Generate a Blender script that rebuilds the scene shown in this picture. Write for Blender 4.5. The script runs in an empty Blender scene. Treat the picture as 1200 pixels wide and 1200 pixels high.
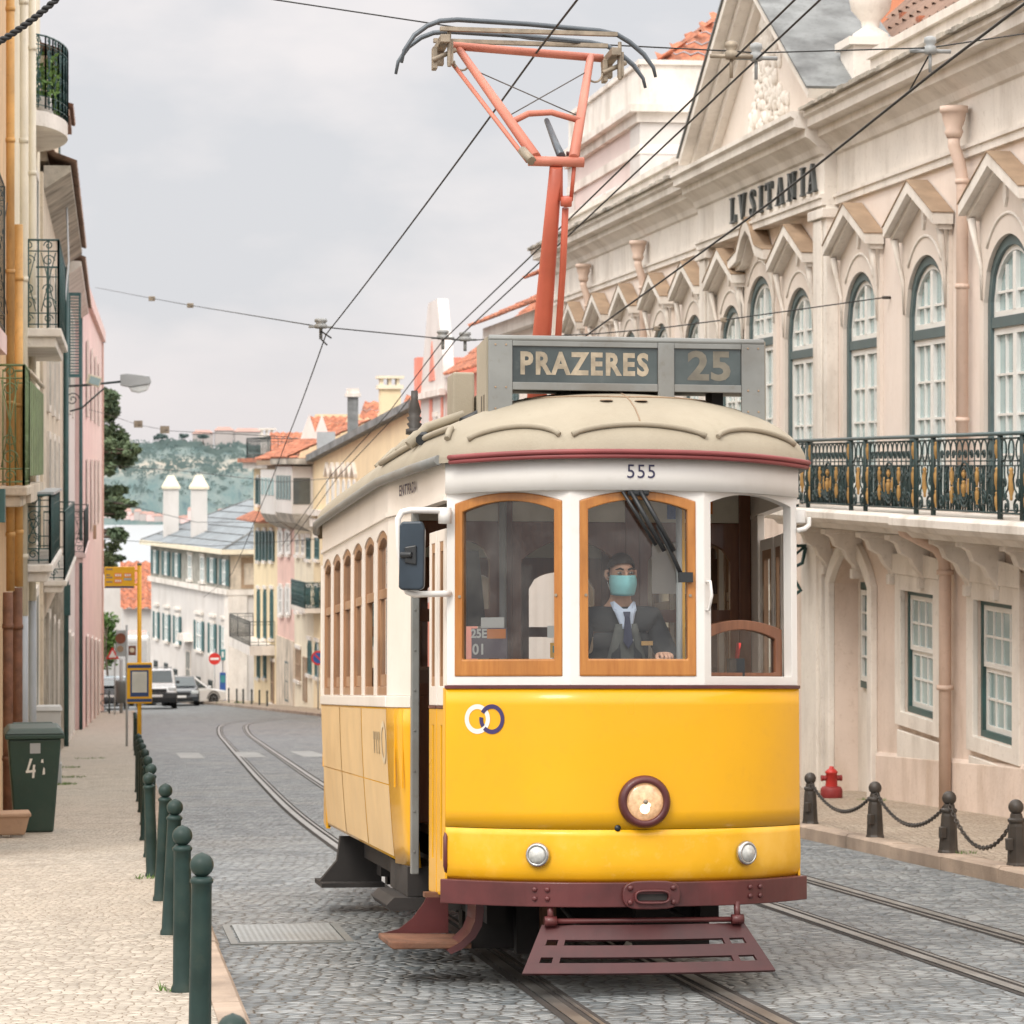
import bpy, bmesh, math, random
from mathutils import Vector, Matrix
RND = random.Random(11)
sc = bpy.context.scene
COL = sc.collection
PI = math.pi
V = Vector

# ------------------------------------------------------------------ camera numbers
FPX, CAMH, VPX, HZY = 3500.0, 1.55, 130.0, 545.0
YAW = math.atan((600 - VPX) / FPX)
SY, CY = math.sin(YAW), math.cos(YAW)

def at(px, py, D):
    t = (px - 600) / FPX
    return V(((SY + CY * t) * D, (CY - SY * t) * D, CAMH - (py - HZY) / FPX * D))

def gz(y):                      # height of the street along its length
    if y < 85: return -.0725 * y
    if y < 170: return -6.1625 - .066 * (y - 85)
    if y < 640: return -11.7725 - .075 * (y - 170)
    return -47.0

# ------------------------------------------------------------------ mesh collector
class MB:
    def __init__(s): s.v = []; s.f = []; s.sm = []; s.mi = []; s.cur = 0
    def add(s, vs, fs, smooth=False):
        b = len(s.v); s.v.extend(V(p) for p in vs)
        for f in fs:
            s.f.append([b + i for i in f]); s.sm.append(smooth); s.mi.append(s.cur)
        return s
    def box(s, x0, x1, y0, y1, z0, z1, M=None):
        p = [V((x, y, z)) for z in (z0, z1) for y in (y0, y1) for x in (x0, x1)]
        if M is not None: p = [M @ q for q in p]
        return s.add(p, [(0, 2, 3, 1), (4, 5, 7, 6), (0, 1, 5, 4), (2, 6, 7, 3), (0, 4, 6, 2), (1, 3, 7, 5)])
    def cbox(s, c, size, rot=None):
        M = Matrix.Translation(V(c))
        if rot is not None: M = M @ rot.to_4x4()
        a, b, d = size
        return s.box(-a / 2, a / 2, -b / 2, b / 2, -d / 2, d / 2, M)
    def tube(s, pts, r, n=8, cap=True, smooth=True, flat=1.0):
        pts = [V(p) for p in pts]; k = len(pts)
        rr = r if isinstance(r, (list, tuple)) else [r] * k
        up = None; vs = []
        for i in range(k):
            if i == 0: d = pts[1] - pts[0]
            elif i == k - 1: d = pts[-1] - pts[-2]
            else: d = (pts[i + 1] - pts[i]).normalized() + (pts[i] - pts[i - 1]).normalized()
            if d.length < 1e-9: d = V((0, 0, 1))
            d.normalize()
            if up is None:
                up = V((0, 0, 1)) if abs(d.z) < .9 else V((1, 0, 0))
            a = d.cross(up)
            if a.length < 1e-6: a = d.cross(V((0, 1, 0)))
            a.normalize(); b = a.cross(d).normalized(); up = b
            for j in range(n):
                t = 2 * PI * j / n + PI / n
                vs.append(pts[i] + a * (rr[i] * math.cos(t)) + b * (rr[i] * flat * math.sin(t)))
        fs = [(i * n + j, i * n + (j + 1) % n, (i + 1) * n + (j + 1) % n, (i + 1) * n + j) for i in range(k - 1) for j in range(n)]
        s.add(vs, fs, smooth)
        if cap:
            b = len(s.v) - k * n
            for f in ([b + j for j in range(n)][::-1], [b + (k - 1) * n + j for j in range(n)]):
                s.f.append(f); s.sm.append(False); s.mi.append(s.cur)
        return s
    def lathe(s, prof, n=16, M=None, smooth=True, cap=True):
        M = M if M is not None else Matrix.Identity(4)
        vs = [M @ V((r * math.cos(2 * PI * j / n), r * math.sin(2 * PI * j / n), z)) for r, z in prof for j in range(n)]
        k = len(prof)
        fs = [(i * n + j, i * n + (j + 1) % n, (i + 1) * n + (j + 1) % n, (i + 1) * n + j) for i in range(k - 1) for j in range(n)]
        s.add(vs, fs, smooth)
        if cap:
            b = len(s.v) - k * n
            for f in ([b + j for j in range(n)][::-1], [b + (k - 1) * n + j for j in range(n)]):
                s.f.append(f); s.sm.append(False); s.mi.append(s.cur)
        return s
    def prism(s, loop, mp, o0, o1, smooth=False):
        """extrude a (u,z) loop between offsets o0 and o1 through the mapping mp(u,z,off)"""
        n = len(loop)
        vs = [mp(u, z, o0) for u, z in loop] + [mp(u, z, o1) for u, z in loop]
        fs = [list(range(n))[::-1], list(range(n, 2 * n))] + [(i, (i + 1) % n, n + (i + 1) % n, n + i) for i in range(n)]
        return s.add(vs, fs, smooth)
    def ring(s, lo, li, mp, o0, o1):
        n = len(lo)
        vs = [mp(u, z, o0) for u, z in lo] + [mp(u, z, o0) for u, z in li] + [mp(u, z, o1) for u, z in lo] + [mp(u, z, o1) for u, z in li]
        fs = []
        for i in range(n):
            j = (i + 1) % n
            fs += [(i, n + i, n + j, j), (2 * n + i, 2 * n + j, 3 * n + j, 3 * n + i), (i, j, 2 * n + j, 2 * n + i), (n + i, 3 * n + i, 3 * n + j, n + j)]
        return s.add(vs, fs)
    def face(s, loop, mp, off):
        return s.add([mp(u, z, off) for u, z in loop], [list(range(len(loop)))])
    def grid(s, fn, nu, nv, smooth=True, wrap=False):
        vs = [fn(i / nu, j / nv) for j in range(nv + 1) for i in range(nu + 1)]
        w = nu + 1
        return s.add(vs, [(j * w + i, j * w + i + 1, (j + 1) * w + i + 1, (j + 1) * w + i) for j in range(nv) for i in range(nu)], smooth)
    def build(s, name, mat, parent=None, bevel=0, seg=2, local=False, solid=0, rec=True):
        me = bpy.data.meshes.new(name)
        vs = s.v
        if parent is not None and not local:
            Mi = frame_of(parent).inverted(); vs = [Mi @ p for p in vs]
        me.from_pydata([tuple(p) for p in vs], [], s.f)
        me.polygons.foreach_set('use_smooth', s.sm)
        for m in (mat if isinstance(mat, (list, tuple)) else [mat]): me.materials.append(m)
        if any(s.mi): me.polygons.foreach_set('material_index', s.mi)
        if rec:
            bm = bmesh.new(); bm.from_mesh(me); bmesh.ops.recalc_face_normals(bm, faces=bm.faces); bm.to_mesh(me); bm.free()
        me.update()
        o = bpy.data.objects.new(name, me); COL.objects.link(o)
        if parent is not None: o.parent = parent
        if solid:
            m = o.modifiers.new('solid', 'SOLIDIFY'); m.thickness = solid; m.offset = 0
        if bevel:
            m = o.modifiers.new('bevel', 'BEVEL'); m.width = bevel; m.segments = seg; m.limit_method = 'ANGLE'; m.angle_limit = .7
        return o

def frame_of(o):
    M = Matrix.Identity(4)
    while o is not None:
        M = o.matrix_basis @ M; o = o.parent
    return M

def tag(o, label=None, cat=None, group=None, kind=None):
    if label: o['label'] = label
    if cat: o['category'] = cat
    if group: o['group'] = group
    if kind: o['kind'] = kind
    return o

def thing(name, label, cat, loc=(0, 0, 0), rz=0, group=None, rot=None):
    o = bpy.data.objects.new(name, None); COL.objects.link(o)
    o.empty_display_size = .2
    o.location = loc; o.rotation_euler = rot if rot is not None else (0, 0, rz)
    return tag(o, label, cat, group)

def dup(root, loc=None, rot=None, label=None, scale=None):
    def cp(o, par):
        c = o.copy(); COL.objects.link(c)
        if par is not None: c.parent = par
        for ch in list(o.children): cp(ch, c)
        return c
    r = cp(root, None)
    if loc is not None: r.location = loc
    if rot is not None: r.rotation_euler = rot
    if scale is not None: r.scale = scale
    if label: r['label'] = label
    return r

def rot_to(d):                                   # matrix turning +Z to direction d
    return V((0, 0, 1)).rotation_difference(V(d).normalized()).to_matrix().to_4x4()

def arch_loop(u0, u1, z0, z1, rise, n=10):        # z1 = spring line, rise above it
    L = [(u0, z0), (u1, z0)]
    for i in range(n + 1):
        t = i / n
        u = u1 + (u0 - u1) * t
        L.append((u, z1 + rise * math.sqrt(max(0, 1 - (2 * t - 1) ** 2)) if rise > .25 * abs(u1 - u0) else z1 + rise * (1 - (2 * t - 1) ** 2)))
    return L
def inset_arch(u0, u1, z0, z1, rise, a, b=None, n=10):
    b = a if b is None else b
    return arch_loop(u0 + a, u1 - a, z0 + b, z1, max(.0, rise - a), n) if rise > .25 * abs(u1 - u0) else arch_loop(u0 + a, u1 - a, z0 + b, z1 - a, rise, n)
def rect_loop(u0, u1, z0, z1): return [(u0, z0), (u1, z0), (u1, z1), (u0, z1)]

# ------------------------------------------------------------------ materials
def _n(nt, t, **kw):
    n = nt.nodes.new(t)
    for k, v in kw.items(): setattr(n, k, v)
    return n
def _mix(nt, a, b, f, blend='MIX'):
    m = _n(nt, 'ShaderNodeMix', data_type='RGBA', blend_type=blend)
    L = nt.links
    for s, v in ((m.inputs[6], a), (m.inputs[7], b), (m.inputs[0], f)):
        if hasattr(v, 'links'): L.new(v, s)
        elif isinstance(v, (int, float)): s.default_value = v
        else: s.default_value = (v[0], v[1], v[2], 1)
    return m.outputs[2]
def _noise(nt, co, scale, detail=4, rough=.55, sc3=None):
    L = nt.links
    if sc3:
        mp = _n(nt, 'ShaderNodeMapping'); mp.inputs['Scale'].default_value = sc3; L.new(co, mp.inputs[0]); co = mp.outputs[0]
    n = _n(nt, 'ShaderNodeTexNoise'); n.inputs['Scale'].default_value = scale; n.inputs['Detail'].default_value = detail; n.inputs['Roughness'].default_value = rough
    L.new(co, n.inputs['Vector']); return n.outputs[0]
def _ramp(nt, v, a, b):
    r = _n(nt, 'ShaderNodeMapRange'); r.inputs[1].default_value = a; r.inputs[2].default_value = b; r.clamp = True
    nt.links.new(v, r.inputs[0]); return r.outputs[0]
def _bump(nt, h, strength, dist, normal=None):
    b = _n(nt, 'ShaderNodeBump'); b.inputs['Strength'].default_value = strength; b.inputs['Distance'].default_value = dist
    nt.links.new(h, b.inputs['Height'])
    if normal is not None: nt.links.new(normal, b.inputs['Normal'])
    return b.outputs[0]

def mat(name, col, rough=.6, var=.12, scale=3., dirt=None, damt=.0, streak=False, dscale=1.2, bump=0, bscale=60., metal=0., spec=.5, coat=0., emit=None, es=0., lowdirt=None, edge=None):
    m = bpy.data.materials.new(name); m.use_nodes = True
    nt = m.node_tree; L = nt.links; bs = nt.nodes['Principled BSDF']
    tc = _n(nt, 'ShaderNodeTexCoord'); co = tc.outputs['Object']
    n1 = _noise(nt, co, scale)
    c0 = [max(0, c * (1 - var)) for c in col]; c1 = [min(1, c * (1 + var)) for c in col]
    out = _mix(nt, c0, c1, _ramp(nt, n1, .3, .7))
    if dirt:
        n2 = _noise(nt, co, dscale, 6, .65, (.95, .95, .30) if streak else None)
        f = _ramp(nt, n2, .47, .74)
        mu = _n(nt, 'ShaderNodeMath', operation='MULTIPLY'); L.new(f, mu.inputs[0]); mu.inputs[1].default_value = damt
        out = _mix(nt, out, dirt, mu.outputs[0])
        n3 = _noise(nt, co, 14, 6, .7)
        mu2 = _n(nt, 'ShaderNodeMath', operation='MULTIPLY'); L.new(_ramp(nt, n3, .55, .74), mu2.inputs[0]); mu2.inputs[1].default_value = damt * .6
        out = _mix(nt, out, dirt, mu2.outputs[0])
    L.new(out, bs.inputs['Base Color'])
    bs.inputs['Metallic'].default_value = metal; bs.inputs['Specular IOR Level'].default_value = spec
    bs.inputs['Coat Weight'].default_value = coat
    rr = _n(nt, 'ShaderNodeMapRange'); rr.inputs[3].default_value = max(.02, rough - .08); rr.inputs[4].default_value = min(1, rough + .1)
    L.new(n1, rr.inputs[0]); L.new(rr.outputs[0], bs.inputs['Roughness'])
    if bump:
        L.new(_bump(nt, _noise(nt, co, bscale, 5), bump, .02), bs.inputs['Normal'])
    if emit:
        bs.inputs['Emission Color'].default_value = (*emit, 1); bs.inputs['Emission Strength'].default_value = es
    return m

def glass_mat(name, tint=(.9, .95, .95), refl=1.0, rough=.02, opac=.0, opcol=(.5, .55, .56), ior=1.5):
    """thin window pane: see-through with a fresnel reflection and a little dust"""
    m = bpy.data.materials.new(name); m.use_nodes = True
    nt = m.node_tree; L = nt.links; nt.nodes.remove(nt.nodes['Principled BSDF'])
    out = nt.nodes['Material Output']
    tr = _n(nt, 'ShaderNodeBsdfTransparent'); tr.inputs[0].default_value = (*tint, 1)
    gl = _n(nt, 'ShaderNodeBsdfGlossy'); gl.inputs['Roughness'].default_value = rough
    fr = _n(nt, 'ShaderNodeFresnel'); fr.inputs[0].default_value = ior
    mu = _n(nt, 'ShaderNodeMath', operation='MULTIPLY', use_clamp=True); L.new(fr.outputs[0], mu.inputs[0]); mu.inputs[1].default_value = refl
    mx = _n(nt, 'ShaderNodeMixShader'); L.new(mu.outputs[0], mx.inputs[0]); L.new(tr.outputs[0], mx.inputs[1]); L.new(gl.outputs[0], mx.inputs[2])
    last = mx.outputs[0]
    if opac:
        df = _n(nt, 'ShaderNodeBsdfDiffuse'); df.inputs[0].default_value = (*opcol, 1)
        tc = _n(nt, 'ShaderNodeTexCoord'); nz = _noise(nt, tc.outputs['Object'], 5, 5)
        m2 = _n(nt, 'ShaderNodeMath', operation='MULTIPLY'); L.new(_ramp(nt, nz, .42, .75), m2.inputs[0]); m2.inputs[1].default_value = opac
        x2 = _n(nt, 'ShaderNodeMixShader'); L.new(m2.outputs[0], x2.inputs[0]); L.new(last, x2.inputs[1]); L.new(df.outputs[0], x2.inputs[2]); last = x2.outputs[0]
    L.new(last, out.inputs[0])
    return m

def sett_mat(name, cols, size, bump, rough, patch=None, joint=.35, damp=.3, jcol=(.06, .05, .045), rnd=.75, sq=1.0):
    """small stone setts: one tone per stone, dark joints, wide patches"""
    m = bpy.data.materials.new(name); m.use_nodes = True
    nt = m.node_tree; L = nt.links; bs = nt.nodes['Principled BSDF']
    tc = _n(nt, 'ShaderNodeTexCoord'); co = tc.outputs['Object']
    mp = _n(nt, 'ShaderNodeMapping'); mp.inputs['Scale'].default_value = (1, sq, 1); mp.inputs['Rotation'].default_value = (0, 0, .12); L.new(co, mp.inputs[0])
    wob = _noise(nt, co, .5, 2)
    ad = _n(nt, 'ShaderNodeVectorMath', operation='ADD'); L.new(mp.outputs[0], ad.inputs[0])
    wm = _n(nt, 'ShaderNodeMath', operation='MULTIPLY'); L.new(wob, wm.inputs[0]); wm.inputs[1].default_value = .22; L.new(wm.outputs[0], ad.inputs[1])
    vo = _n(nt, 'ShaderNodeTexVoronoi', feature='F1', voronoi_dimensions='2D'); vo.inputs['Scale'].default_value = 1 / size; vo.inputs['Randomness'].default_value = rnd; L.new(ad.outputs[0], vo.inputs['Vector'])
    ve = _n(nt, 'ShaderNodeTexVoronoi', feature='DISTANCE_TO_EDGE', voronoi_dimensions='2D'); ve.inputs['Scale'].default_value = 1 / size; ve.inputs['Randomness'].default_value = rnd; L.new(ad.outputs[0], ve.inputs['Vector'])
    sp = _n(nt, 'ShaderNodeSeparateColor'); L.new(vo.outputs['Color'], sp.inputs[0])
    c = _mix(nt, cols[0], cols[1], sp.outputs[0])
    big = _noise(nt, co, .35, 6, .6)
    if patch: c = _mix(nt, c, patch, _ramp(nt, big, .48, .72))
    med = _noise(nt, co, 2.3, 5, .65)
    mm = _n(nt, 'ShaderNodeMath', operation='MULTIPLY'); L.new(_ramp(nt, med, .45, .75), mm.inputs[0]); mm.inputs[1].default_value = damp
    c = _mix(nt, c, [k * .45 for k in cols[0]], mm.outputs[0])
    jm = _ramp(nt, ve.outputs[0], .02, joint * .35)
    c = _mix(nt, jcol, c, jm)
    L.new(c, bs.inputs['Base Color'])
    rr = _n(nt, 'ShaderNodeMapRange'); rr.inputs[3].default_value = rough - .15; rr.inputs[4].default_value = rough + .15; L.new(med, rr.inputs[0]); L.new(rr.outputs[0], bs.inputs['Roughness'])
    rp = _ramp(nt, ve.outputs[0], 0, .3)
    mh = _n(nt, 'ShaderNodeMath', operation='MULTIPLY_ADD'); L.new(sp.outputs[1], mh.inputs[0]); mh.inputs[1].default_value = .5; L.new(rp, mh.inputs[2])
    L.new(_bump(nt, mh.outputs[0], bump, size * .25, _bump(nt, _noise(nt, co, 1.1, 3), .25, .12)), bs.inputs['Normal'])
    return m

def wood_mat(name, a, b, scale=6., rough=.35, coat=.3, ax=2):
    m = bpy.data.materials.new(name); m.use_nodes = True
    nt = m.node_tree; L = nt.links; bs = nt.nodes['Principled BSDF']
    tc = _n(nt, 'ShaderNodeTexCoord')
    s = [5., 5., 5.]; s[ax] = .5
    n = _noise(nt, tc.outputs['Object'], scale, 6, .65, tuple(s)); n2 = _noise(nt, tc.outputs['Object'], 2.5, 4)
    c = _mix(nt, a, b, _ramp(nt, n, .3, .7)); c = _mix(nt, c, [k * .6 for k in a], _ramp(nt, n2, .55, .9))
    L.new(c, bs.inputs['Base Color']); bs.inputs['Roughness'].default_value = rough; bs.inputs['Coat Weight'].default_value = coat
    return m

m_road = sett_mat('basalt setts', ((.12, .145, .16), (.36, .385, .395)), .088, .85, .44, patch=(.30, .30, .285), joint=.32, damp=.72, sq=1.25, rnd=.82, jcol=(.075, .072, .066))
m_pave = sett_mat('limestone setts', ((.36, .315, .26), (.57, .51, .43)), .06, .6, .7, patch=(.49, .425, .345), joint=.25, damp=.32, rnd=.85, jcol=(.20, .155, .11))
m_pave_r = sett_mat('worn limestone setts', ((.36, .29, .22), (.50, .41, .32)), .07, .6, .75, patch=(.40, .31, .23), joint=.3, damp=.4, jcol=(.16, .12, .08))
m_kerb = mat('kerb stone', (.40, .31, .24), .8, .25, 2, dirt=(.12, .09, .07), damt=.5, bump=.4)
m_earth = mat('earth', (.16, .15, .11), .9, .3, .2)
m_white_wall = mat('white limewash', (.66, .63, .60), .85, .05, .8, dirt=(.42, .37, .32), damt=.45, streak=True, bump=.12)
m_lus_wall = mat('pale pink stucco', (.82, .725, .66), .85, .05, .7, dirt=(.58, .46, .37), damt=.42, streak=True, bump=.12)
m_lus_low = mat('stained pink stucco', (.75, .63, .55), .85, .10, .9, dirt=(.44, .32, .23), damt=.70, dscale=1.7, streak=True, bump=.25, bscale=25)
m_stone = mat('pale limestone', (.79, .74, .68), .8, .08, 1.5, dirt=(.36, .30, .24), damt=.62, streak=True, bump=.2)
m_stone_dk = mat('mossy limestone', (.46, .42, .36), .85, .3, 2.2, dirt=(.09, .085, .07), damt=.9, bump=.4)
m_hood = mat('brown stained slab', (.36, .255, .17), .8, .2, 3, dirt=(.22, .15, .10), damt=.6, bump=.2)
m_greyslate = mat('weathered grey slab', (.21, .22, .22), .8, .3, 1.6, dirt=(.06, .06, .06), damt=.9, bump=.2)
m_tile = mat('red clay tile', (.43, .155, .085), .85, .6, 4.5, dirt=(.16, .10, .075), damt=.7, dscale=3, bump=.2)
m_tile_old = mat('old brown tile', (.30, .19, .14), .85, .4, 3, dirt=(.07, .06, .05), damt=.8, dscale=3, bump=.3)
m_pinkblk = mat('light pink paint', (.70, .585, .55), .85, .05, .7, dirt=(.60, .50, .46), damt=.3, streak=True)
m_pink = mat('faded pink paint', (.78, .58, .55), .85, .10, .6, dirt=(.50, .38, .34), damt=.5, streak=True, bump=.15)
m_salmon = mat('salmon paint', (.72, .27, .20), .8, .12, .8, dirt=(.48, .18, .14), damt=.3, streak=True)
m_rose = mat('rose paint', (.78, .53, .46), .85, .08, .8, dirt=(.5, .33, .27), damt=.4, streak=True)
m_yel_wall = mat('straw yellow paint', (.80, .66, .43), .85, .06, .7, dirt=(.55, .43, .28), damt=.4, streak=True)
m_cream = mat('cream paint', (.80, .72, .56), .85, .07, .7, dirt=(.52, .45, .35), damt=.5, streak=True, bump=.12)
m_cream_l = mat('weathered cream plaster', (.66, .57, .46), .9, .14, 1.2, dirt=(.22, .19, .15), damt=.85, streak=True, dscale=1.8, bump=.3, bscale=20)
m_orange_wall = mat('ochre plaster', (.70, .48, .28), .85, .12, .9, dirt=(.35, .24, .15), damt=.7, streak=True, bump=.2)
m_pipe_o = mat('ochre painted pipe', (.66, .38, .13), .55, .15, 2.5, dirt=(.18, .10, .05), damt=.7, streak=True)
m_pipe_c = mat('cream painted pipe', (.72, .66, .54), .5, .08, 2, dirt=(.4, .36, .3), damt=.4, streak=True)
m_pipe_p = mat('pink painted pipe', (.70, .54, .45), .6, .1, 2, dirt=(.4, .28, .2), damt=.5, streak=True)
m_pipe_g = mat('grey plastic pipe', (.42, .45, .49), .5, .1, 2)
m_green = mat('dark green paint', (.028, .085, .085), .42, .25, 4, dirt=(.10, .10, .08), damt=.35)
m_green_l = mat('mossy green paint', (.17, .24, .11), .6, .3, 8, dirt=(.06, .08, .05), damt=.6)
m_teal = mat('teal shutter paint', (.05, .135, .14), .55, .2, 5, dirt=(.15, .16, .14), damt=.3)
m_iron = mat('black green iron', (.03, .045, .045), .5, .3, 10)
m_iron_b = mat('brown black iron', (.045, .038, .032), .5, .3, 8, dirt=(.12, .09, .07), damt=.4)
m_bollard = mat('green enamel', (.017, .038, .034), .45, .25, 5, dirt=(.07, .07, .05), damt=.5, spec=.3)
m_gold = mat('gilded iron', (.46, .27, .095), .45, .2, 8, metal=.3)
m_glass_pale = mat('pane over pale blind', (.32, .44, .45), .06, .22, 1.1, spec=.9, coat=.5)
m_glass_dk = mat('dark pane', (.05, .065, .07), .06, .4, 1.5, spec=.9, coat=.4)
m_sash = mat('white window paint', (.80, .79, .76), .5, .04, 3, dirt=(.5, .47, .42), damt=.2)
m_dframe = mat('slate green window frame', (.085, .125, .13), .5, .15, 4)
m_slate = mat('grey slate roof', (.20, .23, .25), .6, .25, 1.5, dirt=(.10, .10, .10), damt=.5)
m_letter = mat('dark grey metal letters', (.075, .085, .085), .45, .2, 4)
m_wire = mat('black wire', (.02, .02, .02), .6, .1)
m_ceram = mat('grey ceramic insulator', (.30, .31, .31), .4, .2, 20)
m_steel_rail = mat('worn rail steel', (.34, .33, .31), .38, .2, 3, metal=.85, dirt=(.14, .09, .06), damt=.4)
m_groove = mat('rail groove grime', (.035, .03, .027), .9, .2, 6)
# tram
m_yel = mat('tram yellow', (.80, .405, .005), .30, .05, .9, dirt=(.66, .31, .02), damt=.40, spec=.4, coat=.25, bump=.10, bscale=1.8)
m_yel2 = mat('patched tram yellow', (.80, .415, .010), .33, .10, 2.4, dirt=(.84, .53, .13), damt=.75, spec=.4, coat=.15, bump=.10, bscale=2.5)
m_ivory = mat('tram ivory', (.83, .77, .70), .42, .04, 1.5, dirt=(.56, .49, .41), damt=.35, streak=True, coat=.1)
m_ivory_w = mat('tram white', (.76, .735, .70), .42, .03, 1.5, dirt=(.58, .53, .46), damt=.3, streak=True, coat=.1)
m_roofc = mat('canvas roof paint', (.36, .315, .24), .75, .10, 2, dirt=(.30, .25, .18), damt=.55, bump=.12, bscale=90)
m_maroon = mat('maroon paint', (.095, .020, .020), .42, .28, 4, dirt=(.05, .022, .02), damt=.5, coat=.1)
m_redrail = mat('dusty red gutter', (.25, .055, .055), .45, .15, 4)
m_wood = wood_mat('varnished orange wood', (.37, .13, .022), (.50, .21, .045))
m_wood_d = wood_mat('dark mahogany', (.15, .055, .028), (.24, .10, .05))
m_wood_b = wood_mat('brown window wood', (.30, .15, .07), (.42, .23, .12), rough=.5)
m_greymet = mat('grey painted metal', (.215, .22, .21), .5, .15, 3, dirt=(.13, .10, .07), damt=.7)
m_film = mat('tan perforated film', (.70, .49, .25), .5, .06, 3, dirt=(.45, .28, .12), damt=.35)
m_film_t = mat('faded film print', (.40, .30, .17), .5, .1, 4)
m_film_w = mat('faded film ring', (.68, .56, .38), .5, .1, 4)
m_under = mat('dark underframe', (.030, .026, .024), .8, .3, 5)
m_rust = mat('rusty steel', (.16, .07, .04), .75, .4, 7, dirt=(.30, .17, .10), damt=.4, bump=.2)
m_panto = mat('faded red lead paint', (.50, .11, .062), .5, .15, 3, dirt=(.40, .13, .09), damt=.4)
m_panto_p = mat('sun bleached red paint', (.54, .18, .12), .5, .12, 4, dirt=(.45, .16, .10), damt=.4)
m_carbon = mat('contact strip', (.10, .115, .13), .4, .15, 6, metal=.4)
m_brass = mat('weathered bronze fitting', (.30, .25, .19), .55, .3, 12, metal=.4)
m_signglass = mat('sign glass', (.05, .065, .065), .16, .35, 3.5, spec=.7, dirt=(.15, .16, .15), damt=.4)
m_signtext = mat('aged sign letters', (.36, .30, .22), .7, .30, 18, dirt=(.15, .13, .10), damt=.8, dscale=5)
m_signtext2 = mat('dim sign letters', (.15, .135, .105), .6, .35, 9, dirt=(.12, .11, .10), damt=.7)
m_navy = mat('navy lettering', (.030, .028, .075), .5, .1)
m_purple = mat('purple ring paint', (.045, .030, .11), .45, .1)
m_offwhite = mat('off white ring paint', (.74, .72, .66), .45, .06)
m_chrome = mat('chromed rim', (.55, .55, .54), .18, .1, 6, metal=.9)
m_lens = mat('lit headlamp', (.60, .40, .24), .15, .35, 40, emit=(1.0, .50, .20), es=.30, coat=.6)
m_lens_hot = mat('headlamp bulb', (.95, .85, .7), .3, .02, emit=(1., .78, .5), es=.8)
m_lens2 = mat('ribbed lamp glass', (.50, .50, .47), .12, .25, 40, spec=.8, coat=.6)
m_black = mat('black plastic', (.018, .02, .022), .4, .2, 6)
m_mirror_back = mat('blue black plastic', (.022, .035, .05), .32, .2, 6)
m_glass = glass_mat('tram window glass', (.93, .95, .94), 1.5, .02, .10, (.5, .5, .47), 1.55)
m_glass_side = glass_mat('tram side glass', (.80, .86, .86), 1.5, .03, .10, (.5, .5, .47))
m_inner = mat('tram interior cream', (.74, .69, .59), .6, .08, 2, dirt=(.3, .26, .2), damt=.3)
m_floor = mat('tram floor boards', (.12, .09, .07), .8, .2, 5)
m_seat = mat('brown leather seat', (.10, .05, .03), .5, .2, 5)
m_card = mat('plum route card', (.15, .115, .145), .5, .05)
m_orange = mat('orange print', (.85, .27, .06), .5, .03)
m_paper = mat('white paper', (.80, .78, .76), .7, .03)
m_busyel = mat('bus stop yellow', (.82, .43, .02), .42, .06, 3)
m_busblue = mat('bus stop blue', (.03, .06, .16), .45, .1)
m_red = mat('sign red', (.60, .035, .03), .4, .05)
m_bluesign = mat('sign blue', (.03, .10, .34), .4, .05)
m_tealsign = mat('teal sign', (.05, .25, .27), .45, .1)
m_brownsign = mat('rusty sign back', (.20, .065, .035), .6, .3, 6)
m_alu = mat('grey aluminium', (.40, .42, .43), .45, .08, 3)
m_bin = mat('green plastic bin', (.025, .056, .042), .48, .12, 3, dirt=(.08, .09, .07), damt=.4)
m_hydrant = mat('red hydrant paint', (.52, .035, .03), .45, .15, 6, dirt=(.2, .03, .03), damt=.4)
m_hydbase = mat('dark red iron', (.26, .03, .03), .6, .2, 6)
m_planter = mat('terracotta trough', (.46, .30, .20), .8, .15, 5, dirt=(.22, .15, .1), damt=.5)
m_tyre = mat('tyre rubber', (.018, .018, .019), .8, .1)
m_carwhite = mat('white car paint', (.72, .72, .72), .25, .02, coat=.6)
m_cardk = mat('dark grey car paint', (.045, .052, .06), .25, .05, coat=.7)
m_carblk = mat('black car paint', (.02, .025, .03), .25, .05, coat=.7)
m_carblue = mat('pale blue car paint', (.42, .50, .56), .25, .03, coat=.6)
m_carglass = mat('car window glass', (.06, .08, .085), .08, .1, spec=.5, coat=.2)
m_redlamp = mat('red lamp glass', (.50, .02, .03), .2, .05, coat=.5)
m_clearlamp = mat('clear lamp glass', (.65, .68, .68), .12, .1, coat=.6)
m_skin = mat('skin', (.58, .33, .23), .55, .08, 12)
m_cloth = mat('black jacket cloth', (.018, .021, .026), .8, .2, 20)
m_vest = mat('grey waistcoat cloth', (.09, .095, .09), .85, .15, 20)
m_shirt = mat('pale blue shirt', (.50, .57, .72), .7, .05)
m_tie = mat('navy tie', (.02, .025, .06), .6, .1)
m_mask = mat('turquoise surgical mask', (.26, .58, .62), .8, .05, 30)
m_hair = mat('dark cropped hair', (.03, .022, .018), .7, .2, 60)
m_eye = mat('eye white', (.34, .31, .28), .3, .02)
m_iris = mat('dark iris', (.015, .01, .008), .2, .02)
def leaf_mat(name, dk, lt, sc_=1.0):
    m = bpy.data.materials.new(name); m.use_nodes = True
    nt = m.node_tree; L = nt.links; bs = nt.nodes['Principled BSDF']
    tc = _n(nt, 'ShaderNodeTexCoord')
    c = _mix(nt, dk, lt, _ramp(nt, _noise(nt, tc.outputs['Object'], sc_, 5, .7), .32, .7)); L.new(c, bs.inputs['Base Color'])
    bs.inputs['Roughness'].default_value = .7; bs.inputs['Specular IOR Level'].default_value = .25
    return m
m_leaf = leaf_mat('cedar needles', (.05, .085, .055), (.19, .25, .13), .9)
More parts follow.
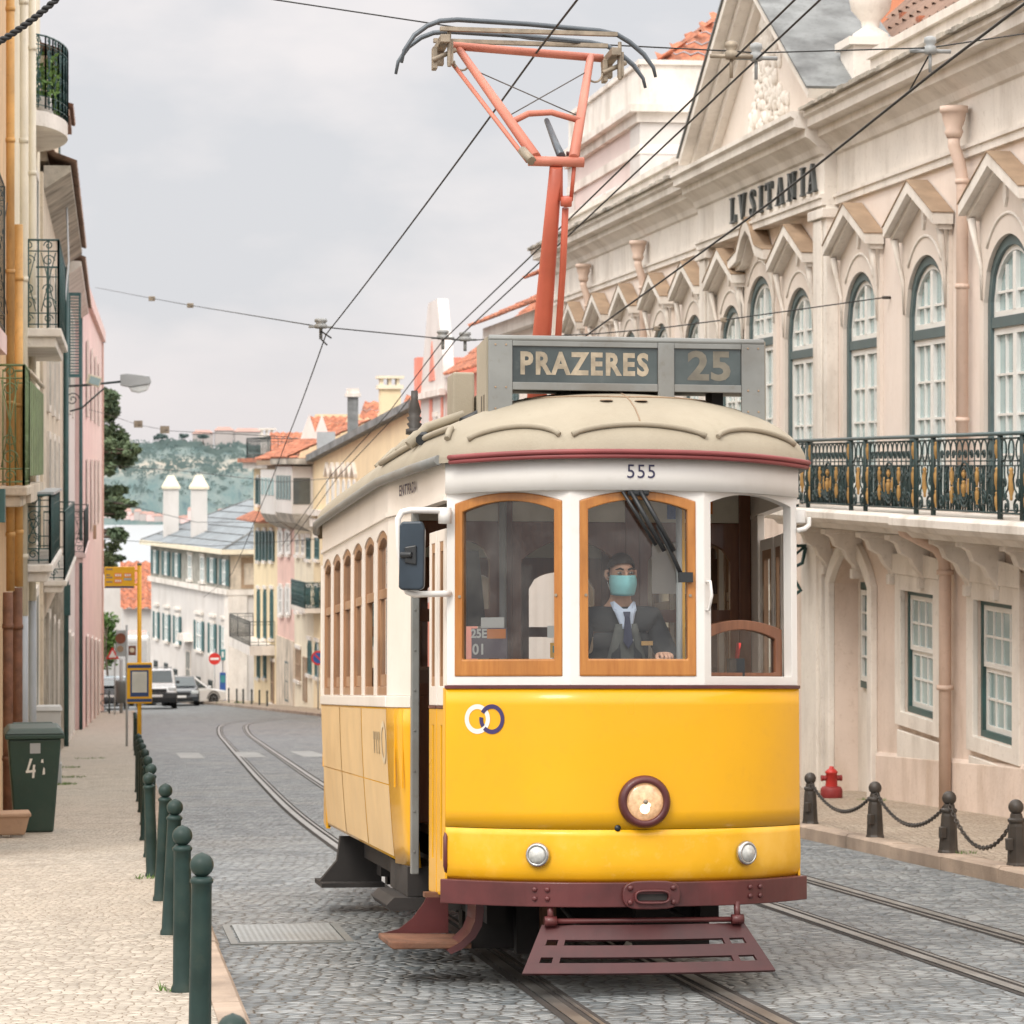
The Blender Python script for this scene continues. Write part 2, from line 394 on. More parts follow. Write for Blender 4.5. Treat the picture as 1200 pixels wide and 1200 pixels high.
m_leaf_b = leaf_mat('bright shrub leaves', (.05, .11, .03), (.17, .28, .08), 1.5)
m_grass = leaf_mat('grass blades', (.07, .14, .03), (.17, .27, .07), 3)
m_dry = leaf_mat('dry weeds', (.16, .14, .08), (.24, .22, .13), 3)
m_trunk = mat('bark', (.10, .075, .055), .9, .3, 4)
m_pineh = leaf_mat('haze tinted pine foliage', (.115, .17, .17), (.18, .23, .21), .05)  # bluish distance haze painted into the leaf colours
# ================================================================== SETTING
def ys(a, b, st):
    n = max(1, int(math.ceil((b - a) / st))); return [a + (b - a) * i / n for i in range(n + 1)]
def sheet(name, x0, x1, y0, y1, dz, m, st=2.5, nx=1):
    mb = MB(); Y = ys(y0, y1, st); X = [x0 + (x1 - x0) * i / nx for i in range(nx + 1)]
    w = nx + 1
    mb.add([(x, y, gz(y) + dz) for y in Y for x in X], [(j * w + i, j * w + i + 1, (j + 1) * w + i + 1, (j + 1) * w + i) for j in range(len(Y) - 1) for i in range(nx)], True)
    o = mb.build(name, m, rec=False); tag(o, kind='structure'); return o
sheet('ground', -900, 900, -90, 900, -.05, m_earth, 10, 8)
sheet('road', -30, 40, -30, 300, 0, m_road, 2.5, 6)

def kx(y): return .59 + .0042 * max(0, y - 30)
def pave(name, m, mk, inner, kerb, y0, y1, side, h=.11, kw=.14):
    """raised pavement between a wall line and a kerb line, with its kerb stones"""
    Y = ys(y0, y1, 1.6); mb = MB()
    for a, b in zip(Y, Y[1:]):
        mb.add([(inner(a), a, gz(a) + h), (kerb(a) - side * kw, a, gz(a) + h), (kerb(b) - side * kw, b, gz(b) + h), (inner(b), b, gz(b) + h)], [(0, 1, 2, 3)], True)
    tag(mb.build(name, m), kind='structure')
    mk_ = MB()
    for a, b in zip(Y, Y[1:]):
        b2 = b - .012; j = RND.uniform(-.006, .006)
        k0, k1 = kerb(a) + j, kerb(b2) + j
        i0, i1 = kerb(a) - side * kw, kerb(b2) - side * kw
        z0, z1 = gz(a), gz(b2); t = h + .006 + RND.uniform(-.004, .004)
        mk_.add([(i0, a, z0 - .05), (k0, a, z0 - .05), (k0, a, z0 + t - .02), (k0 - side * .02, a, z0 + t), (i0, a, z0 + t),
                 (i1, b2, z1 - .05), (k1, b2, z1 - .05), (k1, b2, z1 + t - .02), (k1 - side * .02, b2, z1 + t), (i1, b2, z1 + t)],
                [(0, 1, 2, 3, 4), (9, 8, 7, 6, 5), (1, 6, 7, 2), (2, 7, 8, 3), (3, 8, 9, 4), (0, 4, 9, 5)])
    tag(mk_.build('kerb', mk), kind='structure')
pave('pavement', m_pave, m_kerb, lambda y: -2.6, kx, -12, 128, 1)
def rkx(y): return 6.55 + .002 * (y - 20)
pave('pavement', m_pave_r, m_kerb, lambda y: 9.25, rkx, -2, 64, -1, .12, .16)

# row of far houses: facade line and the pavement in front of it
FA, FB = V((10.75, 105)), V((7.1, 150))
def frow(y): return FA.x + (FB.x - FA.x) * (y - FA.y) / (FB.y - FA.y)
pave('pavement', m_pave_r, m_kerb, lambda y: frow(y) + .2, lambda y: frow(y) - 1.9, 100, 150, -1, .12, .16)
pave('pavement', m_pave_r, m_kerb, lambda y: frow(150) + 1.5 - (y - 150) * .19, lambda y: frow(150) - 1.9 - (y - 150) * .186, 150.01, 182, -1, .12, .16)

# painted markings (worn)
m_paint = mat('worn road paint', (.40, .41, .40), .7, .25, 2.5, dirt=(.26, .275, .28), damt=1.0, dscale=1.2)
mb = MB()
for x0 in (1.42, 2.68, 3.94, 5.2):
    a, b = 61.5, 66.5
    mb.add([(x0, a, gz(a) + .004), (x0 + .5, a, gz(a) + .004), (x0 + .5, b, gz(b) + .004), (x0, b, gz(b) + .004)], [(0, 1, 2, 3)])
a, b = 68.3, 68.7
mb.add([(.9, a, gz(a) + .004), (2.0, a, gz(a) + .004), (2.0, b, gz(b) + .004), (.9, b, gz(b) + .004)], [(0, 1, 2, 3)])
tag(mb.build('crossing_stripes', m_paint), kind='structure')

# ------------------------------------------------------------------ tram tracks
def smooth_path(P, n=12):
    out = []
    Q = [P[0]] + P + [P[-1]]
    for i in range(1, len(Q) - 2):
        p0, p1, p2, p3 = [V((*q, 0)) for q in Q[i - 1:i + 3]]
        for k in range(n):
            t = k / n
            out.append(.5 * ((2 * p1) + (p2 - p0) * t + (2 * p0 - 5 * p1 + 4 * p2 - p3) * t * t + (3 * p1 - p0 - 3 * p2 + p3) * t ** 3))
    out.append(V((*P[-1], 0))); return out
def tram_track(label, P, gauge=.87):
    root = thing('tram_track', label, 'tram track', (P[0][0], P[0][1], gz(P[0][1])), group='tram tracks in the setts')
    path = smooth_path(P)
    nrm = []
    for i in range(len(path)):
        d = path[min(i + 1, len(path) - 1)] - path[max(i - 1, 0)]; d.normalize(); nrm.append(V((d.y, -d.x, 0)))
    for s in (-1, 1):
        mb = MB()
        for o0, o1, dz, mi in ((-.034, .03, .007, 0), (.03, .066, .003, 1), (.066, .088, .006, 0), (-.075, -.034, .003, 1), (.088, .115, .003, 1)):
            q0, q1 = sorted((s * gauge / 2 - s * o0, s * gauge / 2 - s * o1))
            vs = []
            for p, n in zip(path, nrm):
                for q in (q0, q1):
                    w = p + n * q; vs.append((w.x, w.y, gz(w.y) + dz))
            mb.cur = mi
            mb.add(vs, [(2 * i, 2 * i + 1, 2 * i + 3, 2 * i + 2) for i in range(len(path) - 1)], True)
        mb.build('rail', [m_steel_rail, m_groove], root)
T1 = [(2.54, -8), (2.54, 8), (2.54, 22), (2.55, 34), (2.74, 46), (2.98, 58), (3.35, 76), (3.72, 92), (4.3, 103), (5.6, 110), (8.5, 114), (14, 116), (24, 117)]
tram_track('steel tram track set in the setts, the yellow tram standing over it', T1)
T2 = [(4.86, -8), (4.86, 8), (4.86, 22), (4.87, 34), (5.0, 46), (5.25, 58), (5.9, 72), (7.6, 84), (10.5, 91), (16, 95), (24, 96)]
tram_track('steel tram track without a tram, nearer the chained bollards', T2)

# manhole plate
P = thing('manhole_cover', 'pale checkered metal cover plate in the setts left of the tram', 'manhole cover', (1.06, 18.35, gz(18.35)))
mb = MB()
def zz(y, d): return gz(y) + d
def flatbox(mb, x0, x1, y0, y1, d0, d1):
    mb.add([(x, y, gz(y) + d) for d in (d0, d1) for y in (y0, y1) for x in (x0, x1)], [(0, 2, 3, 1), (4, 5, 7, 6), (0, 1, 5, 4), (2, 6, 7, 3), (0, 4, 6, 2), (1, 3, 7, 5)])
m_plate = mat('galvanised plate', (.36, .38, .38), .45, .15, 6, metal=.5, dirt=(.22, .2, .17), damt=.5)
flatbox(mb, .76, 1.37, 17.72, 18.98, -.02, .014); mb.build('plate', m_plate, P)
mb = MB()
for i in range(16):
    for j in range(30):
        x, y = .79 + i * .036, 17.76 + j * .04
        a = .012; s = 1 if (i + j) % 2 else -1
        mb.add([(x - a, y - s * a, zz(y, .016)), (x - a + .006, y - s * a - .004, zz(y, .016)), (x + a, y + s * a, zz(y, .016)), (x + a - .006, y + s * a + .004, zz(y, .016))], [(0, 1, 2, 3)])
mb.build('tread_pattern', m_greymet, P)
mb = MB()
for a in ((.70, .745, 17.66, 19.04), (1.385, 1.43, 17.66, 19.04), (.746, 1.384, 17.66, 17.705), (.746, 1.384, 18.995, 19.04)): flatbox(mb, *a, -.02, .010)
mb.build('frame', m_greymet, P)

# ------------------------------------------------------------------ street furniture
def lbollard():
    r = thing('bollard', 'x', 'bollard', group='green ball topped bollards along the left kerb')
    mb = MB()
    mb.lathe([(.052, -.12), (.052, .02), (.045, .035), (.043, .30), (.040, .60), (.040, .655), (.046, .66), (.046, .672), (.034, .685)], 20); mb.build('shaft', m_bollard, r, local=True)
    mb = MB(); mb.lathe([(.0, .676)] + [(.047 * math.sin(PI * t / 12), .728 - .047 * math.cos(PI * t / 12)) for t in range(2, 12)] + [(.0, .779)], 20, cap=False); mb.build('ball', m_bollard, r, local=True)
    return r
BL = [(8.9, .358, 0, 0, -.32, 'short green bollard lowest in the photo, only its ball in view'),
      (11.72, .343, .0, .012, 0, 'green ball topped bollard nearest the photographer showing its shaft'),
      (14.0, .33, 0, .0, 0, 'second green bollard back from the shortest foreground ball, standing straight'),
      (17.2, .33, 0, .045, 0, 'green bollard level with the metal cover plate, tilting towards the road'),
      (19.9, .325, 0, .045, 0, 'green bollard just beyond the metal cover plate, leaning right'),
      (22.4, .305, 0, -.035, 0, 'green bollard leaning left towards the houses'),
      (24.9, .315, 0, .02, 0, 'green bollard just behind the one that leans left'),
      (27.6, .31, 0, .03, 0, 'green bollard in line with the wheelie bin'),
      (30.6, .34, 0, .0, 0, 'fourth green bollard in front of the yellow bus stop pole'),
      (33.6, .345, 0, .0, 0, 'third green bollard in front of the yellow bus stop pole'),
      (36.6, .35, 0, .0, 0, 'second green bollard in front of the yellow bus stop pole'),
      (39.8, .36, 0, .0, 0, 'green bollard directly in front of the yellow bus stop pole')]
b0 = lbollard()
for i, (y, x, tx, ty, dz, lab) in enumerate(BL):
    b = b0 if i == 0 else dup(b0)
    b.location = (x, y, gz(y) + .11 + dz); b.rotation_euler = (tx, ty, RND.uniform(0, 6)) if False else (tx, ty, 0); b['label'] = lab
for i, (y, x, lab) in enumerate([(60, .50, 'dark bollard beyond the bus stop pole, nearest of the far three'), (64.5, .52, 'dark bollard beyond the bus stop pole, middle of the far three'), (69.5, .55, 'dark bollard beyond the bus stop pole, farthest of the far three')]):
    b = dup(b0, (x, y, gz(y) + .11), (0, 0, 0), lab)

def rbollard():
    r = thing('bollard', 'x', 'bollard', group='iron bollards with chains on the right kerb')
    mb = MB()
    pr = [(.085, -.1), (.085, .015), (.078, .03), (.062, .30), (.056, .325), (.066, .335), (.066, .352), (.05, .362), (.044, .395)]
    mb.lathe(pr, 8, Matrix.Rotation(PI / 8, 4, 'Z'), smooth=False); mb.build('shaft', m_iron_b, r, local=True, bevel=.004)
    mb = MB(); mb.lathe([(.0, .385)] + [(.058 * math.sin(PI * t / 12), .442 - .058 * math.cos(PI * t / 12)) for t in range(2, 12)] + [(.0, .50)], 18, cap=False); mb.build('ball', m_iron_b, r, local=True)
    mb = MB(); mb.cbox((-.07, -.03, .17), (.05, .05, .09)); mb.build('lug', m_iron_b, r, local=True, bevel=.006)
    return r
RB = [(21.63, 6.72, 'iron ball bollard nearest on the right kerb, at the edge of the photo'), (23.36, 6.68, 'second iron ball bollard from the right edge of the photo'),
      (25.76, 6.70, 'iron ball bollard in front of the red hydrant, third from the right edge'), (28.4, 6.74, 'iron bollard half hidden behind the yellow corner of the tram')]
q0 = rbollard()
for i, (y, x, lab) in enumerate(RB):
    b = q0 if i == 0 else dup(q0)
    b.location = (x, y, gz(y) + .12); b.rotation_euler = (0, (-.03, .02, 0, 0)[i], .2 * i); b['label'] = lab
def chain(p, q, sag, label):
    p, q = V(p), V(q); o = thing('chain', label, 'chain', tuple(p), group='chains between the iron bollards')
    pts = [p.lerp(q, i / 60) - V((0, 0, sag * 4 * (i / 60) * (1 - i / 60))) for i in range(61)]
    L = sum((b - a).length for a, b in zip(pts, pts[1:])); n = int(L / .046)
    mb = MB(); acc = 0; k = 0
    for i in range(n):
        s = (i + .5) / n * L; d = 0
        for a, b in zip(pts, pts[1:]):
            l = (b - a).length
            if d + l >= s: c = a.lerp(b, (s - d) / l); dr = (b - a).normalized(); break
            d += l
        u = dr; w = u.cross(V((0, 0, 1))).normalized(); up = w.cross(u)
        if i % 2: w, up = up, w
        loop = [c + u * (.033 * math.cos(t)) + w * (.016 * math.sin(t)) for t in [2 * PI * k / 8 for k in range(9)]]
        mb.tube(loop, .0062, 5, cap=False)
    mb.build('links', m_iron_b, o)
def btop(i): y, x, _ = RB[i]; return (x, y, gz(y) + .12 + .41)
chain(btop(0), btop(1), .32, 'hanging chain between the two iron bollards at the right edge')
chain(btop(1), btop(2), .24, 'hanging chain right of the bollard in front of the hydrant')
chain(btop(2), btop(3), .23, 'hanging chain running towards the tram, left of the bollard by the hydrant')

# hydrant
hy = thing('fire_hydrant', 'small red fire hydrant on a dark red base against the right wall', 'fire hydrant', (8.42, 34.4, gz(34.4) + .12))
mb = MB(); mb.lathe([(.13, -.05), (.13, .10), (.115, .13), (.07, .14)], 18); mb.build('base', m_hydbase, hy, local=True)
mb = MB(); mb.lathe([(.072, .135), (.066, .29), (.075, .295), (.075, .31), (.05, .335), (.028, .35), (.028, .37), (.0, .375)], 18, cap=False); mb.build('barrel', m_hydrant, hy, local=True)
for s in (-1, 1):
    mb = MB(); mb.tube([(s * .05, -.02 * 0, .235), (s * .105, 0, .235)], .032, 10); mb.tube([(s * .103, 0, .235), (s * .125, 0, .235)], .037, 8); mb.build('outlet', m_hydbase, hy, local=True)

# wheelie bin
bn = thing('wheelie_bin', 'dark green wheelie bin with a white number on the left pavement', 'wheelie bin', (-.75, 29.6, gz(29.6) + .11), .06)
mb = MB()
def frust(mb, x0, y0, x1, y1, z0, z1, cx=0, cy=0):
    mb.add([(sx * x0 + cx, sy * y0 + cy, z0) for sx, sy in ((-1, -1), (1, -1), (1, 1), (-1, 1))] + [(sx * x1 + cx, sy * y1 + cy, z1) for sx, sy in ((-1, -1), (1, -1), (1, 1), (-1, 1))],
           [(3, 2, 1, 0), (4, 5, 6, 7), (0, 1, 5, 4), (1, 2, 6, 5), (2, 3, 7, 6), (3, 0, 4, 7)])
frust(mb, .185, .21, .255, .30, .015, .93); mb.build('body', m_bin, bn, local=True, bevel=.02, seg=3)
mb = MB(); frust(mb, .285, .325, .285, .325, .93, .975); mb.build('rim', m_bin, bn, local=True, bevel=.01)
mb = MB(); frust(mb, .29, .33, .24, .28, .978, 1.035); frust(mb, .20, .02, .20, .02, 1.0, 1.045, 0, .30); mb.build('lid', mat('bin lid', (.055, .085, .075), .5, .15, 4), bn, local=True, bevel=.015)
for s in (-1, 1):
    mb = MB(); mb.tube([(s * .15, .24, .09), (s * .20, .24, .09)], .09, 14); mb.build('wheel', m_tyre, bn, local=True)
mb = MB()
def q4(mb, pts2, y):          # strokes on the sloping front of the bin
    mb.add([(x, y - .0985 * (z - .015) - .2125, z) for x, z in pts2], [list(range(len(pts2)))])
q4(mb, [(-.085, .60), (-.065, .60), (-.02, .74), (-.045, .74)], 0); q4(mb, [(-.085, .60), (-.085, .625), (.01, .632), (.01, .607)], -.001)
q4(mb, [(-.025, .55), (-.003, .55), (.006, .68), (-.016, .68)], -.002)
q4(mb, [(.06, .70), (.085, .695), (.082, .735), (.065, .73)], 0); q4(mb, [(.075, .58), (.10, .585), (.098, .64), (.085, .655), (.078, .62)], 0)
mb.build('painted_number', m_offwhite, bn, local=True)
mb = MB(); q4(mb, [(-.045, .79), (.055, .79), (.055, .89), (-.045, .89)], 0); mb.build('worn_label', m_alu, bn, local=True)

tr = thing('planter', 'empty terracotta trough on the pavement beside the wheelie bin', 'planter', (-.98, 28.55, gz(28.55) + .11), .1)
mb = MB(); frust(mb, .17, .10, .215, .135, .03, .225); frust(mb, .225, .145, .225, .145, .2, .24); mb.build('trough', m_planter, tr, local=True, bevel=.012)
mb = MB(); frust(mb, .06, .05, .06, .05, 0, .03, -.1); frust(mb, .06, .05, .06, .05, 0, .03, .1); mb.build('foot', m_paper, tr, local=True)

ub = thing('utility_cabinet', 'pale grey street cabinet against the left wall behind the bin', 'utility cabinet', (-.90, 43.9, gz(43.9) + .11))
mb = MB(); mb.box(-.19, .19, -.16, .16, 0, .30); mb.build('plinth', m_alu, ub, local=True, bevel=.006)
m_cab = mat('pale grey cabinet', (.50, .50, .50), .5, .06, 3, dirt=(.3, .28, .25), damt=.4)
mb = MB(); mb.box(-.175, .175, -.15, .15, .302, 1.06); mb.build('door', m_cab, ub, local=True, bevel=.008)
mb = MB(); frust(mb, .20, .18, .17, .15, 1.062, 1.13); mb.build('roof', m_cab, ub, local=True, bevel=.01)

# grass tufts
mb = MB()
for cx, cy, rr, n in ((-.70, 43.3, .22, 160), (-.62, 46.5, .25, 120), (-.72, 52, .2, 80), (.28, 14.1, .07, 26), (.25, 22.2, .08, 26), (-.86, 30.3, .16, 40), (8.7, 33.6, .18, 110), (6.85, 21.5, .1, 70), (6.8, 23.3, .09, 40), (8.75, 26.5, .12, 60),  (-.4, 58, .3, 60), (9.0, 108, 1.2, 80), (6.6, 149, 1.5, 80)):
    for k in range(n):
        a = RND.uniform(0, 2 * PI); d = rr * math.sqrt(RND.random()); x, y = cx + d * math.cos(a), cy + d * 1.6 * math.sin(a)
        h = RND.uniform(.012, .045) * (1 if cy < 80 else 3); b = RND.uniform(0, PI); w = .006 * (1 if cy < 80 else 4)
        z = gz(y) + .11
        mb.add([(x - w * math.cos(b), y - w * math.sin(b), z), (x + w * math.cos(b), y + w * math.sin(b), z), (x + RND.uniform(-.03, .03), y + RND.uniform(-.03, .03), z + h)], [(0, 1, 2)])
tag(mb.build('grass_tufts', m_grass, rec=False), 'small tufts of grass growing in the pavement joints', 'grass', kind='stuff')

# ------------------------------------------------------------------ lettering helper
def text_mesh(s, size=1., bold=0., sx=1., spacing=1.):
    cu = bpy.data.curves.new('t', 'FONT'); cu.body = s; cu.size = size; cu.align_x = 'CENTER'; cu.align_y = 'CENTER'; cu.offset = bold; cu.space_character = spacing
    cu.resolution_u = 3
    o = bpy.data.objects.new('t', cu); COL.objects.link(o)
    bpy.context.view_layer.update()
    me = bpy.data.meshes.new_from_object(o.evaluated_get(bpy.context.evaluated_depsgraph_get()))
    vs = [(v.co.x * sx, v.co.y) for v in me.vertices]; fs = [list(p.vertices) for p in me.polygons]
    bpy.data.objects.remove(o); bpy.data.curves.remove(cu); bpy.data.meshes.remove(me)
    return vs, fs
def put_text(mb, s, size, fn, bold=0., sx=1., spacing=1.):
    vs, fs = text_mesh(s, size, bold, sx, spacing)
    mb.add([fn(x, y) for x, y in vs], fs)

# bus stop
bs_ = thing('bus_stop', 'yellow bus stop pole with flag panel and timetable case', 'bus stop', (.45, 48, gz(48) + .11))
zb = 0
mb = MB(); mb.tube([(0, 0, -.1), (0, 0, 3.32)], .034, 14); mb.build('pole', m_busyel, bs_, local=True)
mb = MB(); mb.tube([(0, 0, 3.322), (0, 0, 3.36)], .036, 14); mb.build('pole_cap', m_greymet, bs_, local=True)
fl = MB(); fl.box(-.555, -.075, -.015, .015, 2.96, 3.30); f = fl.build('flag_panel', m_busyel, bs_, local=True, bevel=.008)
mb = MB(); mb.box(-.54, -.09, -.020, -.016, 2.965, 2.99); mb.build('name_strip', m_busblue, f, local=True)
mb = MB(); mb.box(-.075, -.03, -.01, .01, 3.22, 3.25); mb.box(-.075, -.03, -.01, .01, 3.0, 3.03); mb.build('bracket', m_busyel, bs_, local=True)
mb = MB(); put_text(mb, '712', .075, lambda x, y: (-.335 + x, -.0185, 3.17 + y)); put_text(mb, '726', .075, lambda x, y: (-.185 + x, -.0185, 3.17 + y)); put_text(mb, '760', .075, lambda x, y: (-.335 + x, -.0185, 3.08 + y)) if False else None
# the line numbers are too small to read: white numerals on orange tiles, as blurred bars
mb = MB()
for cx, cz in ((-.335, 3.165), (-.185, 3.165), (-.335, 3.075)): mb.prism([(cx + .062 * a, cz + .036 * b) for a, b in ((-1, -.6), (-.8, -1), (.8, -1), (1, -.6), (1, .6), (.8, 1), (-.8, 1), (-1, .6))], lambda u, z, o: (u, o, z), -.0185, -.0155)
mb.build('line_tile', m_orange, f, local=True)
mb = MB()
for cx, cz in ((-.335, 3.165), (-.185, 3.165), (-.335, 3.075)):
    for k in (-1, 0, 1): mb.box(cx + k * .034 - .011, cx + k * .034 + .011, -.0205, -.0188, cz - .016, cz + .018)
mb.build('numeral', m_paper, f, local=True)
mb = MB(); mb.box(-.245, -.125, -.019, -.0155, 3.085, 3.118); mb.build('grey_tile', m_alu, f, local=True)
mb = MB()
for z, w in ((3.262, .10), (3.17, .06), (3.13, .1), (3.06, .1)): mb.box(-.525, -.525 + w, -.0185, -.0155, z - .012, z + .012)
mb.build('small_print', m_hood, f, local=True)
cs = MB(); cs.box(-.20, .20, -.085, -.037, 1.12, 1.775); c = cs.build('timetable_case', m_busyel, bs_, local=True, bevel=.02, seg=3)
mb = MB(); mb.box(-.185, .185, -.0895, -.0845, 1.69, 1.74); mb.box(-.195, .195, -.0895, -.0845, 1.15, 1.20); mb.build('name_strip', m_busblue, c, local=True)
mb = MB(); mb.box(-.145, .145, -.0905, -.0845, 1.235, 1.655); mb.build('window_frame', m_busblue, c, local=True)
mb = MB(); mb.box(-.118, .118, -.0935, -.0904, 1.30, 1.63); mb.build('timetable', mat('timetable sheet', (.62, .60, .52), .5, .1, 5), c, local=True)
mb = MB()
for k in range(11): mb.box(-.10, .10 - RND.random() * .03, -.0945, -.0934, 1.34 + k * .024, 1.345 + k * .024)
mb.build('printed_lines', m_alu, c, local=True)
mb = MB(); mb.tube([(0, -.036, 1.2), (0, 0, 1.2)], .03, 8); mb.tube([(0, -.036, 1.7), (0, 0, 1.7)], .03, 8); mb.build('clamp', m_greymet, bs_, local=True)

# sign post with the backs of two signs
sp_ = thing('sign_post', 'thin grey post carrying the backs of a plate and a rusty disc', 'sign post', (.36, 69, gz(69) + .11))
mb = MB(); mb.tube([(0, 0, -.1), (0, 0, 2.78)], .028, 10); mb.build('post', m_alu, sp_, local=True)
mb = MB(); mb.box(-.24, -.03, .02, .035, 2.06, 2.66); pl = mb.build('sign_plate', m_alu, sp_, local=True, bevel=.01)
mb = MB(); mb.lathe([(.12, 0), (.12, .012)], 24, Matrix.Translation((-.14, .018, 2.47)) @ Matrix.Rotation(PI / 2, 4, 'X')); mb.build('disc_back', m_brownsign, pl, local=True)
mb = MB(); mb.lathe([(.075, 0), (.075, .01)], 20, Matrix.Translation((-.15, .016, 2.23)) @ Matrix.Rotation(PI / 2, 4, 'X')); mb.build('disc_back', m_hood, pl, local=True)
mb = MB(); mb.box(.04, .21, .02, .035, 2.08, 2.30); p2 = mb.build('square_plate', m_brownsign, sp_, local=True, bevel=.008)
mb = MB(); mb.lathe([(.055, 0), (.055, .008)], 18, Matrix.Translation((.12, .018, 2.20)) @ Matrix.Rotation(PI / 2, 4, 'X')); mb.build('disc', m_cream, p2, local=True)
mb = MB(); mb.box(.05, .2, .02, .03, 2.32, 2.36); mb.build('upper_plate', m_paper, sp_, local=True)

ts = thing('warning_sign', 'triangular warning sign on a thin pole near the X barrier', 'road sign', tuple(V((at(133, 842, 118).x, 118, gz(118)))))
mb = MB(); mb.tube([(.05, 0, 0), (.05, 0, 2.9)], .03, 8); mb.build('pole', m_alu, ts, local=True)
mb = MB(); mb.prism([(-.30, 2.3), (.22, 2.3), (-.04, 2.78)], lambda u, z, o: (u, o, z), -.05, -.03); t = mb.build('triangle', m_red, ts, local=True)
mb = MB(); mb.prism([(-.19, 2.36), (.11, 2.36), (-.04, 2.65)], lambda u, z, o: (u, o, z), -.056, -.0505); mb.build('white_field', m_paper, t, local=True)
lb = thing('litter_bin', 'grey litter bin on a dark pole beyond the X barrier', 'litter bin', (at(142, 830, 122).x, 122, gz(122)))
mb = MB(); mb.tube([(0, 0, 0), (0, 0, 2.3)], .07, 10); mb.build('pole', m_alu, lb, local=True)
mb = MB(); mb.lathe([(.18, .55), (.24, 1.35), (.24, 1.42), (.2, 1.45)], 16, Matrix.Translation((0, -.2, 0))); mb.build('bin', mat('litter bin grey', (.16, .18, .18), .5), lb, local=True)

xb = thing('barrier', 'low dark metal barrier with crossed bars at the end of the left pavement', 'barrier', (-.42, 121, gz(121) + .11), .15)
mb = MB(); mb.tube([(-.36, 0, 0), (-.36, 0, .92)], .035, 8); mb.tube([(.36, 0, 0), (.36, 0, .92)], .035, 8); mb.build('post', m_iron, xb, local=True)
mb = MB(); mb.tube([(-.36, 0, .78), (.36, 0, .78)], .018, 6); mb.tube([(-.36, 0, .08), (.36, 0, .08)], .018, 6); mb.build('rail', m_iron, xb, local=True)
mb = MB(); mb.tube([(-.36, 0, .08), (.36, 0, .78)], .016, 6); mb.tube([(-.36, .02, .78), (.36, .02, .08)], .016, 6); mb.build('cross_bar', m_iron, xb, local=True)

def facing(px, y): return math.atan2(-at(px, 800, y).x, at(px, 800, y).y) * 0
ne = thing('no_entry_sign', 'round red no entry sign with white bar on a thin pole', 'road sign', (at(251, 800, 157).x, 157, gz(157) + .1))
mb = MB(); mb.tube([(0, 0, 0), (0, 0, 2.75)], .03, 8); mb.build('pole', m_alu, ne, local=True)
zc = at(251, 771, 157).z - gz(157) - .1
mb = MB(); mb.lathe([(.31, 0), (.31, .03)], 28, Matrix.Translation((0, -.04, zc)) @ Matrix.Rotation(PI / 2, 4, 'X')); d = mb.build('disc', m_red, ne, local=True)
mb = MB(); mb.box(-.22, .22, -.082, -.071, zc - .055, zc + .055); mb.build('white_bar', m_paper, d, local=True)
pm = thing('parking_meter', 'tall blue parking meter under a small teal panel', 'parking meter', (at(260.5, 800, 157.5).x, 157.5, gz(157.5) + .1))
mb = MB(); mb.box(-.16, .16, -.12, .12, 0, 1.5); b = mb.build('case', m_bluesign, pm, local=True, bevel=.02)
mb = MB(); mb.box(-.12, .12, -.13, -.121, .98, 1.36); mb.build('screen_panel', m_tealsign, b, local=True)
mb = MB(); mb.tube([(0, .03, 1.4), (0, .03, 2.9)], .03, 8); mb.build('pole', m_alu, pm, local=True)
mb = MB(); mb.box(-.1, .14, -.03, 0, 2.15, 2.72); p = mb.build('sign_panel', m_tealsign, pm, local=True)
mb = MB(); mb.box(-.05, .05, -.036, -.0305, 2.3, 2.6); mb.build('symbol', m_paper, p, local=True)
npk = thing('no_parking_sign', 'round blue sign with red rim beside the row of houses', 'road sign', (at(373, 800, 124).x, 124, gz(124) + .12))
zc = at(373, 771, 124).z - gz(124) - .12
mb = MB(); mb.tube([(0, 0, 0), (-.02, 0, 2.75)], .03, 8); mb.build('pole', m_alu, npk, local=True)
M0 = Matrix.Translation((0, -.04, zc)) @ Matrix.Rotation(PI / 2, 4, 'X')
mb = MB(); mb.lathe([(.30, 0), (.30, .03)], 28, M0); d = mb.build('disc', m_red, npk, local=True)
mb = MB(); mb.lathe([(.225, .0), (.225, .036)], 28, M0); mb.build('blue_field', m_bluesign, d, local=True)
mb = MB(); mb.box(-.2, .2, -.082, -.0765, -.03, .03, Matrix.Translation((0, 0, zc)) @ Matrix.Rotation(.78, 4, 'Y')); mb.build('red_bar', m_red, d, local=True)

def fpost():
    r = thing('post', 'x', 'post', group='small iron posts at the far corner')
    mb = MB(); mb.lathe([(.06, -.1), (.06, .02), (.045, .05), (.04, .62), (.05, .64), (.05, .70), (.02, .74)], 8); mb.build('shaft', m_iron, r, local=True)
    return r
fp = fpost()
for i, (px, py, D, lab) in enumerate([(268, 824, 152, 'iron post left of the white car, beside the parking meter'), (277.5, 826, 147, 'second iron post from the left, before the white car'), (285, 826.5, 145, 'third iron post from the left, before the white car'),
                                      (295, 827, 143, 'iron post at the right end of the white car'), (304, 828, 140, 'iron post before the straw yellow corner house'), (313, 829.5, 136, 'nearest iron post before the straw yellow corner house')]):
    w = at(px, py, D); b = fp if i == 0 else dup(fp); b.location = (w.x, w.y, gz(w.y) + .1); b['label'] = lab
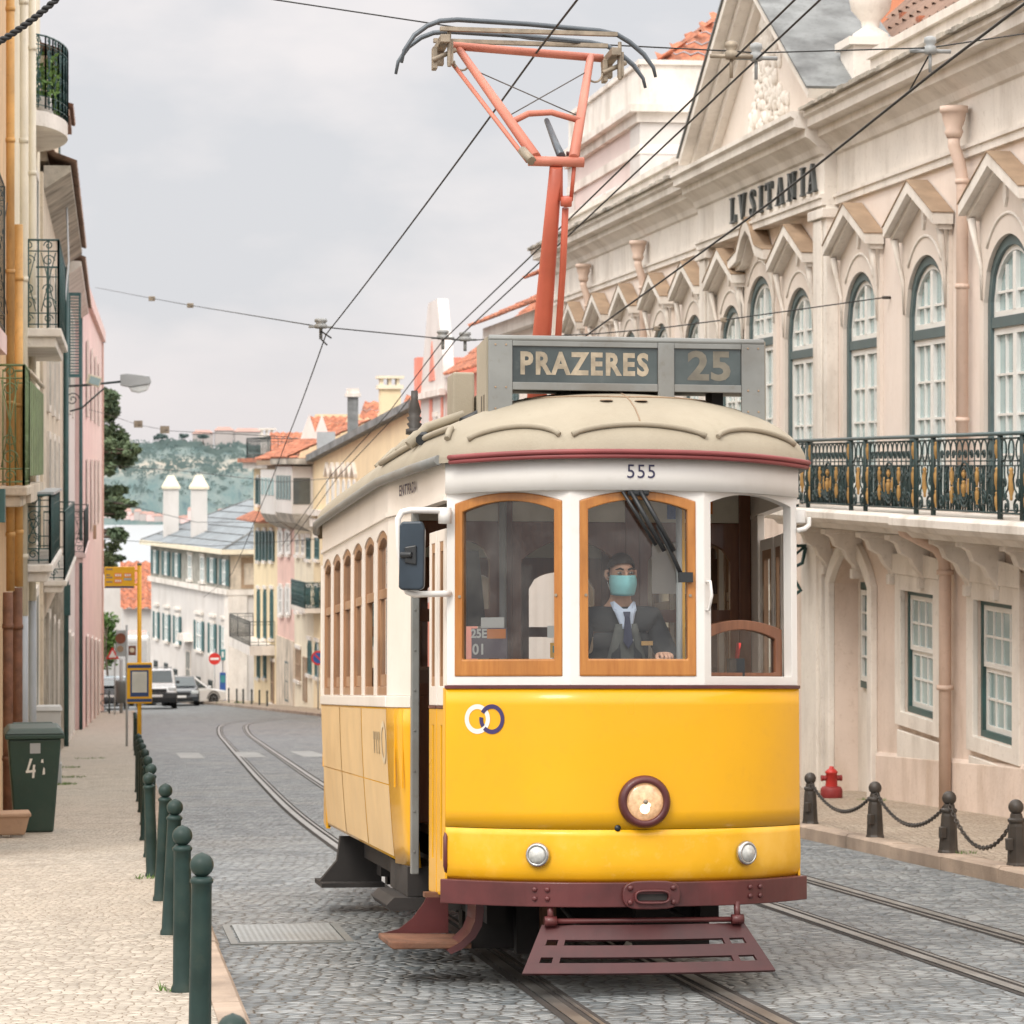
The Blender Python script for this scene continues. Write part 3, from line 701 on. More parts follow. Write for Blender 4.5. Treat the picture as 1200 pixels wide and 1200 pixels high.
# ================================================================== TRAM
TY = 14.9
tram = thing('tram', 'vintage yellow and ivory tram with wooden window frames coming up the street', 'tram', (2.575, TY, gz(TY) + .008), rot=(-math.atan(.0755), .011, .012))
FA_, FP_ = .42, 2.6
def fy(x): return -FA_ * (1 - min(1, abs(x) / .91) ** FP_)
def arcn(x):
    e = 1e-3; xa, xb = max(-.91, x - e), min(.91, x + e)
    d = V((xb - xa, fy(xb) - fy(xa), 0)).normalized(); return V((d.y, -d.x, 0))
def arc(x, z, off=0.): return V((x, fy(x), z)) + arcn(x) * off
def P(name, mb, m, par=tram, **k): return mb.build(name, m, par, local=True, **k)

# --- dash
def xs(u): return -.91 * math.cos(PI * u)        # denser at the corners
XS = [xs(i / 40) for i in range(41)]
def strip(mb, z0, z1, off0=0., off1=None, nz=1, smooth=True, x0=-.91, x1=.91, offf=None):
    X = [x for x in XS if x0 - 1e-6 <= x <= x1 + 1e-6]
    if X[0] > x0 + 1e-6: X.insert(0, x0)
    if X[-1] < x1 - 1e-6: X.append(x1)
    off1 = off0 if off1 is None else off1
    vs = []
    for j in range(nz + 1):
        t = j / nz; o = off0 + (off1 - off0) * t
        if offf: o = offf(z0 + (z1 - z0) * t)
        for x in X: vs.append(arc(x, z0 + (z1 - z0) * t, o))
    w = len(X)
    mb.add(vs, [(j * w + i, j * w + i + 1, (j + 1) * w + i + 1, (j + 1) * w + i) for j in range(nz) for i in range(w - 1)], smooth)
def band(mb, z0, z1, o0, o1, x0=-.91, x1=.91):      # closed solid strip following the nose
    X = [x for x in XS if x0 < x < x1]; X = [x0] + X + [x1]
    vs = []
    for x in X: vs += [arc(x, z0, o0), arc(x, z0, o1), arc(x, z1, o1), arc(x, z1, o0)]
    fs = []
    for i in range(len(X) - 1):
        for k in range(4): fs.append((i * 4 + k, i * 4 + (k + 1) % 4, i * 4 + 4 + (k + 1) % 4, i * 4 + 4 + k))
    fs += [(0, 3, 2, 1), tuple(len(X) * 4 - 4 + k for k in range(4))]
    mb.add(vs, fs, False)
mb = MB(); strip(mb, .795, 1.49, nz=8)
for s in (-1, 1): mb.add([(s * .91, 0, .53), (s * .915, .05, .53), (s * .915, .05, 1.49), (s * .91, 0, 1.49)], [(0, 1, 2, 3)])
dash = P('front_panel', mb, m_yel, solid=.012)
mb = MB(); strip(mb, .525, .792, nz=8, offf=lambda z: -.0005 + .004 * max(0, math.sin((z - .525) / .268 * PI)) ** 1.6 - .03 * max(0, (.60 - z) / .075) ** 2)
P('lower_front_panel', mb, m_yel2, solid=.012)
mb = MB(); band(mb, 1.487, 1.503, -.07, .014); P('belt_moulding', mb, m_maroon)
# bumper with its rivet plates and coupler
mb = MB(); band(mb, .415, .535, -.03, .045)
bump = P('bumper', mb, m_maroon, bevel=.008)
mb = MB()
for xc in (-.47, .58):
    for dx in (-.028, .028):
        for dz in (-.022, .022):
            p = arc(xc + dx, .478 + dz, .045); n = arcn(xc + dx)
            mb.lathe([(.014, 0), (.012, .008), (.004, .012)], 8, Matrix.Translation(p) @ rot_to(n))
P('rivets', mb, m_maroon, bump)
def plate(mb, loop, x, z, off, th):
    n = arcn(x); tx = V((-n.y, n.x, 0)); c = arc(x, z, off)
    mb.prism(loop, lambda u, w, o: c + tx * u + V((0, 0, w)) + n * o, 0, th)
mb = MB(); lo = []
for i in range(24):
    a = 2 * PI * i / 24; lo.append((.145 * (abs(math.cos(a)) ** .45) * (1 if math.cos(a) > 0 else -1), .070 * (abs(math.sin(a)) ** .8) * (1 if math.sin(a) > 0 else -1)))
plate(mb, lo, .045, .475, .045, .028); P('coupler_plate', mb, m_maroon, bump, bevel=.006)
mb = MB()
li = [(u * .55, w * .36) for u, w in lo]
n = arcn(.045); tx = V((-n.y, n.x, 0)); c = arc(.045, .468, .073)
mb.ring([(u * .62, w * .5) for u, w in lo], li, lambda u, w, o: c + tx * u + V((0, 0, w)) + n * o, 0, .03)
P('coupler_rim', mb, m_maroon, bump, bevel=.004)
mb = MB(); plate(mb, [(-.075, -.018), (.075, -.018), (.075, .012), (-.075, .012)], .045, .468, .0735, .004); P('coupler_slot', mb, m_under, bump)
mb = MB()
for sx in (-1, 1):
    for dz in (-.035, .035):
        p = arc(.045 + sx * .105, .475 + dz, .073); mb.lathe([(.016, 0), (.013, .012), (.004, .016)], 8, Matrix.Translation(p) @ rot_to(n))
P('coupler_bolts', mb, m_maroon, bump)

# --- headlamp and marker lamps (the photo shows the headlamp lit)
def lamp_at(x, z, off): return Matrix.Translation(arc(x, z, off)) @ rot_to(arcn(x))
M = lamp_at(.02, .93, .004)
mb = MB(); mb.lathe([(.128, 0), (.130, .03), (.118, .052), (.098, .055), (.092, .045), (.092, .03)], 40, M, cap=False); hl = P('headlight', mb, m_maroon)
mb = MB(); mb.lathe([(.093, .034), (.08, .044), (.05, .051), (.001, .054)], 36, M, cap=False); P('lens', mb, m_lens, hl)
mb = MB()
for dx, dz, rr in ((-.004, -.034, .026), (.014, -.016, .013)):
    mb.lathe([(rr, 0), (.001, .003)], 12, M @ Matrix.Translation((dx, dz, .0535)), cap=False)
P('bulb_glow', mb, m_lens_hot, hl)
mb = MB(); mb.lathe([(.012, .054), (.010, .062), (.001, .063)], 12, M, cap=False); P('lens_knob', mb, m_brass, hl)
for x in (-.49, .55):
    M = lamp_at(x, .668, .014)
    mb = MB(); mb.lathe([(.060, 0), (.062, .012), (.054, .026), (.046, .028), (.044, .018)], 28, M, cap=False); l = P('marker_light', mb, m_chrome)
    mb = MB(); mb.lathe([(.045, .02), (.034, .036), (.001, .042)], 24, M, cap=False); P('lens', mb, m_lens2, l)
mb = MB(); M = lamp_at(-.11, .80, .0); mb.lathe([(.016, 0), (.016, .008), (.001, .01)], 12, M, cap=False); P('socket', mb, m_black)

# --- operator emblem: two interlocking rings; fleet number
def arcmap(xc, zc, off):
    def f(u, w): return arc(max(-.909, min(.909, xc + u * abs(arcn(xc).y))), zc + w, off)
    return f
f = arcmap(-.735, 1.335, .008)
def ring_part(mb, f, cx, r0, r1, a0, a1, n=36):
    vs = []
    for i in range(n + 1):
        a = a0 + (a1 - a0) * i / n
        for r in (r0, r1): vs.append(f(cx + r * math.cos(a), r * math.sin(a)))
    mb.add(vs, [(2 * i, 2 * i + 1, 2 * i + 3, 2 * i + 2) for i in range(n)])
mb = MB(); ring_part(mb, f, -.043, .050, .074, 0, 2 * PI); P('emblem_ring', mb, m_offwhite)
f2 = arcmap(-.735, 1.335, .0095)
mb = MB(); ring_part(mb, f2, .043, .052, .074, -2.35, 2.62); ring_part(mb, f2, .043, .052, .074, 3.0, 3.75, 8); P('emblem_ring', mb, m_purple)
mb = MB(); put_text(mb, '555', .098, lambda x, y: arc(.012 + x, 2.562 + y, .0155), sx=.95, spacing=1.12); P('fleet_number', mb, m_navy)

# --- front window band: three flat facets
NODES = [(-.91, 0), (-.34, fy(-.34)), (.34, fy(.34)), (.91, 0)]
def facet(i):
    a, b = V((*NODES[i], 0)), V((*NODES[i + 1], 0)); d = (b - a); L = d.length; d.normalize(); n = V((d.y, -d.x, 0))
    return (lambda u, z, o: a + d * u + n * o + V((0, 0, z))), L
def rect_from(loop, L, z0, z1):                   # outer rectangle matching an arch loop point for point
    m = len(loop) - 2; out = [(0, z0), (L, z0)]
    for i in range(m): out.append((L - L * i / (m - 1), z1))
    return out
for i in range(3):
    mp, L = facet(i)
    u0, u1, z0, z1, ri = .048, L - .044, 1.548, 2.420, .050
    op = arch_loop(u0, u1, z0, z1, ri, 14)
    mb = MB(); mb.ring(rect_from(op, L, 1.503, 2.476), op, mp, -.055, 0)
    P('front_frame', mb, m_ivory_w, bevel=.004)
    if i < 2:
        ins = inset_arch(u0, u1, z0, z1, ri, .043, .086, 14)
        mb = MB(); mb.ring(op, ins, mp, -.045, .007); w = P('windscreen', mb, m_wood, bevel=.006)
        mb = MB(); mb.face(ins, mp, -.018); P('glass', mb, m_glass, w)
        mb = MB()
        for uu in (u0 + .03, u1 - .03):
            p0, p1 = mp(uu, 1.95, .006), mp(uu, 1.95, .012); mb.tube([p0, p1], .008, 8)
        P('screw', mb, m_brass, w)
    else:                                          # open front window with its sash let down
        lo = arch_loop(u0, u1, z0, 1.79, .045, 14); li = inset_arch(u0, u1, z0, 1.79, .045, .05, .02, 14)
        mb = MB(); mb.ring(lo, li, mp, -.10, -.065); w = P('lowered_sash', mb, m_wood_d, bevel=.005)
        mb = MB(); mb.face(li, mp, -.082); P('glass', mb, m_glass, w)
    if i == 2:                                     # latch on the post
        pass
mp, L = facet(2)
mb = MB(); mb.tube([mp(.012, 2.02, .004), mp(.012, 2.02, .03), mp(.016, 1.95, .035), mp(.012, 1.88, .02), mp(.012, 1.88, .002)], .008, 8); P('grab_latch', mb, m_ivory_w)
mb = MB(); strip(mb, 2.472, 2.645, .002, nz=2); P('header_panel', mb, m_ivory_w, solid=.02)
mb = MB(); band(mb, 2.474, 2.481, -.06, .006)
for k in range(13):
    x = -.85 + 1.7 * k / 12; mb.lathe([(.006, 0), (.004, .004)], 6, lamp_at(x, 2.495, .004))
P('header_moulding', mb, m_ivory_w)
mb = MB()
for zz_, o, r in ((2.626, .064, .013), (2.648, .074, .013)): mb.tube([arc(x, zz_ + .012 * (1 - (x / .91) ** 2), o) for x in [-.86 + 1.77 * i / 48 for i in range(49)]], r, 8)
P('gutter', mb, m_redrail)

# --- side walls (both sides)
SALOON = (1.5, 5.9)
def side(s, A, B):
    a, b = V((s * A[0], A[1], 0)), V((s * B[0], B[1], 0)); d = b - a; L = d.length; d.normalize(); n = V((d.y, -d.x, 0)) * (1 if s > 0 else -1)
    if n.x * s < 0: n = -n
    return (lambda u, z, o: a + d * u + n * o + V((0, 0, z))), L
def tuck(z): return -.05 * max(0, (1.385 - z) / .835) ** 1.6
def wallstrip(mb, mp, L, z0, z1, off, nz=1, tk=False, u0=0, u1=None):
    u1 = L if u1 is None else u1
    mb.grid(lambda a, b: mp(u0 + (u1 - u0) * a, z0 + (z1 - z0) * b, off + (tuck(z0 + (z1 - z0) * b) if tk else 0)), 2, nz)
for s in (-1, 1):
    mp, L = side(s, (1.05, SALOON[0]), (1.05, SALOON[1]))
    mb = MB(); wallstrip(mb, mp, L, .55, 1.385, 0, 8, True); sp = P('side_panel', mb, m_yel, solid=.01)
    if s < 0:
        pw = L / 3
        for k in range(3):
            mb = MB(); wallstrip(mb, mp, L, .565, .955, .0075, 6, True, k * pw + .02, (k + 1) * pw - .02); wallstrip(mb, mp, L, .961, 1.375, .0075, 4, True, k * pw + .02, (k + 1) * pw - .02)
            fm = P('advert_film', mb, m_film, sp)
            if k == 0:
                mb = MB()
                for j in range(3): wallstrip(mb, mp, L, 1.20, 1.245 + .0, .010, 1, True, .40 + j * .13, .50 + j * .13); wallstrip(mb, mp, L, 1.12, 1.20, .010, 1, True, .43 + j * .13, .47 + j * .13)
                P('faded_print', mb, m_film_t, fm)
                mb = MB(); vs = []
                for i in range(25):
                    a = 2 * PI * i / 24
                    for r in (.72, 1.): vs.append(mp(.18 + .13 * r * math.cos(a), 1.19 + .12 * r * math.sin(a), .011 + tuck(1.19 + .12 * r * math.sin(a))))
                mb.add(vs, [(2 * i, 2 * i + 1, 2 * i + 3, 2 * i + 2) for i in range(24)]); P('faded_ring', mb, m_film_w, fm)
    mb = MB(); mb.prism(rect_loop(0, L, 1.386, 1.448), mp, -.05, .016); P('window_sill', mb, m_ivory, bevel=.006)
    nW = 6; pw = L / nW
    for k in range(nW):
        q = (lambda k: (lambda u, z, o: mp(k * pw + u, z, o)))(k)
        op = arch_loop(.065, pw - .065, 1.452, 2.335, .05, 10)
        mb = MB(); mb.ring(rect_from(op, pw, 1.449, 2.44), op, q, -.05, 0); P('side_post_frame', mb, m_ivory, bevel=.004)
        ins = inset_arch(.065, pw - .065, 1.452, 2.335, .05, .042, .05, 10)
        mb = MB(); mb.ring(op, ins, q, -.05, -.008); mb.prism(rect_loop(.10, pw - .10, 2.0, 2.055), q, -.045, -.014); w = P('side_window', mb, m_wood_b, bevel=.004)
        if not (k == 1 and s < 0):
            mb = MB(); mb.prism(rect_loop(.107, .15, 1.505, 1.998), q, -.043, -.02); mb.prism(rect_loop(pw - .15, pw - .107, 1.505, 1.998), q, -.043, -.02); mb.prism(rect_loop(.151, pw - .151, 1.505, 1.57), q, -.043, -.02)
            P('lower_sash', mb, m_wood_b, w)
            mb = MB(); mb.face(ins, q, -.03); P('glass', mb, m_glass_side, w)
        else:
            up = [(u, z) for u, z in ins if z > 2.05]
            mb = MB(); mb.face([(.107, 2.056), (pw - .107, 2.056)] + up, q, -.03); P('glass', mb, m_glass_side, w)
    # letterboard: platform + saloon
    for A, B in (((.91, .0), (.975, 1.0)), ((.975, 1.0), (1.05, 1.5)), ((1.05, 1.5), (1.05, 5.9)), ((1.05, 5.9), (.975, 6.4)), ((.975, 6.4), (.91, 7.4))):
        m2, L2 = side(s, A, B)
        mb = MB(); mb.prism(rect_loop(0, L2, 2.455, 2.675), m2, -.03, .004); mb.prism(rect_loop(0, L2, 2.44, 2.462), m2, -.045, .016); P('letterboard', mb, m_ivory)
    # corner panels front and rear
    for A, B in (((.975, 1.0), (1.05, 1.5)), ((1.05, 5.9), (.975, 6.4))):
        m2, L2 = side(s, A, B)
        mb = MB(); wallstrip(mb, m2, L2, .53, 1.385, 0, 8, True); P('corner_panel', mb, m_yel, solid=.012)
        mb = MB()
        for uu in (.17, .34): mb.prism(rect_loop(uu - .006, uu + .006, .95, 1.38), m2, -.0, .006)
        P('panel_rib', mb, m_yel)
        mb = MB(); mb.prism(rect_loop(0, L2, 1.386, 1.448), m2, -.04, .012); mb.prism(rect_loop(0, L2, 1.449, 2.44), m2, -.04, 0); P('corner_pillar', mb, m_ivory, bevel=.004)
    # rear platform, closed
    m2, L2 = side(s, (.975, 6.4), (.91, 7.4))
    mb = MB(); mb.prism(rect_loop(0, L2, .5, 1.42), m2, -.03, 0); P('rear_platform_panel', mb, m_yel)
    op = rect_loop(.12, L2 - .12, 1.5, 2.36)
    mb = MB(); mb.ring(rect_loop(0, L2, 1.421, 2.44), op, m2, -.04, 0); P('rear_door_frame', mb, m_ivory)
    mb = MB(); mb.face(op, m2, -.02); P('rear_door_glass', mb, m_glass_side)
# front left doorway: metal post, folded leaves, step
mb = MB(); mb.box(-.982, -.940, .925, .985, .50, 2.44)
dp = P('door_post', mb, m_greymet, bevel=.006)
mb = MB()
for k in range(9): mb.lathe([(.007, 0), (.005, .006)], 6, Matrix.Translation((-.965, .925, .62 + k * .215)) @ rot_to((0, -1, 0)))
P('rivets', mb, m_greymet, dp)
for s in (-1, 1):
    leaves = [((.912, .045), (.925, .27)), ((.927, .285), (.936 if s < 0 else .96, .52 if s < 0 else .60))]
    if s > 0: leaves.append(((.96, .615), (.975, .985)))
    for A, B in leaves:
        m2, L2 = side(s, A, B)
        mb = MB(); sl = rect_loop(L2 * .36, L2 * .56, .62, 1.30)
        mb.ring(rect_loop(0, L2, .44, 1.385), sl, m2, -.03, 0); lf = P('door_leaf', mb, m_yel, bevel=.004)
        mb = MB(); mb.prism(sl, m2, -.025, -.012); P('slot_pane', mb, m_signglass, lf)
        o2 = rect_loop(.055, L2 - .055, 1.50, 2.24)
        mb = MB(); mb.prism(rect_loop(0, L2, 1.386, 1.40), m2, -.03, .004); mb.cur = 0; P('leaf_moulding', mb, m_maroon, lf)
        mb = MB(); mb.ring(rect_loop(0, L2, 1.401, 2.30), o2, m2, -.03, 0); P('upper_leaf', mb, m_ivory, lf, bevel=.003)
        o3 = rect_loop(.055 + L2 * .12, L2 - .055 - L2 * .12, 1.55, 2.19)
        mb = MB(); mb.ring(o2, o3, m2, -.028, -.004); P('wood_frame', mb, m_wood_b, lf)
        mb = MB(); mb.face(o3, m2, -.015); P('glass', mb, m_glass_side, lf)
mb = MB(); mb.tube([(-.90, .02, .55), (-.915, -.012, .60), (-.915, -.012, .74), (-.90, .02, .78)], .012, 8); P('door_hinge', mb, m_maroon)
mb = MB(); put_text(mb, 'ENTRADA', .082, lambda x, y: V((-(.91 + .065 * (1.02 - x)) - .012 if 1.02 - x < 1 else -(.975 + .15 * (.02 - x)) - .012, 1.02 - x, 2.565 + y)), bold=.0015, spacing=1.15); P('side_lettering', mb, m_navy)

def step(y0, y1, name='boarding_step', m_rust=m_rust, m_maroon=m_maroon):
    mb = MB(); mb.prism([(-1.17, .175), (-1.15, .165), (-.75, .165), (-.75, .195), (-1.17, .205)], lambda x, z, o: V((x, o, z)), y0, y1)
    st = P(name, mb, m_rust, bevel=.008)
    mb = MB()
    c = [(-.70, .44), (-.69, .36), (-.70, .28), (-.735, .22), (-.80, .165), (-.86, .140), (-.88, .160), (-.81, .20), (-.76, .25), (-.735, .31), (-.73, .44)]
    mb.prism(c, lambda x, z, o: V((x, o, z)), y0 - .02, y0 + .30); P('curved_bracket', mb, m_maroon, st)
    c = [(-.88, .47), (-.93, .36), (-.99, .28), (-1.06, .225), (-1.165, .2), (-.80, .2), (-.80, .47)]
    mb = MB(); mb.prism(c, lambda x, z, o: V((x, o, z)), y1 - .015, y1); P('gusset_plate', mb, m_maroon, st)
    mb = MB(); mb.box(-.99, -.70, y0 + .02, y0 + .10, .425, .45); P('upper_tread', mb, m_rust, st)
    return st
step(.22, .80)
mb = MB(); mb.prism([(-1.10, .33), (-1.08, .30), (-.7, .30), (-.7, .36), (-1.06, .37)], lambda x, z, o: V((x, o, z)), 1.05, 1.9); mb.box(-.98, -.60, 1.12, 2.0, .37, .53); P('side_board', mb, m_under)
mb = MB(); mb.prism([(-.98, .50), (-1.0, .34), (-1.12, .20), (-.7, .20), (-.7, .50)], lambda x, z, o: V((x, o, z)), 5.2, 5.3); mb.box(-1.12, -.7, 5.0, 5.6, .17, .2); P('rear_guard', mb, m_under)

# --- running gear
mb = MB()
mb.box(-.80, .80, -.10, 7.5, .50, .56); mb.box(-.62, -.52, .6, 6.9, .26, .50); mb.box(.52, .62, .6, 6.9, .26, .50); mb.box(-.62, .62, 1.6, 1.75, .15, .50); mb.box(-.62, .62, 5.6, 5.75, .15, .50); mb.box(-.5, .5, 2.8, 4.5, .16, .50)
mb.box(-.46, -.24, .62, .72, .10, .42); mb.box(-.70, -.40, .75, .85, .12, .5); mb.box(.20, .60, .75, .85, .12, .5)
P('underframe', mb, m_under)
mb = MB(); mb.box(-.34, -.26, .55, .63, .14, .40); P('sand_pipe_box', mb, m_rust)
for y in (2.3, 5.0):
    for x in (-.435, .435):
        mb = MB(); mb.lathe([(.05, -.06), (.33, -.05), (.38, -.05), (.39, -.03), (.345, -.02), (.34, .05), (.12, .04), (.1, .07), (.01, .07)], 30, Matrix.Translation((x, y, .385)) @ Matrix.Rotation(PI / 2 * (1 if x > 0 else -1), 4, 'Y'), cap=True); P('wheel', mb, m_under)
    mb = MB(); mb.tube([(-.6, y, .385), (.6, y, .385)], .05, 10); mb.box(-.74, -.63, y - .14, y + .14, .25, .49); mb.box(.63, .74, y - .14, y + .14, .25, .49); P('axle', mb, m_under)
for x in (-.80, .80): 
    mb = MB(); mb.box(x - .02, x + .02, 1.9, 5.6, .36, .50); P('side_beam', mb, m_under)

# --- slatted fender in front
def fen(u, w): # u across, w 0 (top) .. 1 (bottom)
    return V((u * (.50 + .13 * w), -.40 - .17 * w + .06 * u * u, .335 - .235 * w))
fx = .03
mb = MB()
def fslat(w0, w1, a=-1., b=1.):
    n = 12
    vs = []
    for t in range(n + 1):
        u = a + (b - a) * t / n
        for w in (w0, w1): vs.append(fen(u, w) + V((fx, 0, 0)))
    mb.add(vs, [(2 * i, 2 * i + 1, 2 * i + 3, 2 * i + 2) for i in range(n)])
for a in ((.06, .35), (.46, .69), (.80, 1.0)): fslat(*a)
for a, b in ((-1, -.90), (.90, 1), (-.80, -.74), (.70, .76)): fslat(.35, .46, a, b); fslat(.69, .80, a, b)
fd = P('fender', mb, mat('dark maroon paint', (.062, .013, .014), .45, .3, 5, dirt=(.04, .018, .016), damt=.5), solid=.016)
mb = MB(); mb.tube([(fx - .50, -.385, .345), (fx + .50, -.385, .345)], .013, 10)
for x in (-.47, .47): mb.tube([(fx + x - .03, -.385, .345), (fx + x + .03, -.385, .345)], .025, 10); mb.tube([(fx + x, -.385, .345), (fx + x, -.37, .43)], .016, 8)
P('pivot_rod', mb, m_maroon, fd)
mb = MB(); mb.tube([(-.3, -.36, .32), (-.25, .6, .38)], .014, 6); mb.tube([(.3, -.36, .32), (.25, .6, .38)], .014, 6); P('stay_rod', mb, m_under, fd)

# --- roof
def outline(n_arc=28):
    pts = []
    for i in range(n_arc + 1):
        x = -.91 * math.cos(PI * i / n_arc); p = arc(x, 0, .058); pts.append((p.x, p.y))
    R_ = [(1.02, .55), (1.06, 1.0), (1.105, 1.6), (1.11, 2.6), (1.11, 3.7), (1.11, 4.8), (1.105, 5.8), (1.06, 6.4), (1.02, 6.85)]
    pts += R_
    pts += [(-x, 7.4 - y) if False else (x, 7.4 - y) for x, y in [(p[0], p[1]) for p in pts[:n_arc + 1]][::-1]]
    pts += [(-x, y) for x, y in R_[::-1]]
    return pts
OUT = outline()
def roof_h(s): return 2.652 + .395 * (1 - (1 - s) ** 2) ** .55
def roofp(i, s):
    x, y = OUT[i % len(OUT)]; yy = max(.55, min(6.85, y))
    bow = .014 * (1 - min(1, abs(x) / 1.05) ** 2) if (y < .3 or y > 7.1) else 0
    return V((x * (1 - s), y + (yy - y) * s, roof_h(s) + bow * (1 - s)))
N = len(OUT); SS = [0, .008, .03, .07, .13, .22, .34, .48, .64, .82, .98]
mb = MB(); vs = [roofp(i, s) for s in SS for i in range(N)]
mb.add(vs, [(j * N + i, j * N + (i + 1) % N, (j + 1) * N + (i + 1) % N, (j + 1) * N + i) for j in range(len(SS) - 1) for i in range(N)], True)
mb.add([roofp(i, 0) - V((0, 0, .03)) for i in range(N)] + [roofp(i, 0) for i in range(N)], [(i, (i + 1) % N, N + (i + 1) % N, N + i) for i in range(N)])
roof = P('roof', mb, m_roofc)
mb = MB(); mb.tube([roofp(i, .0) + V((0, 0, -.012)) for i in range(28, 39)], .026, 8); mb.tube([roofp(i, .0) + V((0, 0, -.012)) for i in list(range(len(OUT) - 9, len(OUT))) + [0]], .026, 8); P('roof_gutter', mb, m_greymet, roof)
def frontroof(x, s):                              # point on the hood above front position x
    p = arc(max(-.909, min(.909, x)), 0, .058); yy = .55
    bow = .014 * (1 - min(1, abs(p.x) / 1.05) ** 2)
    return V((p.x * (1 - s), p.y + (yy - p.y) * s, roof_h(s) + bow * (1 - s)))
for a, b in ((-.33, .34), (.40, .86), (-.80, -.39)):
    mb = MB()
    pts = []
    for i in range(25):
        t = i / 24; x = a + (b - a) * t; s = .022 + .045 * math.sin(PI * t) ** .7
        q = frontroof(x, s); pts.append(q + V((0, -.006, .012)))
    mb.tube(pts, .012, 8, flat=1.2); P('drip_rail', mb, m_roofc, roof)
mb = MB()
pts = []
for i in range(13):
    t = i / 12; k = N - 3 + t * 5
    i0 = int(math.floor(k)); f_ = k - i0; s = .03 + .06 * math.sin(PI * t)
    pts.append(roofp(i0, s).lerp(roofp(i0 + 1, s), f_) + V((-.012, 0, .012)))
mb.tube(pts, .016, 8); P('drip_rail', mb, m_roofc, roof)
# seams
mb = MB(); mb.tube([frontroof(.02, s) + V((0, 0, .001)) for s in (.07, .13, .22, .34, .48, .6, .8)], .004, 6); mb.tube([frontroof(x, .42 + .05 * abs(x)) + V((0, 0, .001)) for x in [-.85 + 1.7 * i / 24 for i in range(25)]], .005, 6); P('canvas_seam', mb, m_hood, roof)
mb = MB()
for x, s in ((-.16, .33), (.10, .33)): mb.lathe([(.035, 0), (.03, .006), (.001, .007)], 14, Matrix.Translation(frontroof(x, s)), cap=False)
P('roof_patch', mb, m_hood, roof)
# side hoses, ventilator and electrical boxes on the roof
mb = MB(); mb.tube([(-.97, .62, 2.80), (-.90, .9, 2.86), (-.82, 1.6, 2.90), (-.80, 3.2, 2.92), (-.82, 5.5, 2.9)], .030, 8); mb.tube([(-.78, .4, 2.88), (-.6, .5, 2.97), (-.45, .9, 3.03), (-.45, 2.0, 3.05)], .022, 8); P('roof_hose', mb, m_black, roof)
for y in (.75, 1.25, 1.8, 2.4):
    mb = MB(); mb.tube([(-1.02, y, 2.78), (-.92, y + .02, 2.88), (-.72, y + .03, 2.95)], .028, 8); P('hose_clamp', mb, m_roofc, roof)
mb = MB(); mb.box(-.76, -.64, .95, 1.2, 2.93, 3.20); P('resistor_box', mb, m_roofc, roof, bevel=.012)
mb = MB(); mb.box(-.63, -.56, .85, 1.1, 2.95, 3.08); P('junction_box', mb, m_roofc, roof, bevel=.01)
mb = MB(); mb.lathe([(.05, 0), (.05, .03), (.03, .035), (.045, .06), (.03, .07), (.045, .095), (.03, .105), (.04, .13), (.02, .2), (.02, .25)], 12, Matrix.Translation((-.86, 1.9, 2.94))); P('insulator', mb, m_iron_b, roof)
mb = MB()
for k in range(7): mb.lathe([(.06, 0), (.09, .012), (.06, .024)], 12, Matrix.Translation((-.40, 2.0, 3.05 + k * .034)))
P('insulator_stack', mb, m_iron, roof)
mb = MB(); mb.box(-.55, .3, 2.5, 4.0, 3.0, 3.06); P('roof_walkway', mb, m_greymet, roof)

# --- destination box
sb = MB(); sb.box(-.722, .722, .10, .46, 3.036, 3.292); sb.tube([(-.725, .09, 3.285), (.725, .09, 3.285)], .018, 8); box = P('destination_box', sb, m_greymet, bevel=.014); box.location.x = .04
mb = MB()
for x0, x1, z0 in ((-.725, -.602, 2.86), (.602, .725, 2.86), (.16, .245, 2.99)): mb.box(x0, x1, .072, .099, z0, 3.272)
mb.box(-.601, .159, .074, .099, 3.018, 3.058); mb.box(.246, .601, .074, .099, 3.018, 3.058); mb.box(-.601, .159, .076, .099, 3.245, 3.272); mb.box(.246, .601, .076, .099, 3.245, 3.272)
P('box_frame', mb, m_greymet, box, bevel=.003)
for s in (-1, 1):
    mb = MB(); mb.prism([(.10, 2.84), (.42, 2.90), (.46, 3.03), (.46, 3.28), (.10, 3.29)], lambda y, z, o: V((o, y, z)), s * .723, s * .735); P('box_cheek', mb, m_roofc, box)
mb = MB(); mb.box(-.7355, -.7345, .16, .20, 2.9, 3.0); mb.box(-.7355, -.7345, .25, .29, 2.92, 3.0); P('cheek_slot', mb, m_black, box)
for x0, x1 in ((-.600, .158), (.247, .600)):
    mb = MB(); mb.box(x0, x1, .090, .0985, 3.059, 3.244); P('sign_pane', mb, m_signglass, box)
mb = MB(); put_text(mb, 'PRAZERES', .158, lambda x, y: V((-.225 + x, .0885, 3.152 + y)), bold=.006, sx=.84, spacing=1.17); P('destination_lettering', mb, m_signtext, box)
mb = MB(); put_text(mb, '25', .205, lambda x, y: V((.435 + x, .0885, 3.150 + y)), bold=.007, sx=1.12, spacing=1.05); P('route_number', mb, m_signtext2, box)
mb = MB()
for x in (-.69, -.635, .635, .69):
    for z in (3.25, 3.03, 2.92): mb.lathe([(.006, 0), (.004, .004)], 6, Matrix.Translation((x, .072, z)) @ rot_to((0, -1, 0)))
P('box_rivets', mb, m_hood, box)
for x in (-.3, .1, .5):
    mb = MB(); mb.box(x - .03, x + .03, .2, .36, 2.93, 3.035); P('box_bracket', mb, m_under, box)

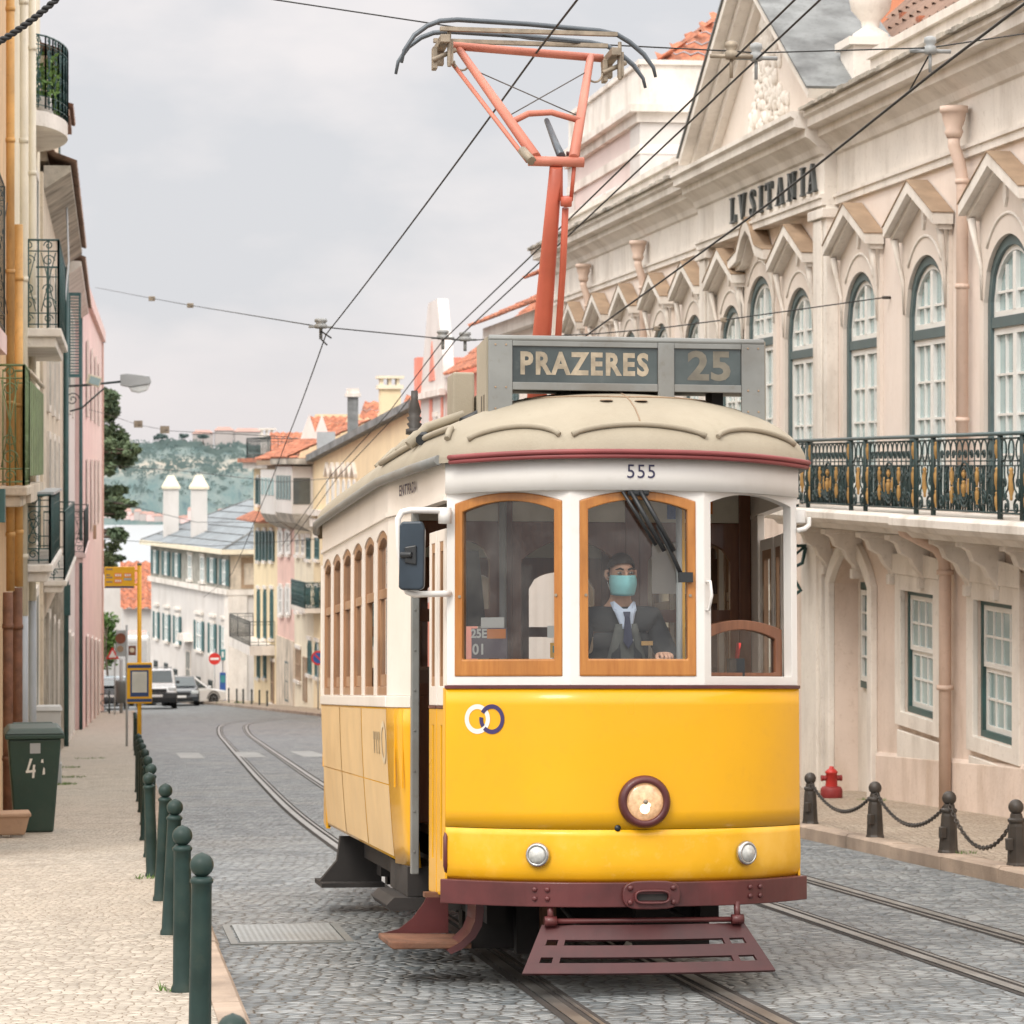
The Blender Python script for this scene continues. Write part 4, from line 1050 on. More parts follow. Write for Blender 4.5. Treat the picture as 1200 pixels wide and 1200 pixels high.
# --- pantograph
pg = MB(); pg.tube([(.0, 3.02, 3.0), (.0, 2.68, 3.6), (.0, 2.35, 4.18), (0, 2.13, 4.55)], [.062, .057, .046, .038], 14); pan = P('pantograph', pg, m_panto)
mb = MB(); mb.tube([(.095, 2.9, 3.05), (.085, 2.4, 4.0), (.07, 2.22, 4.32)], .020, 10); mb.tube([(.07, 2.2, 4.33), (.07, 2.18, 4.38)], .035, 8); mb.tube([(.04, 2.2, 4.36), (.03, 2.14, 4.56)], .012, 6); mb.tube([(.10, 2.2, 4.36), (.11, 2.14, 4.56)], .012, 6); P('control_rod', mb, m_panto, pan)
mb = MB(); mb.tube([(-.165, 2.13, 4.58), (.165, 2.13, 4.58)], .030, 12); P('elbow_tube', mb, m_panto_p, pan)
EL, HD = 2.13, 3.35
def up_(x0, x1, t, dz=0): return V((x0 + (x1 - x0) * t, EL + (HD - EL) * t, 4.60 + .90 * t + dz))
mb = MB(); mb.tube([up_(-.12, -.42, 0), up_(-.12, -.42, 1)], [.034, .024], 10); mb.tube([up_(.105, .42, 0), up_(.105, .42, 1, -.02)], [.032, .024], 10); P('upper_arm', mb, m_panto_p, pan)
mb = MB(); mb.tube([up_(-.17, -.47, 0, -.02), up_(-.17, -.47, 1, -.08)], .015, 8); P('guide_rod', mb, m_panto_p, pan)
mb = MB(); mb.tube([up_(-.15, -.15, -.03, 0), up_(-.19, -.19, .06, 0)], .028, 8); P('guide_rod_end', mb, m_brass, pan)
mb = MB(); mb.tube([up_(-.12, -.42, .32, .0) + V((0, -.01, -.01)), up_(-.1, -.1, .35, .03), up_(.04, .05, .36, .035), up_(.105, .42, .33, .01)], .020, 8); P('cross_brace', mb, m_panto_p, pan)
mb = MB(); mb.tube([up_(.01, .01, .34, 0), up_(.03, .03, .15, -.02), up_(.035, .035, .02, 0)], [.016, .022, .026], 8); P('damper', mb, m_carbon, pan)
mb = MB(); mb.tube([up_(-.13, -.42, .80), up_(.105, .42, .38)], .004, 5); mb.tube([up_(-.12, -.42, .36), up_(.105, .42, .82)], .004, 5); P('bracing_wire', mb, m_iron_b, pan)
mb = MB(); mb.tube([(-.46, HD, 5.52), (.50, HD, 5.47)], .026, 12); hd = P('head_tube', mb, m_panto_p, pan)
for y, dz in ((HD - .17, 0.0), (HD + .17, -.0)):
    mb = MB(); tl = -.045
    prof = [(-.80, -.27), (-.785, -.19), (-.72, -.09), (-.64, -.025), (-.56, .012), (-.45, .028), (0, .035), (.45, .028), (.56, .012), (.64, -.03), (.73, -.10), (.79, -.18), (.805, -.24)]
    mb.tube([(x, y, 5.60 + z + dz + tl * x) for x, z in prof], [.010, .012] + [.016] * 9 + [.012, .010], 8); P('collector_strip', mb, m_carbon, hd)
mb = MB()
for y in (HD - .17, HD + .17): mb.box(-.56, .56, y - .018, y + .018, 5.575, 5.600, Matrix.Translation((0, 0, 0)) @ Matrix.Rotation(.045, 4, 'Y') @ Matrix.Translation((0, 0, 0)) if False else None)
P('strip_carrier', mb, m_brass, hd)
for x in (-.53, .55):
    mb = MB(); zc = 5.50 - .045 * x
    mb.cbox((x, HD, zc), (.06, .40, .05)); mb.cbox((x + .04, HD - .12, zc - .07), (.035, .05, .16)); mb.cbox((x - .05, HD - .05, zc - .10), (.03, .08, .14)); mb.cbox((x, HD + .1, zc - .06), (.05, .06, .10)); mb.tube([(x - .07, HD - .1, zc - .12), (x + .08, HD - .1, zc - .05)], .016, 8); mb.tube([(x + .03, HD - .15, zc + .07), (x + .03, HD - .15, zc - .17)], .013, 8)
    loop = [(x * .78 + .05 * math.cos(t), HD - .1, zc - .12 + .06 * math.sin(t)) for t in [PI + PI * k / 8 for k in range(9)]]
    mb.tube(loop, .008, 6); P('spring_box', mb, m_brass, hd, bevel=.004)
mb = MB(); mb.box(-.3, -.22, 2.1, 2.16, 4.60, 4.64) if False else mb.tube([(-.17, 2.3, 4.66), (-.10, 2.3, 4.66)], .014, 8); mb.tube([(.09, 2.3, 4.66), (.17, 2.3, 4.66)], .014, 8); mb.tube([(-.13, 2.3, 4.66), (-.13, 2.2, 4.6)], .01, 6); mb.tube([(.12, 2.3, 4.66), (.12, 2.2, 4.6)], .01, 6); P('elbow_lug', mb, m_maroon, pan)
mb = MB()
for x in (-.3, .3): mb.box(x - .05, x + .05, 2.8, 3.7, 3.06, 3.12)
mb.box(-.36, .36, 2.95, 3.1, 3.12, 3.17); P('pantograph_base', mb, m_panto, pan)

# --- mirror on its tube bracket
mb = MB(); mb.tube([(-.905, -.025, 2.385), (-.94, -.05, 2.385), (-1.10, -.06, 2.385), (-1.145, -.06, 2.375), (-1.165, -.06, 2.34), (-1.16, -.06, 2.2), (-1.13, -.06, 2.0), (-1.115, -.06, 1.972), (-1.08, -.06, 1.96), (-.93, -.05, 1.965), (-.895, -.02, 1.965)], .016, 10)
mb.tube([(-.925, -.045, 2.40), (-.925, -.045, 2.32)], .034, 12); br = P('mirror_bracket', mb, m_ivory_w)
mb = MB(); Mm = Matrix.Translation((-1.10, -.10, 2.155)) @ Matrix.Rotation(-.25, 4, 'Z')
frust_ = [(-.062, -.16), (-.05, -.175), (.05, -.175), (.066, -.16), (.07, .13), (.055, .17), (-.045, .17), (-.058, .15)]
mb.prism(frust_, lambda u, w, o: Mm @ V((u, o, w)), -.03, .025); mi = P('mirror', mb, m_mirror_back, br, bevel=.012, seg=3)
mb = MB(); mb.prism([(-.03, -.04), (.03, -.05), (.03, .05), (-.03, .04)], lambda u, w, o: Mm @ V((u, o, w)), -.045, -.03); mb.tube([Mm @ V((-.05, -.03, 0)), Mm @ V((.01, -.05, .0))], .018, 8); P('mirror_mount', mb, m_black, mi, bevel=.006)
mb = MB(); mb.tube([arc(.905, 2.30, .005), V((.95, -.01, 2.31)), V((.975, .0, 2.33)), V((.975, .0, 2.37))], .014, 8); mb.tube([V((.93, .02, 2.34)), V((.93, .02, 2.41))], .034, 12); P('side_lamp', mb, m_ivory_w, bevel=.005)

# --- wipers on the middle window
mp, L = facet(1)
def W(u, z, o): return mp(u, z, o)
mb = MB(); mb.tube([W(.30, 2.468, .04), W(.47, 2.17, .035)], .012, 8); mb.tube([W(.35, 2.468, .04), W(.52, 2.17, .035)], .012, 8); mb.tube([W(.26, 2.466, .035), W(.43, 2.20, .02)], .009, 8)
wp = P('wiper', mb, m_black)
mb = MB(); mb.cbox(W(.34, 2.468, .02), (.11, .04, .045)); P('wiper_motor', mb, m_black, wp, bevel=.01)
mb = MB(); mb.tube([W(.44, 2.30, .02), W(.50, 2.18, .02), W(.57, 2.03, .015)], .011, 8); mb.cbox(W(.58, 2.04, .02), (.07, .03, .05)); P('wiper_blade', mb, m_black, wp)

# --- inside
mb = MB(); mb.box(-.86, .86, .02, 7.4, .70, .75); mb.prism([(x, fy(x) + .07) for x in [-.84 + 1.68 * i / 16 for i in range(17)]] + [(.86, .019), (-.86, .019)], lambda u, w, o: V((u, w, o)), .70, .75); P('floor', mb, m_floor)
mb = MB(); mb.box(-.92, .92, .02, 7.3, 2.60, 2.63); P('ceiling', mb, m_inner)
mb = MB(); strip(mb, .76, 1.45, -.06, nz=1); P('inner_dash', mb, m_wood_d)
for y, nm in ((1.47, 'bulkhead'), (5.9, 'bulkhead')):
    b = MB()
    for x0, x1 in ((-1.0, -.93), (-.44, -.36), (.28, .36), (.93, 1.0)): b.box(x0, x1, y - .03, y + .03, .75, 2.6)
    b.box(-.93, -.44, y - .025, y + .025, .75, 1.45); b.box(.36, .93, y - .025, y + .025, .75, 1.45)
    bb = P(nm, b, m_wood_d, bevel=.006)
    for x0, x1 in ((-.93, -.44), (-.36, .28), (.36, .93)):
        mp_ = lambda u, z, o: V((u, y + o, z)); op = arch_loop(x0 + .05, x1 - .05, 1.52 if x0 != -.36 else .76, 2.20, .12, 12)
        m_ = len(op) - 2; outr = [(x0, 1.451 if x0 != -.36 else .752), (x1, 1.451 if x0 != -.36 else .752)] + [(x1 + (x0 - x1) * i / (m_ - 1), 2.42) for i in range(m_)]
        b = MB(); b.ring(outr, op, mp_, -.022, .022); P('arched_frame', b, m_wood_d, bb, bevel=.004)
        if x0 != -.36:
            b = MB(); b.box(x0 + .05, x1 - .05, y - .02, y + .02, 1.86, 1.93); P('cross_rail', b, m_wood_d, bb)
    b = MB(); b.box(-.93, .93, y - .02, y + .02, 2.421, 2.6); P('upper_board', b, m_inner, bb)
    if y < 3:
        b = MB(); b.box(.43, .66, y - .031, y - .027, 2.02, 2.30); P('notice', b, m_paper, bb)
        b = MB(); b.box(.52, .64, y - .026, y - .021, 2.44, 2.57); P('poster', b, m_bluesign, bb)
        b = MB(); b.box(.66, .78, y - .026, y - .021, 2.47, 2.57); P('poster', b, m_orange, bb)
for s in (-1, 1):
    for k in range(5):
        b = MB(); y = 2.1 + k * .75; b.box(s * .98 if s < 0 else .28, -.28 if s < 0 else .98, y, y + .42, 1.12, 1.20); b.box(s * .98 if s < 0 else .28, -.28 if s < 0 else .98, y + .40, y + .46, 1.2, 1.62); P('seat', b, m_seat, bevel=.02)
mb = MB(); mb.tube([(.30, -.02, .75), (.30, -.02, 2.6)], .018, 10); P('grab_pole', mb, m_busyel)
mb = MB(); mb.tube([(.27, -.10, 1.0), (.27, -.10, 2.6)], .016, 10); mb.tube([(-.42, 1.4, .75), (-.42, 1.4, 2.6)], .02, 10); P('steel_pole', mb, m_alu)
mb = MB(); mb.lathe([(.16, .75), (.16, 1.42), (.13, 1.48), (.05, 1.50)], 18, Matrix.Translation((-.20, -.12, 0))); P('controller', mb, m_iron_b)
mb = MB(); pts = [(-.30 + .13 * math.cos(t), -.14 + .05 * math.sin(t), 1.585 + .055 * math.sin(t)) for t in [PI * k / 14 for k in range(15)]]; mb.tube(pts, .012, 8); P('brake_handle', mb, m_alu)
mb = MB(); mb.tube([(-.82, .30, 2.25), (-.80, .33, 2.1)], .03, 8); mb.lathe([(.075, 0), (.10, -.25), (.11, -.36), (.09, -.39)], 16, Matrix.Translation((-.78, .30, 2.2))); P('coat_on_hook', mb, m_cloth)
# route card and papers behind the left window
mp, L = facet(0)
cd = MB(); cd.prism(rect_loop(.125, .325, 1.638, 1.79), mp, -.040, -.033); card = P('route_card', cd, m_card)
mb = MB(); mb.prism(rect_loop(.213, .318, 1.738, 1.786), mp, -.0325, -.0315); P('orange_block', mb, m_orange, card)
def ctext(s, size, uc, zc, off=-.0305, bold=.002):
    b = MB(); put_text(b, s, size, lambda x, y: mp(uc + x, zc + y, off), bold=bold); return b
P('card_lettering', ctext('25E', .060, .168, 1.762), m_paper, card)
P('card_lettering', ctext('01', .075, .168, 1.682), m_paper, card)
mb = MB(); mb.prism(rect_loop(.17, .30, 1.792, 1.845), mp, -.055, -.05); P('paper_sheet', mb, m_paper)
mb = MB(); mb.prism(rect_loop(.54, .615, 1.74, 1.80), mp, -.055, -.05); P('paper_slip', mb, m_paper)
mb = MB(); mb.prism(rect_loop(.56, .615, 1.64, 1.715), mp, -.07, -.04); d = P('ticket_machine', mb, m_busyel)
mb = MB(); mb.prism(rect_loop(.575, .605, 1.665, 1.70), mp, -.0395, -.038); P('screen', mb, m_tealsign, d)
mb = MB(); mb.box(.52, .60, -.14, -.08, 1.50, 1.64); P('cup', mb, m_black)
mb = MB(); mb.tube([(.56, -.11, 1.6), (.575, -.12, 1.72)], .012, 8); P('red_pen', mb, m_red)
# rear end
mb = MB()
rear = [(x, 7.4 - fy(x)) for x in [-.91 + 1.82 * i / 20 for i in range(21)]]
mb.add([(x, y, z) for z in (.5, 1.45) for x, y in rear], [(i, i + 1, 22 + i, 21 + i) for i in range(20)], True); P('rear_panel', mb, m_yel)
mb = MB(); mb.add([(x, y, z) for z in (2.42, 2.66) for x, y in rear], [(i, i + 1, 22 + i, 21 + i) for i in range(20)], True)
for x in (-.9, -.34, .34, .9): mb.box(x - .04, x + .04, 7.4 - fy(x) - .05, 7.4 - fy(x) - .002, 1.45, 2.42)
P('rear_window_frame', mb, m_ivory)

# ================================================================== DRIVER
TM = frame_of(tram)
dr = thing('person', 'tram driver in dark uniform, blue shirt and turquoise face mask behind the windscreen', 'person', tuple(TM @ V((-.005, .06, .715))), rot=(0, 0, .10))
def skin(name, verts, edges, radii, m, par, sub=2, root=0):
    me = bpy.data.meshes.new(name); me.from_pydata(verts, edges, []); me.materials.append(m)
    o = bpy.data.objects.new(name, me); COL.objects.link(o)
    if par is not None: o.parent = par
    o.modifiers.new('s', 'SKIN').use_smooth_shade = True
    for i, r in enumerate(radii):
        sv = me.skin_vertices[0].data[i]; r = r if isinstance(r, tuple) else (r, r); sv.radius = r; sv.use_root = (i == root)
    s = o.modifiers.new('u', 'SUBSURF'); s.levels = sub; s.render_levels = sub
    return o
# driver frame: origin on the tram floor, facing -y (forwards); x right
HZ = 1.345                                       # head centre height above the floor
bv = [(0, .03, .80), (0, .035, .95), (0, .04, 1.08), (0, .03, 1.15), (0, .015, 1.235),        # pelvis..neck
      (0, .00, HZ - .05), (0, -.005, HZ + .03), (0, .0, HZ + .09),
      (-.16, .03, 1.12), (-.215, .02, 1.0), (-.235, -.02, .86), (-.16, -.20, .84), (-.11, -.26, .845),
      (.16, .03, 1.12), (.222, .01, 1.0), (.255, -.03, .90), (.18, -.17, .925), (.16, -.215, .945),
      (-.09, .02, .76), (-.10, .0, .42), (-.10, .04, .06), (-.10, -.08, .03), (.09, .02, .76), (.10, .0, .42), (.10, .04, .06), (.10, -.08, .03)]
be = [(0, 1), (1, 2), (2, 3), (3, 4), (4, 5), (5, 6), (6, 7), (3, 8), (8, 9), (9, 10), (10, 11), (11, 12), (3, 13), (13, 14), (14, 15), (15, 16), (16, 17), (0, 18), (18, 19), (19, 20), (20, 21), (0, 22), (22, 23), (23, 24), (24, 25)]
br_ = [(.11, .07), (.10, .065), (.10, .06), (.07, .05), (.050, .052), (.052, .073), (.067, .092), (.053, .075),
       .048, .044, .038, .029, .026, .048, .044, .038, .029, .026, .075, .055, .045, .035, .075, .055, .045, .035]
skin('body', bv, be, br_, m_skin, dr)
# hands: palm and five bent fingers, right hand closed round the handle
for hx, hy_, hz_, s in ((.155, -.235, .955, 1), (-.10, -.275, .85, -1)):
    hv = [(hx, hy_ + .02, hz_), (hx, hy_ - .03, hz_ + .005)]; he = [(0, 1)]; hr = [(.026, .020), (.036, .020)]
    for k, (dx, ln) in enumerate(((-.027, .85), (-.009, 1.), (.009, .95), (.026, .75))):
        b = len(hv); x = hx + dx
        hv += [(x, hy_ - .055, hz_ + .012), (x, hy_ - .080 * ln - .012, hz_ + .002), (x, hy_ - .082 * ln - .004, hz_ - .022 * ln), (x, hy_ - .060, hz_ - .032 * ln)]
        he += [(1, b), (b, b + 1), (b + 1, b + 2), (b + 2, b + 3)]; hr += [.0105, .0098, .0092, .0080]
    b = len(hv); hv += [(hx - s * .038, hy_ - .02, hz_ + .0), (hx - s * .045, hy_ - .05, hz_ - .012), (hx - s * .028, hy_ - .070, hz_ - .022)]
    he += [(1, b), (b, b + 1), (b + 1, b + 2)]; hr += [.012, .011, .009]
    skin('hand', hv, he, hr, m_skin, dr, 1)
# clothes
skin('jacket', [(0, .025, .80), (0, .025, .95), (0, .035, 1.07), (0, .035, 1.135), (0, .035, 1.195), (-.165, .035, 1.125), (-.222, .025, 1.0), (-.242, -.015, .86), (-.175, -.175, .842), (.165, .035, 1.125), (.222, .015, 1.0), (.262, -.025, .90), (.185, -.155, .925)],
     [(0, 1), (1, 2), (2, 3), (3, 4), (3, 5), (5, 6), (6, 7), (7, 8), (3, 9), (9, 10), (10, 11), (11, 12)],
     [(.165, .118), (.160, .118), (.182, .125), (.150, .100), (.085, .075), .080, .068, .058, .046, .080, .068, .058, .046], m_cloth, dr)
skin('trousers', [(0, .02, .82), (-.09, .02, .76), (-.10, .0, .42), (-.10, .04, .09), (.09, .02, .76), (.10, .0, .42), (.10, .04, .09)], [(0, 1), (1, 2), (2, 3), (0, 4), (4, 5), (5, 6)], [(.15, .11), .09, .068, .06, .09, .068, .06], m_cloth, dr)
def dm(name, mb, m, **k): return mb.build(name, m, dr, local=True, **k)
def chest(x, z): return V((x, -.070 - .030 * math.cos(x * 7) + .25 * max(0, z - 1.05) ** 1.3, z))
mb = MB()
def panel(mb, pts, d): mb.add([chest(x, z) + V((0, -d, 0)) for x, z in pts], [list(range(len(pts)))])
mb.grid(lambda a, b: chest((-.125 + .25 * a) * (1 - .55 * b), .84 + .27 * b) + V((0, -.006 - .012 * math.sin(PI * a), 0)), 8, 6); dm('waistcoat', mb, m_vest, solid=.004)
mb = MB(); mb.grid(lambda a, b: chest((-.05 + .10 * a) * (.55 + .65 * b), 1.085 + .10 * b) + V((0, -.012 - .016 * math.sin(PI * a) + .02 * b, 0)), 8, 4); dm('shirt_front', mb, m_shirt, solid=.004)
for s in (-1, 1):
    mb = MB(); mb.add([(s * .004, -.085, 1.178), (s * .020, -.098, 1.142), (s * .060, -.075, 1.175), (s * .066, -.03, 1.215), (s * .050, -.05, 1.222)], [(0, 1, 2, 3, 4)]); dm('collar', mb, m_shirt, solid=.005)
    mb = MB(); mb.grid(lambda a, b: chest(s * (.035 + .05 * a * math.sin(PI * min(1, b + .25))) , .86 + .23 * b) + V((0, -.024 + .010 * a + .012 * b, 0)), 4, 8); dm('lapel', mb, m_cloth, solid=.006)
mb = MB(); mb.prism([(-.020, 1.172), (.020, 1.172), (.013, 1.145), (.026, 1.02), (0, .985), (-.026, 1.02), (-.013, 1.145)], lambda x, z, o: V((x, -.134 + .4 * max(0, z - 1.1) - o, z)), 0, .008); dm('tie', mb, m_tie, bevel=.003)
mb = MB(); mb.prism(rect_loop(.075, .135, 1.0, 1.022), lambda x, z, o: V((x, -.112 - o, z)), 0, .006); dm('name_badge', mb, m_gold)
mb = MB(); mb.prism(rect_loop(-.02, .03, 1.022, 1.034), lambda x, z, o: V((x, -.122 - o, z)), 0, .005); dm('badge', mb, m_paper)
# head details
def hp(a, z, r=1.0):                              # point on the front of the head
    rx, ry = .067 * r, .094 * r
    k = 1 - .10 * max(0, (HZ - .03 - z) / .07)
    return V((rx * k * math.sin(a), -.004 - ry * k * math.cos(a), z))
mb = MB(); mb.grid(lambda u, w: hp(-1.25 + 2.5 * u, HZ - .088 + .098 * w, 1.0 + .12 * math.sin(PI * w) * (1 - .25 * abs(2 * u - 1)) + .05 + .26 * math.exp(-((u - .5) / .10) ** 2) * (.25 + .75 * w) * (1 - .4 * w)) + V((0, 0, -.006 * math.cos(2.5 * (u - .5)) * (1 - w))), 14, 8)
mk = dm('face_mask', mb, m_mask, solid=.003)
mb = MB()
for s in (-1, 1):
    for w in (.1, .9): mb.tube([hp(s * 1.25, HZ - .088 + .098 * w, 1.06), V((s * .070, .005, HZ - .03 + .03 * w))], .0018, 5)
mb.build('ear_loop', m_paper, mk, local=True)
for s in (-1, 1):
    mb = MB(); mb.lathe([(.001, -.011)] + [(.011 * math.sin(PI * t / 8), -.011 * math.cos(PI * t / 8)) for t in range(1, 8)] + [(.001, .011)], 10, Matrix.Translation((s * .030, -.0835, HZ + .022)) @ Matrix.Diagonal((1.15, .9, .62, 1)), cap=False); e = dm('eye', mb, m_eye)
    mb = MB(); mb.lathe([(.0058, 0), (.001, .0018)], 10, Matrix.Translation((s * .030, -.0932, HZ + .0215)) @ rot_to((0, -1, 0)), cap=False); mb.build('iris', m_iris, e, local=True)
    mb = MB(); mb.tube([(s * .012, -.094, HZ + .038), (s * .03, -.094, HZ + .045), (s * .05, -.080, HZ + .039)], [.005, .0055, .003], 6); dm('eyebrow', mb, m_hair)
    mb = MB(); mb.tube([(s * .065, .0, HZ + .03), (s * .076, .008, HZ + .028), (s * .077, .01, HZ + .005), (s * .067, .002, HZ - .018)], [.008, .010, .009, .006], 8); dm('ear', mb, m_skin)
mb = MB(); mb.tube([(0, -.092, HZ + .034), (0, -.105, HZ + .008), (0, -.112, HZ - .008), (0, -.10, HZ - .018)], [.006, .008, .011, .008], 8); dm('nose', mb, m_skin)
mb = MB(); mb.tube([(-.022, -.098, HZ - .050), (0, -.103, HZ - .048), (.022, -.098, HZ - .050)], [.003, .006, .003], 6); dm('mouth', mb, mat('lips', (.40, .18, .14), .5))
mb = MB(); mb.grid(lambda u, w: V((.0715 * math.cos(w * 1.45) * math.sin(2 * PI * u), .010 - .0985 * math.cos(w * 1.45) * math.cos(2 * PI * u), HZ + .055 + .068 * math.sin(w * 1.45) + (.018 * math.cos(2 * PI * u) - .022 * (1 - math.cos(2 * PI * u)) * .8) * (1 - w))), 24, 6); dm('hair', mb, m_hair)
# ================================================================== LONG PINK BUILDING ON THE RIGHT
XW = 8.95
lus = thing('townhouse', 'long pale pink two storey building with LVSITANIA lettering, arched windows and iron balcony', 'building', (XW, 34, gz(34)))
def F(y, z, o): return V((XW - o, y, z))
def PB(name, mb, m, par=None, **k): return mb.build(name, m, par or lus, **k)
def cut(o, cutters):
    """cut the openings out of a wall once, keeping only the finished mesh"""
    c = MB()
    for lo in cutters: c.prism(lo, F, -1.2, 1.2)
    co = c.build('cutter', m_stone)
    md = o.modifiers.new('b', 'BOOLEAN'); md.object = co; md.solver = 'EXACT'; md.use_self = True
    bpy.context.view_layer.update()
    me = bpy.data.meshes.new_from_object(o.evaluated_get(bpy.context.evaluated_depsgraph_get()))
    o.modifiers.clear(); old = o.data; o.data = me; me.name = old.name
    cm = co.data; bpy.data.objects.remove(co); bpy.data.meshes.remove(cm)
UPW = [(a + .17, b) for a, b in [(20.0, 0), (23.0, 0), (25.95, 0), (28.85, 0), (31.9, 0), (34.8, 0), (38.0, 0), (40.4, 1), (42.35, 0), (45.1, 0), (47.9, 0), (50.8, 0), (53.7, 0), (56.6, 0)]]
def uloop(y, big): return arch_loop(y - .81 - .06 * big, y + .81 + .06 * big, 1.085, 3.22 + .30 * big, .65, 16)
LOW = [(32.38, 1.36, -1.25, .13), (29.5, 1.36, -1.27, .15), (26.6, 1.36, -1.25, .15), (41.0, 1.36, -1.5, .1), (44.6, 1.36, -1.6, .1), (47.9, 1.36, -1.8, .0), (51.2, 1.36, -1.9, .0), (54.5, 1.36, -2.0, .0)]
mb = MB(); mb.box(XW, XW + .4, 8, 60.5, .98, 5.45); wl = PB('upper_wall', mb, m_lus_wall); cut(wl, [uloop(*w) for w in UPW])
mb = MB(); mb.add([(x, y, z) for y in (8, 60.5) for x, z in ((XW, gz(y) - .4), (XW + .4, gz(y) - .4), (XW + .4, .98), (XW, .98))], [(0, 1, 2, 3), (4, 7, 6, 5), (0, 4, 5, 1), (1, 5, 6, 2), (2, 6, 7, 3), (3, 7, 4, 0)])
w2 = PB('lower_wall', mb, m_lus_low); cut(w2, [rect_loop(y - w / 2, y + w / 2, a, b) for y, w, a, b in LOW] + [arch_loop(34.5, 36.4, -2.75, .08, .42, 14)])
mb = MB(); mb.box(XW + .405, 18, 8, 60.5, -6, 6.2); PB('rear_block', mb, m_white_wall)

# --- upper windows with frames, hoods
m_surr = mat('white stucco surround', (.76, .68, .61), .85, .04, 1, dirt=(.52, .43, .35), damt=.5, streak=True)
def bars(mb, pts, o0, o1):
    for u0, u1, z0, z1 in pts: mb.prism(rect_loop(u0, u1, z0, z1), F, o0, o1)
for y, big in UPW:
    hw = .81 + .06 * big; ri = .65; sp = 3.22 + .30 * big; op = uloop(y, big); u0, u1 = y - hw, y + hw
    zr = 4.15 + .22 * big; zt = 4.56 + .22 * big; ow = .95 + .12 * big
    m_ = len(op) - 2; outer = [(y - ow, 1.05), (y + ow, 1.05)]
    for i in range(m_):
        t = i / (m_ - 1); outer.append((y + ow - 2 * ow * t, zr + (zt - zr) * (1 - abs(2 * t - 1))))
    mb = MB(); mb.ring(outer, op, F, 0.001, .045); su = PB('window_surround', mb, m_surr)
    mb = MB()
    mb.tube([F(y + (hw + .06) * math.cos(a), sp + .02 + .84 * math.sin(a), .048) for a in [PI * (.22 + .56 * i / 12) for i in range(13)]], .018, 6)
    for s in (-1, 1): mb.tube([F(y + s * (ow - .02), zr - .05, .14), F(y + s * (ow - .03), zr - .3, .10), F(y + s * (ow - .10), zr - .55, .06), F(y + s * (ow - .10), zr - .9, .05)], [.045, .03, .022, .016], 6)
    mb.prism([(y - .06, zt - .32), (y, zt - .42), (y + .06, zt - .32), (y + .04, zt - .16), (y - .04, zt - .16)], F, .045, .075)
    PB('surround_moulding', mb, m_stone, su)
    # dark frame
    ins = arch_loop(u0 + .105, u1 - .105, 1.09, sp, ri - .105, 16)
    mb = MB(); mb.ring(op, ins, F, -.15, .0); mb.prism(rect_loop(u0 + .10, u1 - .10, 2.95 + .25 * big, 3.06 + .25 * big), F, -.14, -.008); w = PB('arched_window', mb, m_dframe, bevel=.006)
    zt0 = 3.06 + .25 * big
    a0, a1 = u0 + .105, u1 - .105
    li = arch_loop(a0 + .055, a1 - .055, zt0 + .06, sp, ri - .105 - .055, 16); lo_ = arch_loop(a0, a1, zt0, sp, ri - .105, 16)
    mb = MB(); mb.ring(lo_, li, F, -.11, -.035); bars(mb, [(y - .05, y + .05, zt0 + .06, sp + ri - .17)], -.111, -.03)
    q = (a1 - a0) / 4
    for s in (-1, 1):
        um = y + s * (.05 + (hw - .105 - .055 - .05) / 2)
        bars(mb, [(um - .012, um + .012, zt0 + .06, sp + (ri - .3) * 1.05)], -.105, -.05)
    bars(mb, [(a0 + .05, a1 - .05, (zt0 + sp) / 2 + .16, (zt0 + sp) / 2 + .185)], -.106, -.049)
    PB('upper_light', mb, m_sash, w)
    mb = MB(); zb_ = 2.95 + .25 * big
    bars(mb, [(a0, a0 + .07, 1.1, zb_), (a1 - .07, a1, 1.1, zb_), (y - .06, y + .06, 1.1, zb_), (a0 + .07, y - .06, 1.1, 1.25), (y + .06, a1 - .07, 1.1, 1.25), (a0 + .07, y - .06, zb_ - .07, zb_), (y + .06, a1 - .07, zb_ - .07, zb_)], -.11, -.035)
    for s in (-1, 1):
        uc = y + s * (.06 + (hw - .105 - .07 - .06) / 2); bars(mb, [(uc - .011, uc + .011, 1.25, zb_ - .07)], -.105, -.05)
    for k in range(1, 4): zz_ = 1.25 + (zb_ - 1.32) * k / 4; bars(mb, [(a0 + .07, y - .06, zz_ - .012, zz_ + .012), (y + .06, a1 - .07, zz_ - .012, zz_ + .012)], -.106, -.049)
    PB('casement', mb, m_sash, w)
    mb = MB(); mb.face(ins, F, -.08); PB('glass', mb, m_glass_pale, w)
    # gabled hood
    e = 1.04 + .14 * big
    pr = [(y, zt + .13), (y + e, zr + .10), (y + e, zr - .02), (y, zt - .01), (y - e, zr - .02), (y - e, zr + .10)]
    if big: pr = [(y, zt + .20), (y + .25, zt + .08), (y + .62, zr + .18), (y + e, zr + .08), (y + e, zr - .05), (y + .62, zr + .04), (y + .25, zt - .08), (y, zt + .02), (y - .25, zt - .08), (y - .62, zr + .04), (y - e, zr - .05), (y - e, zr + .08), (y - .62, zr + .18), (y - .25, zt + .08)]
    mb = MB(); mb.prism(pr, F, .02, .25); mb.prism([(y + (a - y) * .965, b - .055) for a, b in pr], F, .021, .17); hd_ = PB('window_hood', mb, m_stone)
    tp = pr[:2] + pr[-1:] if not big else None
    mb = MB(); top = [p for p in pr if True]
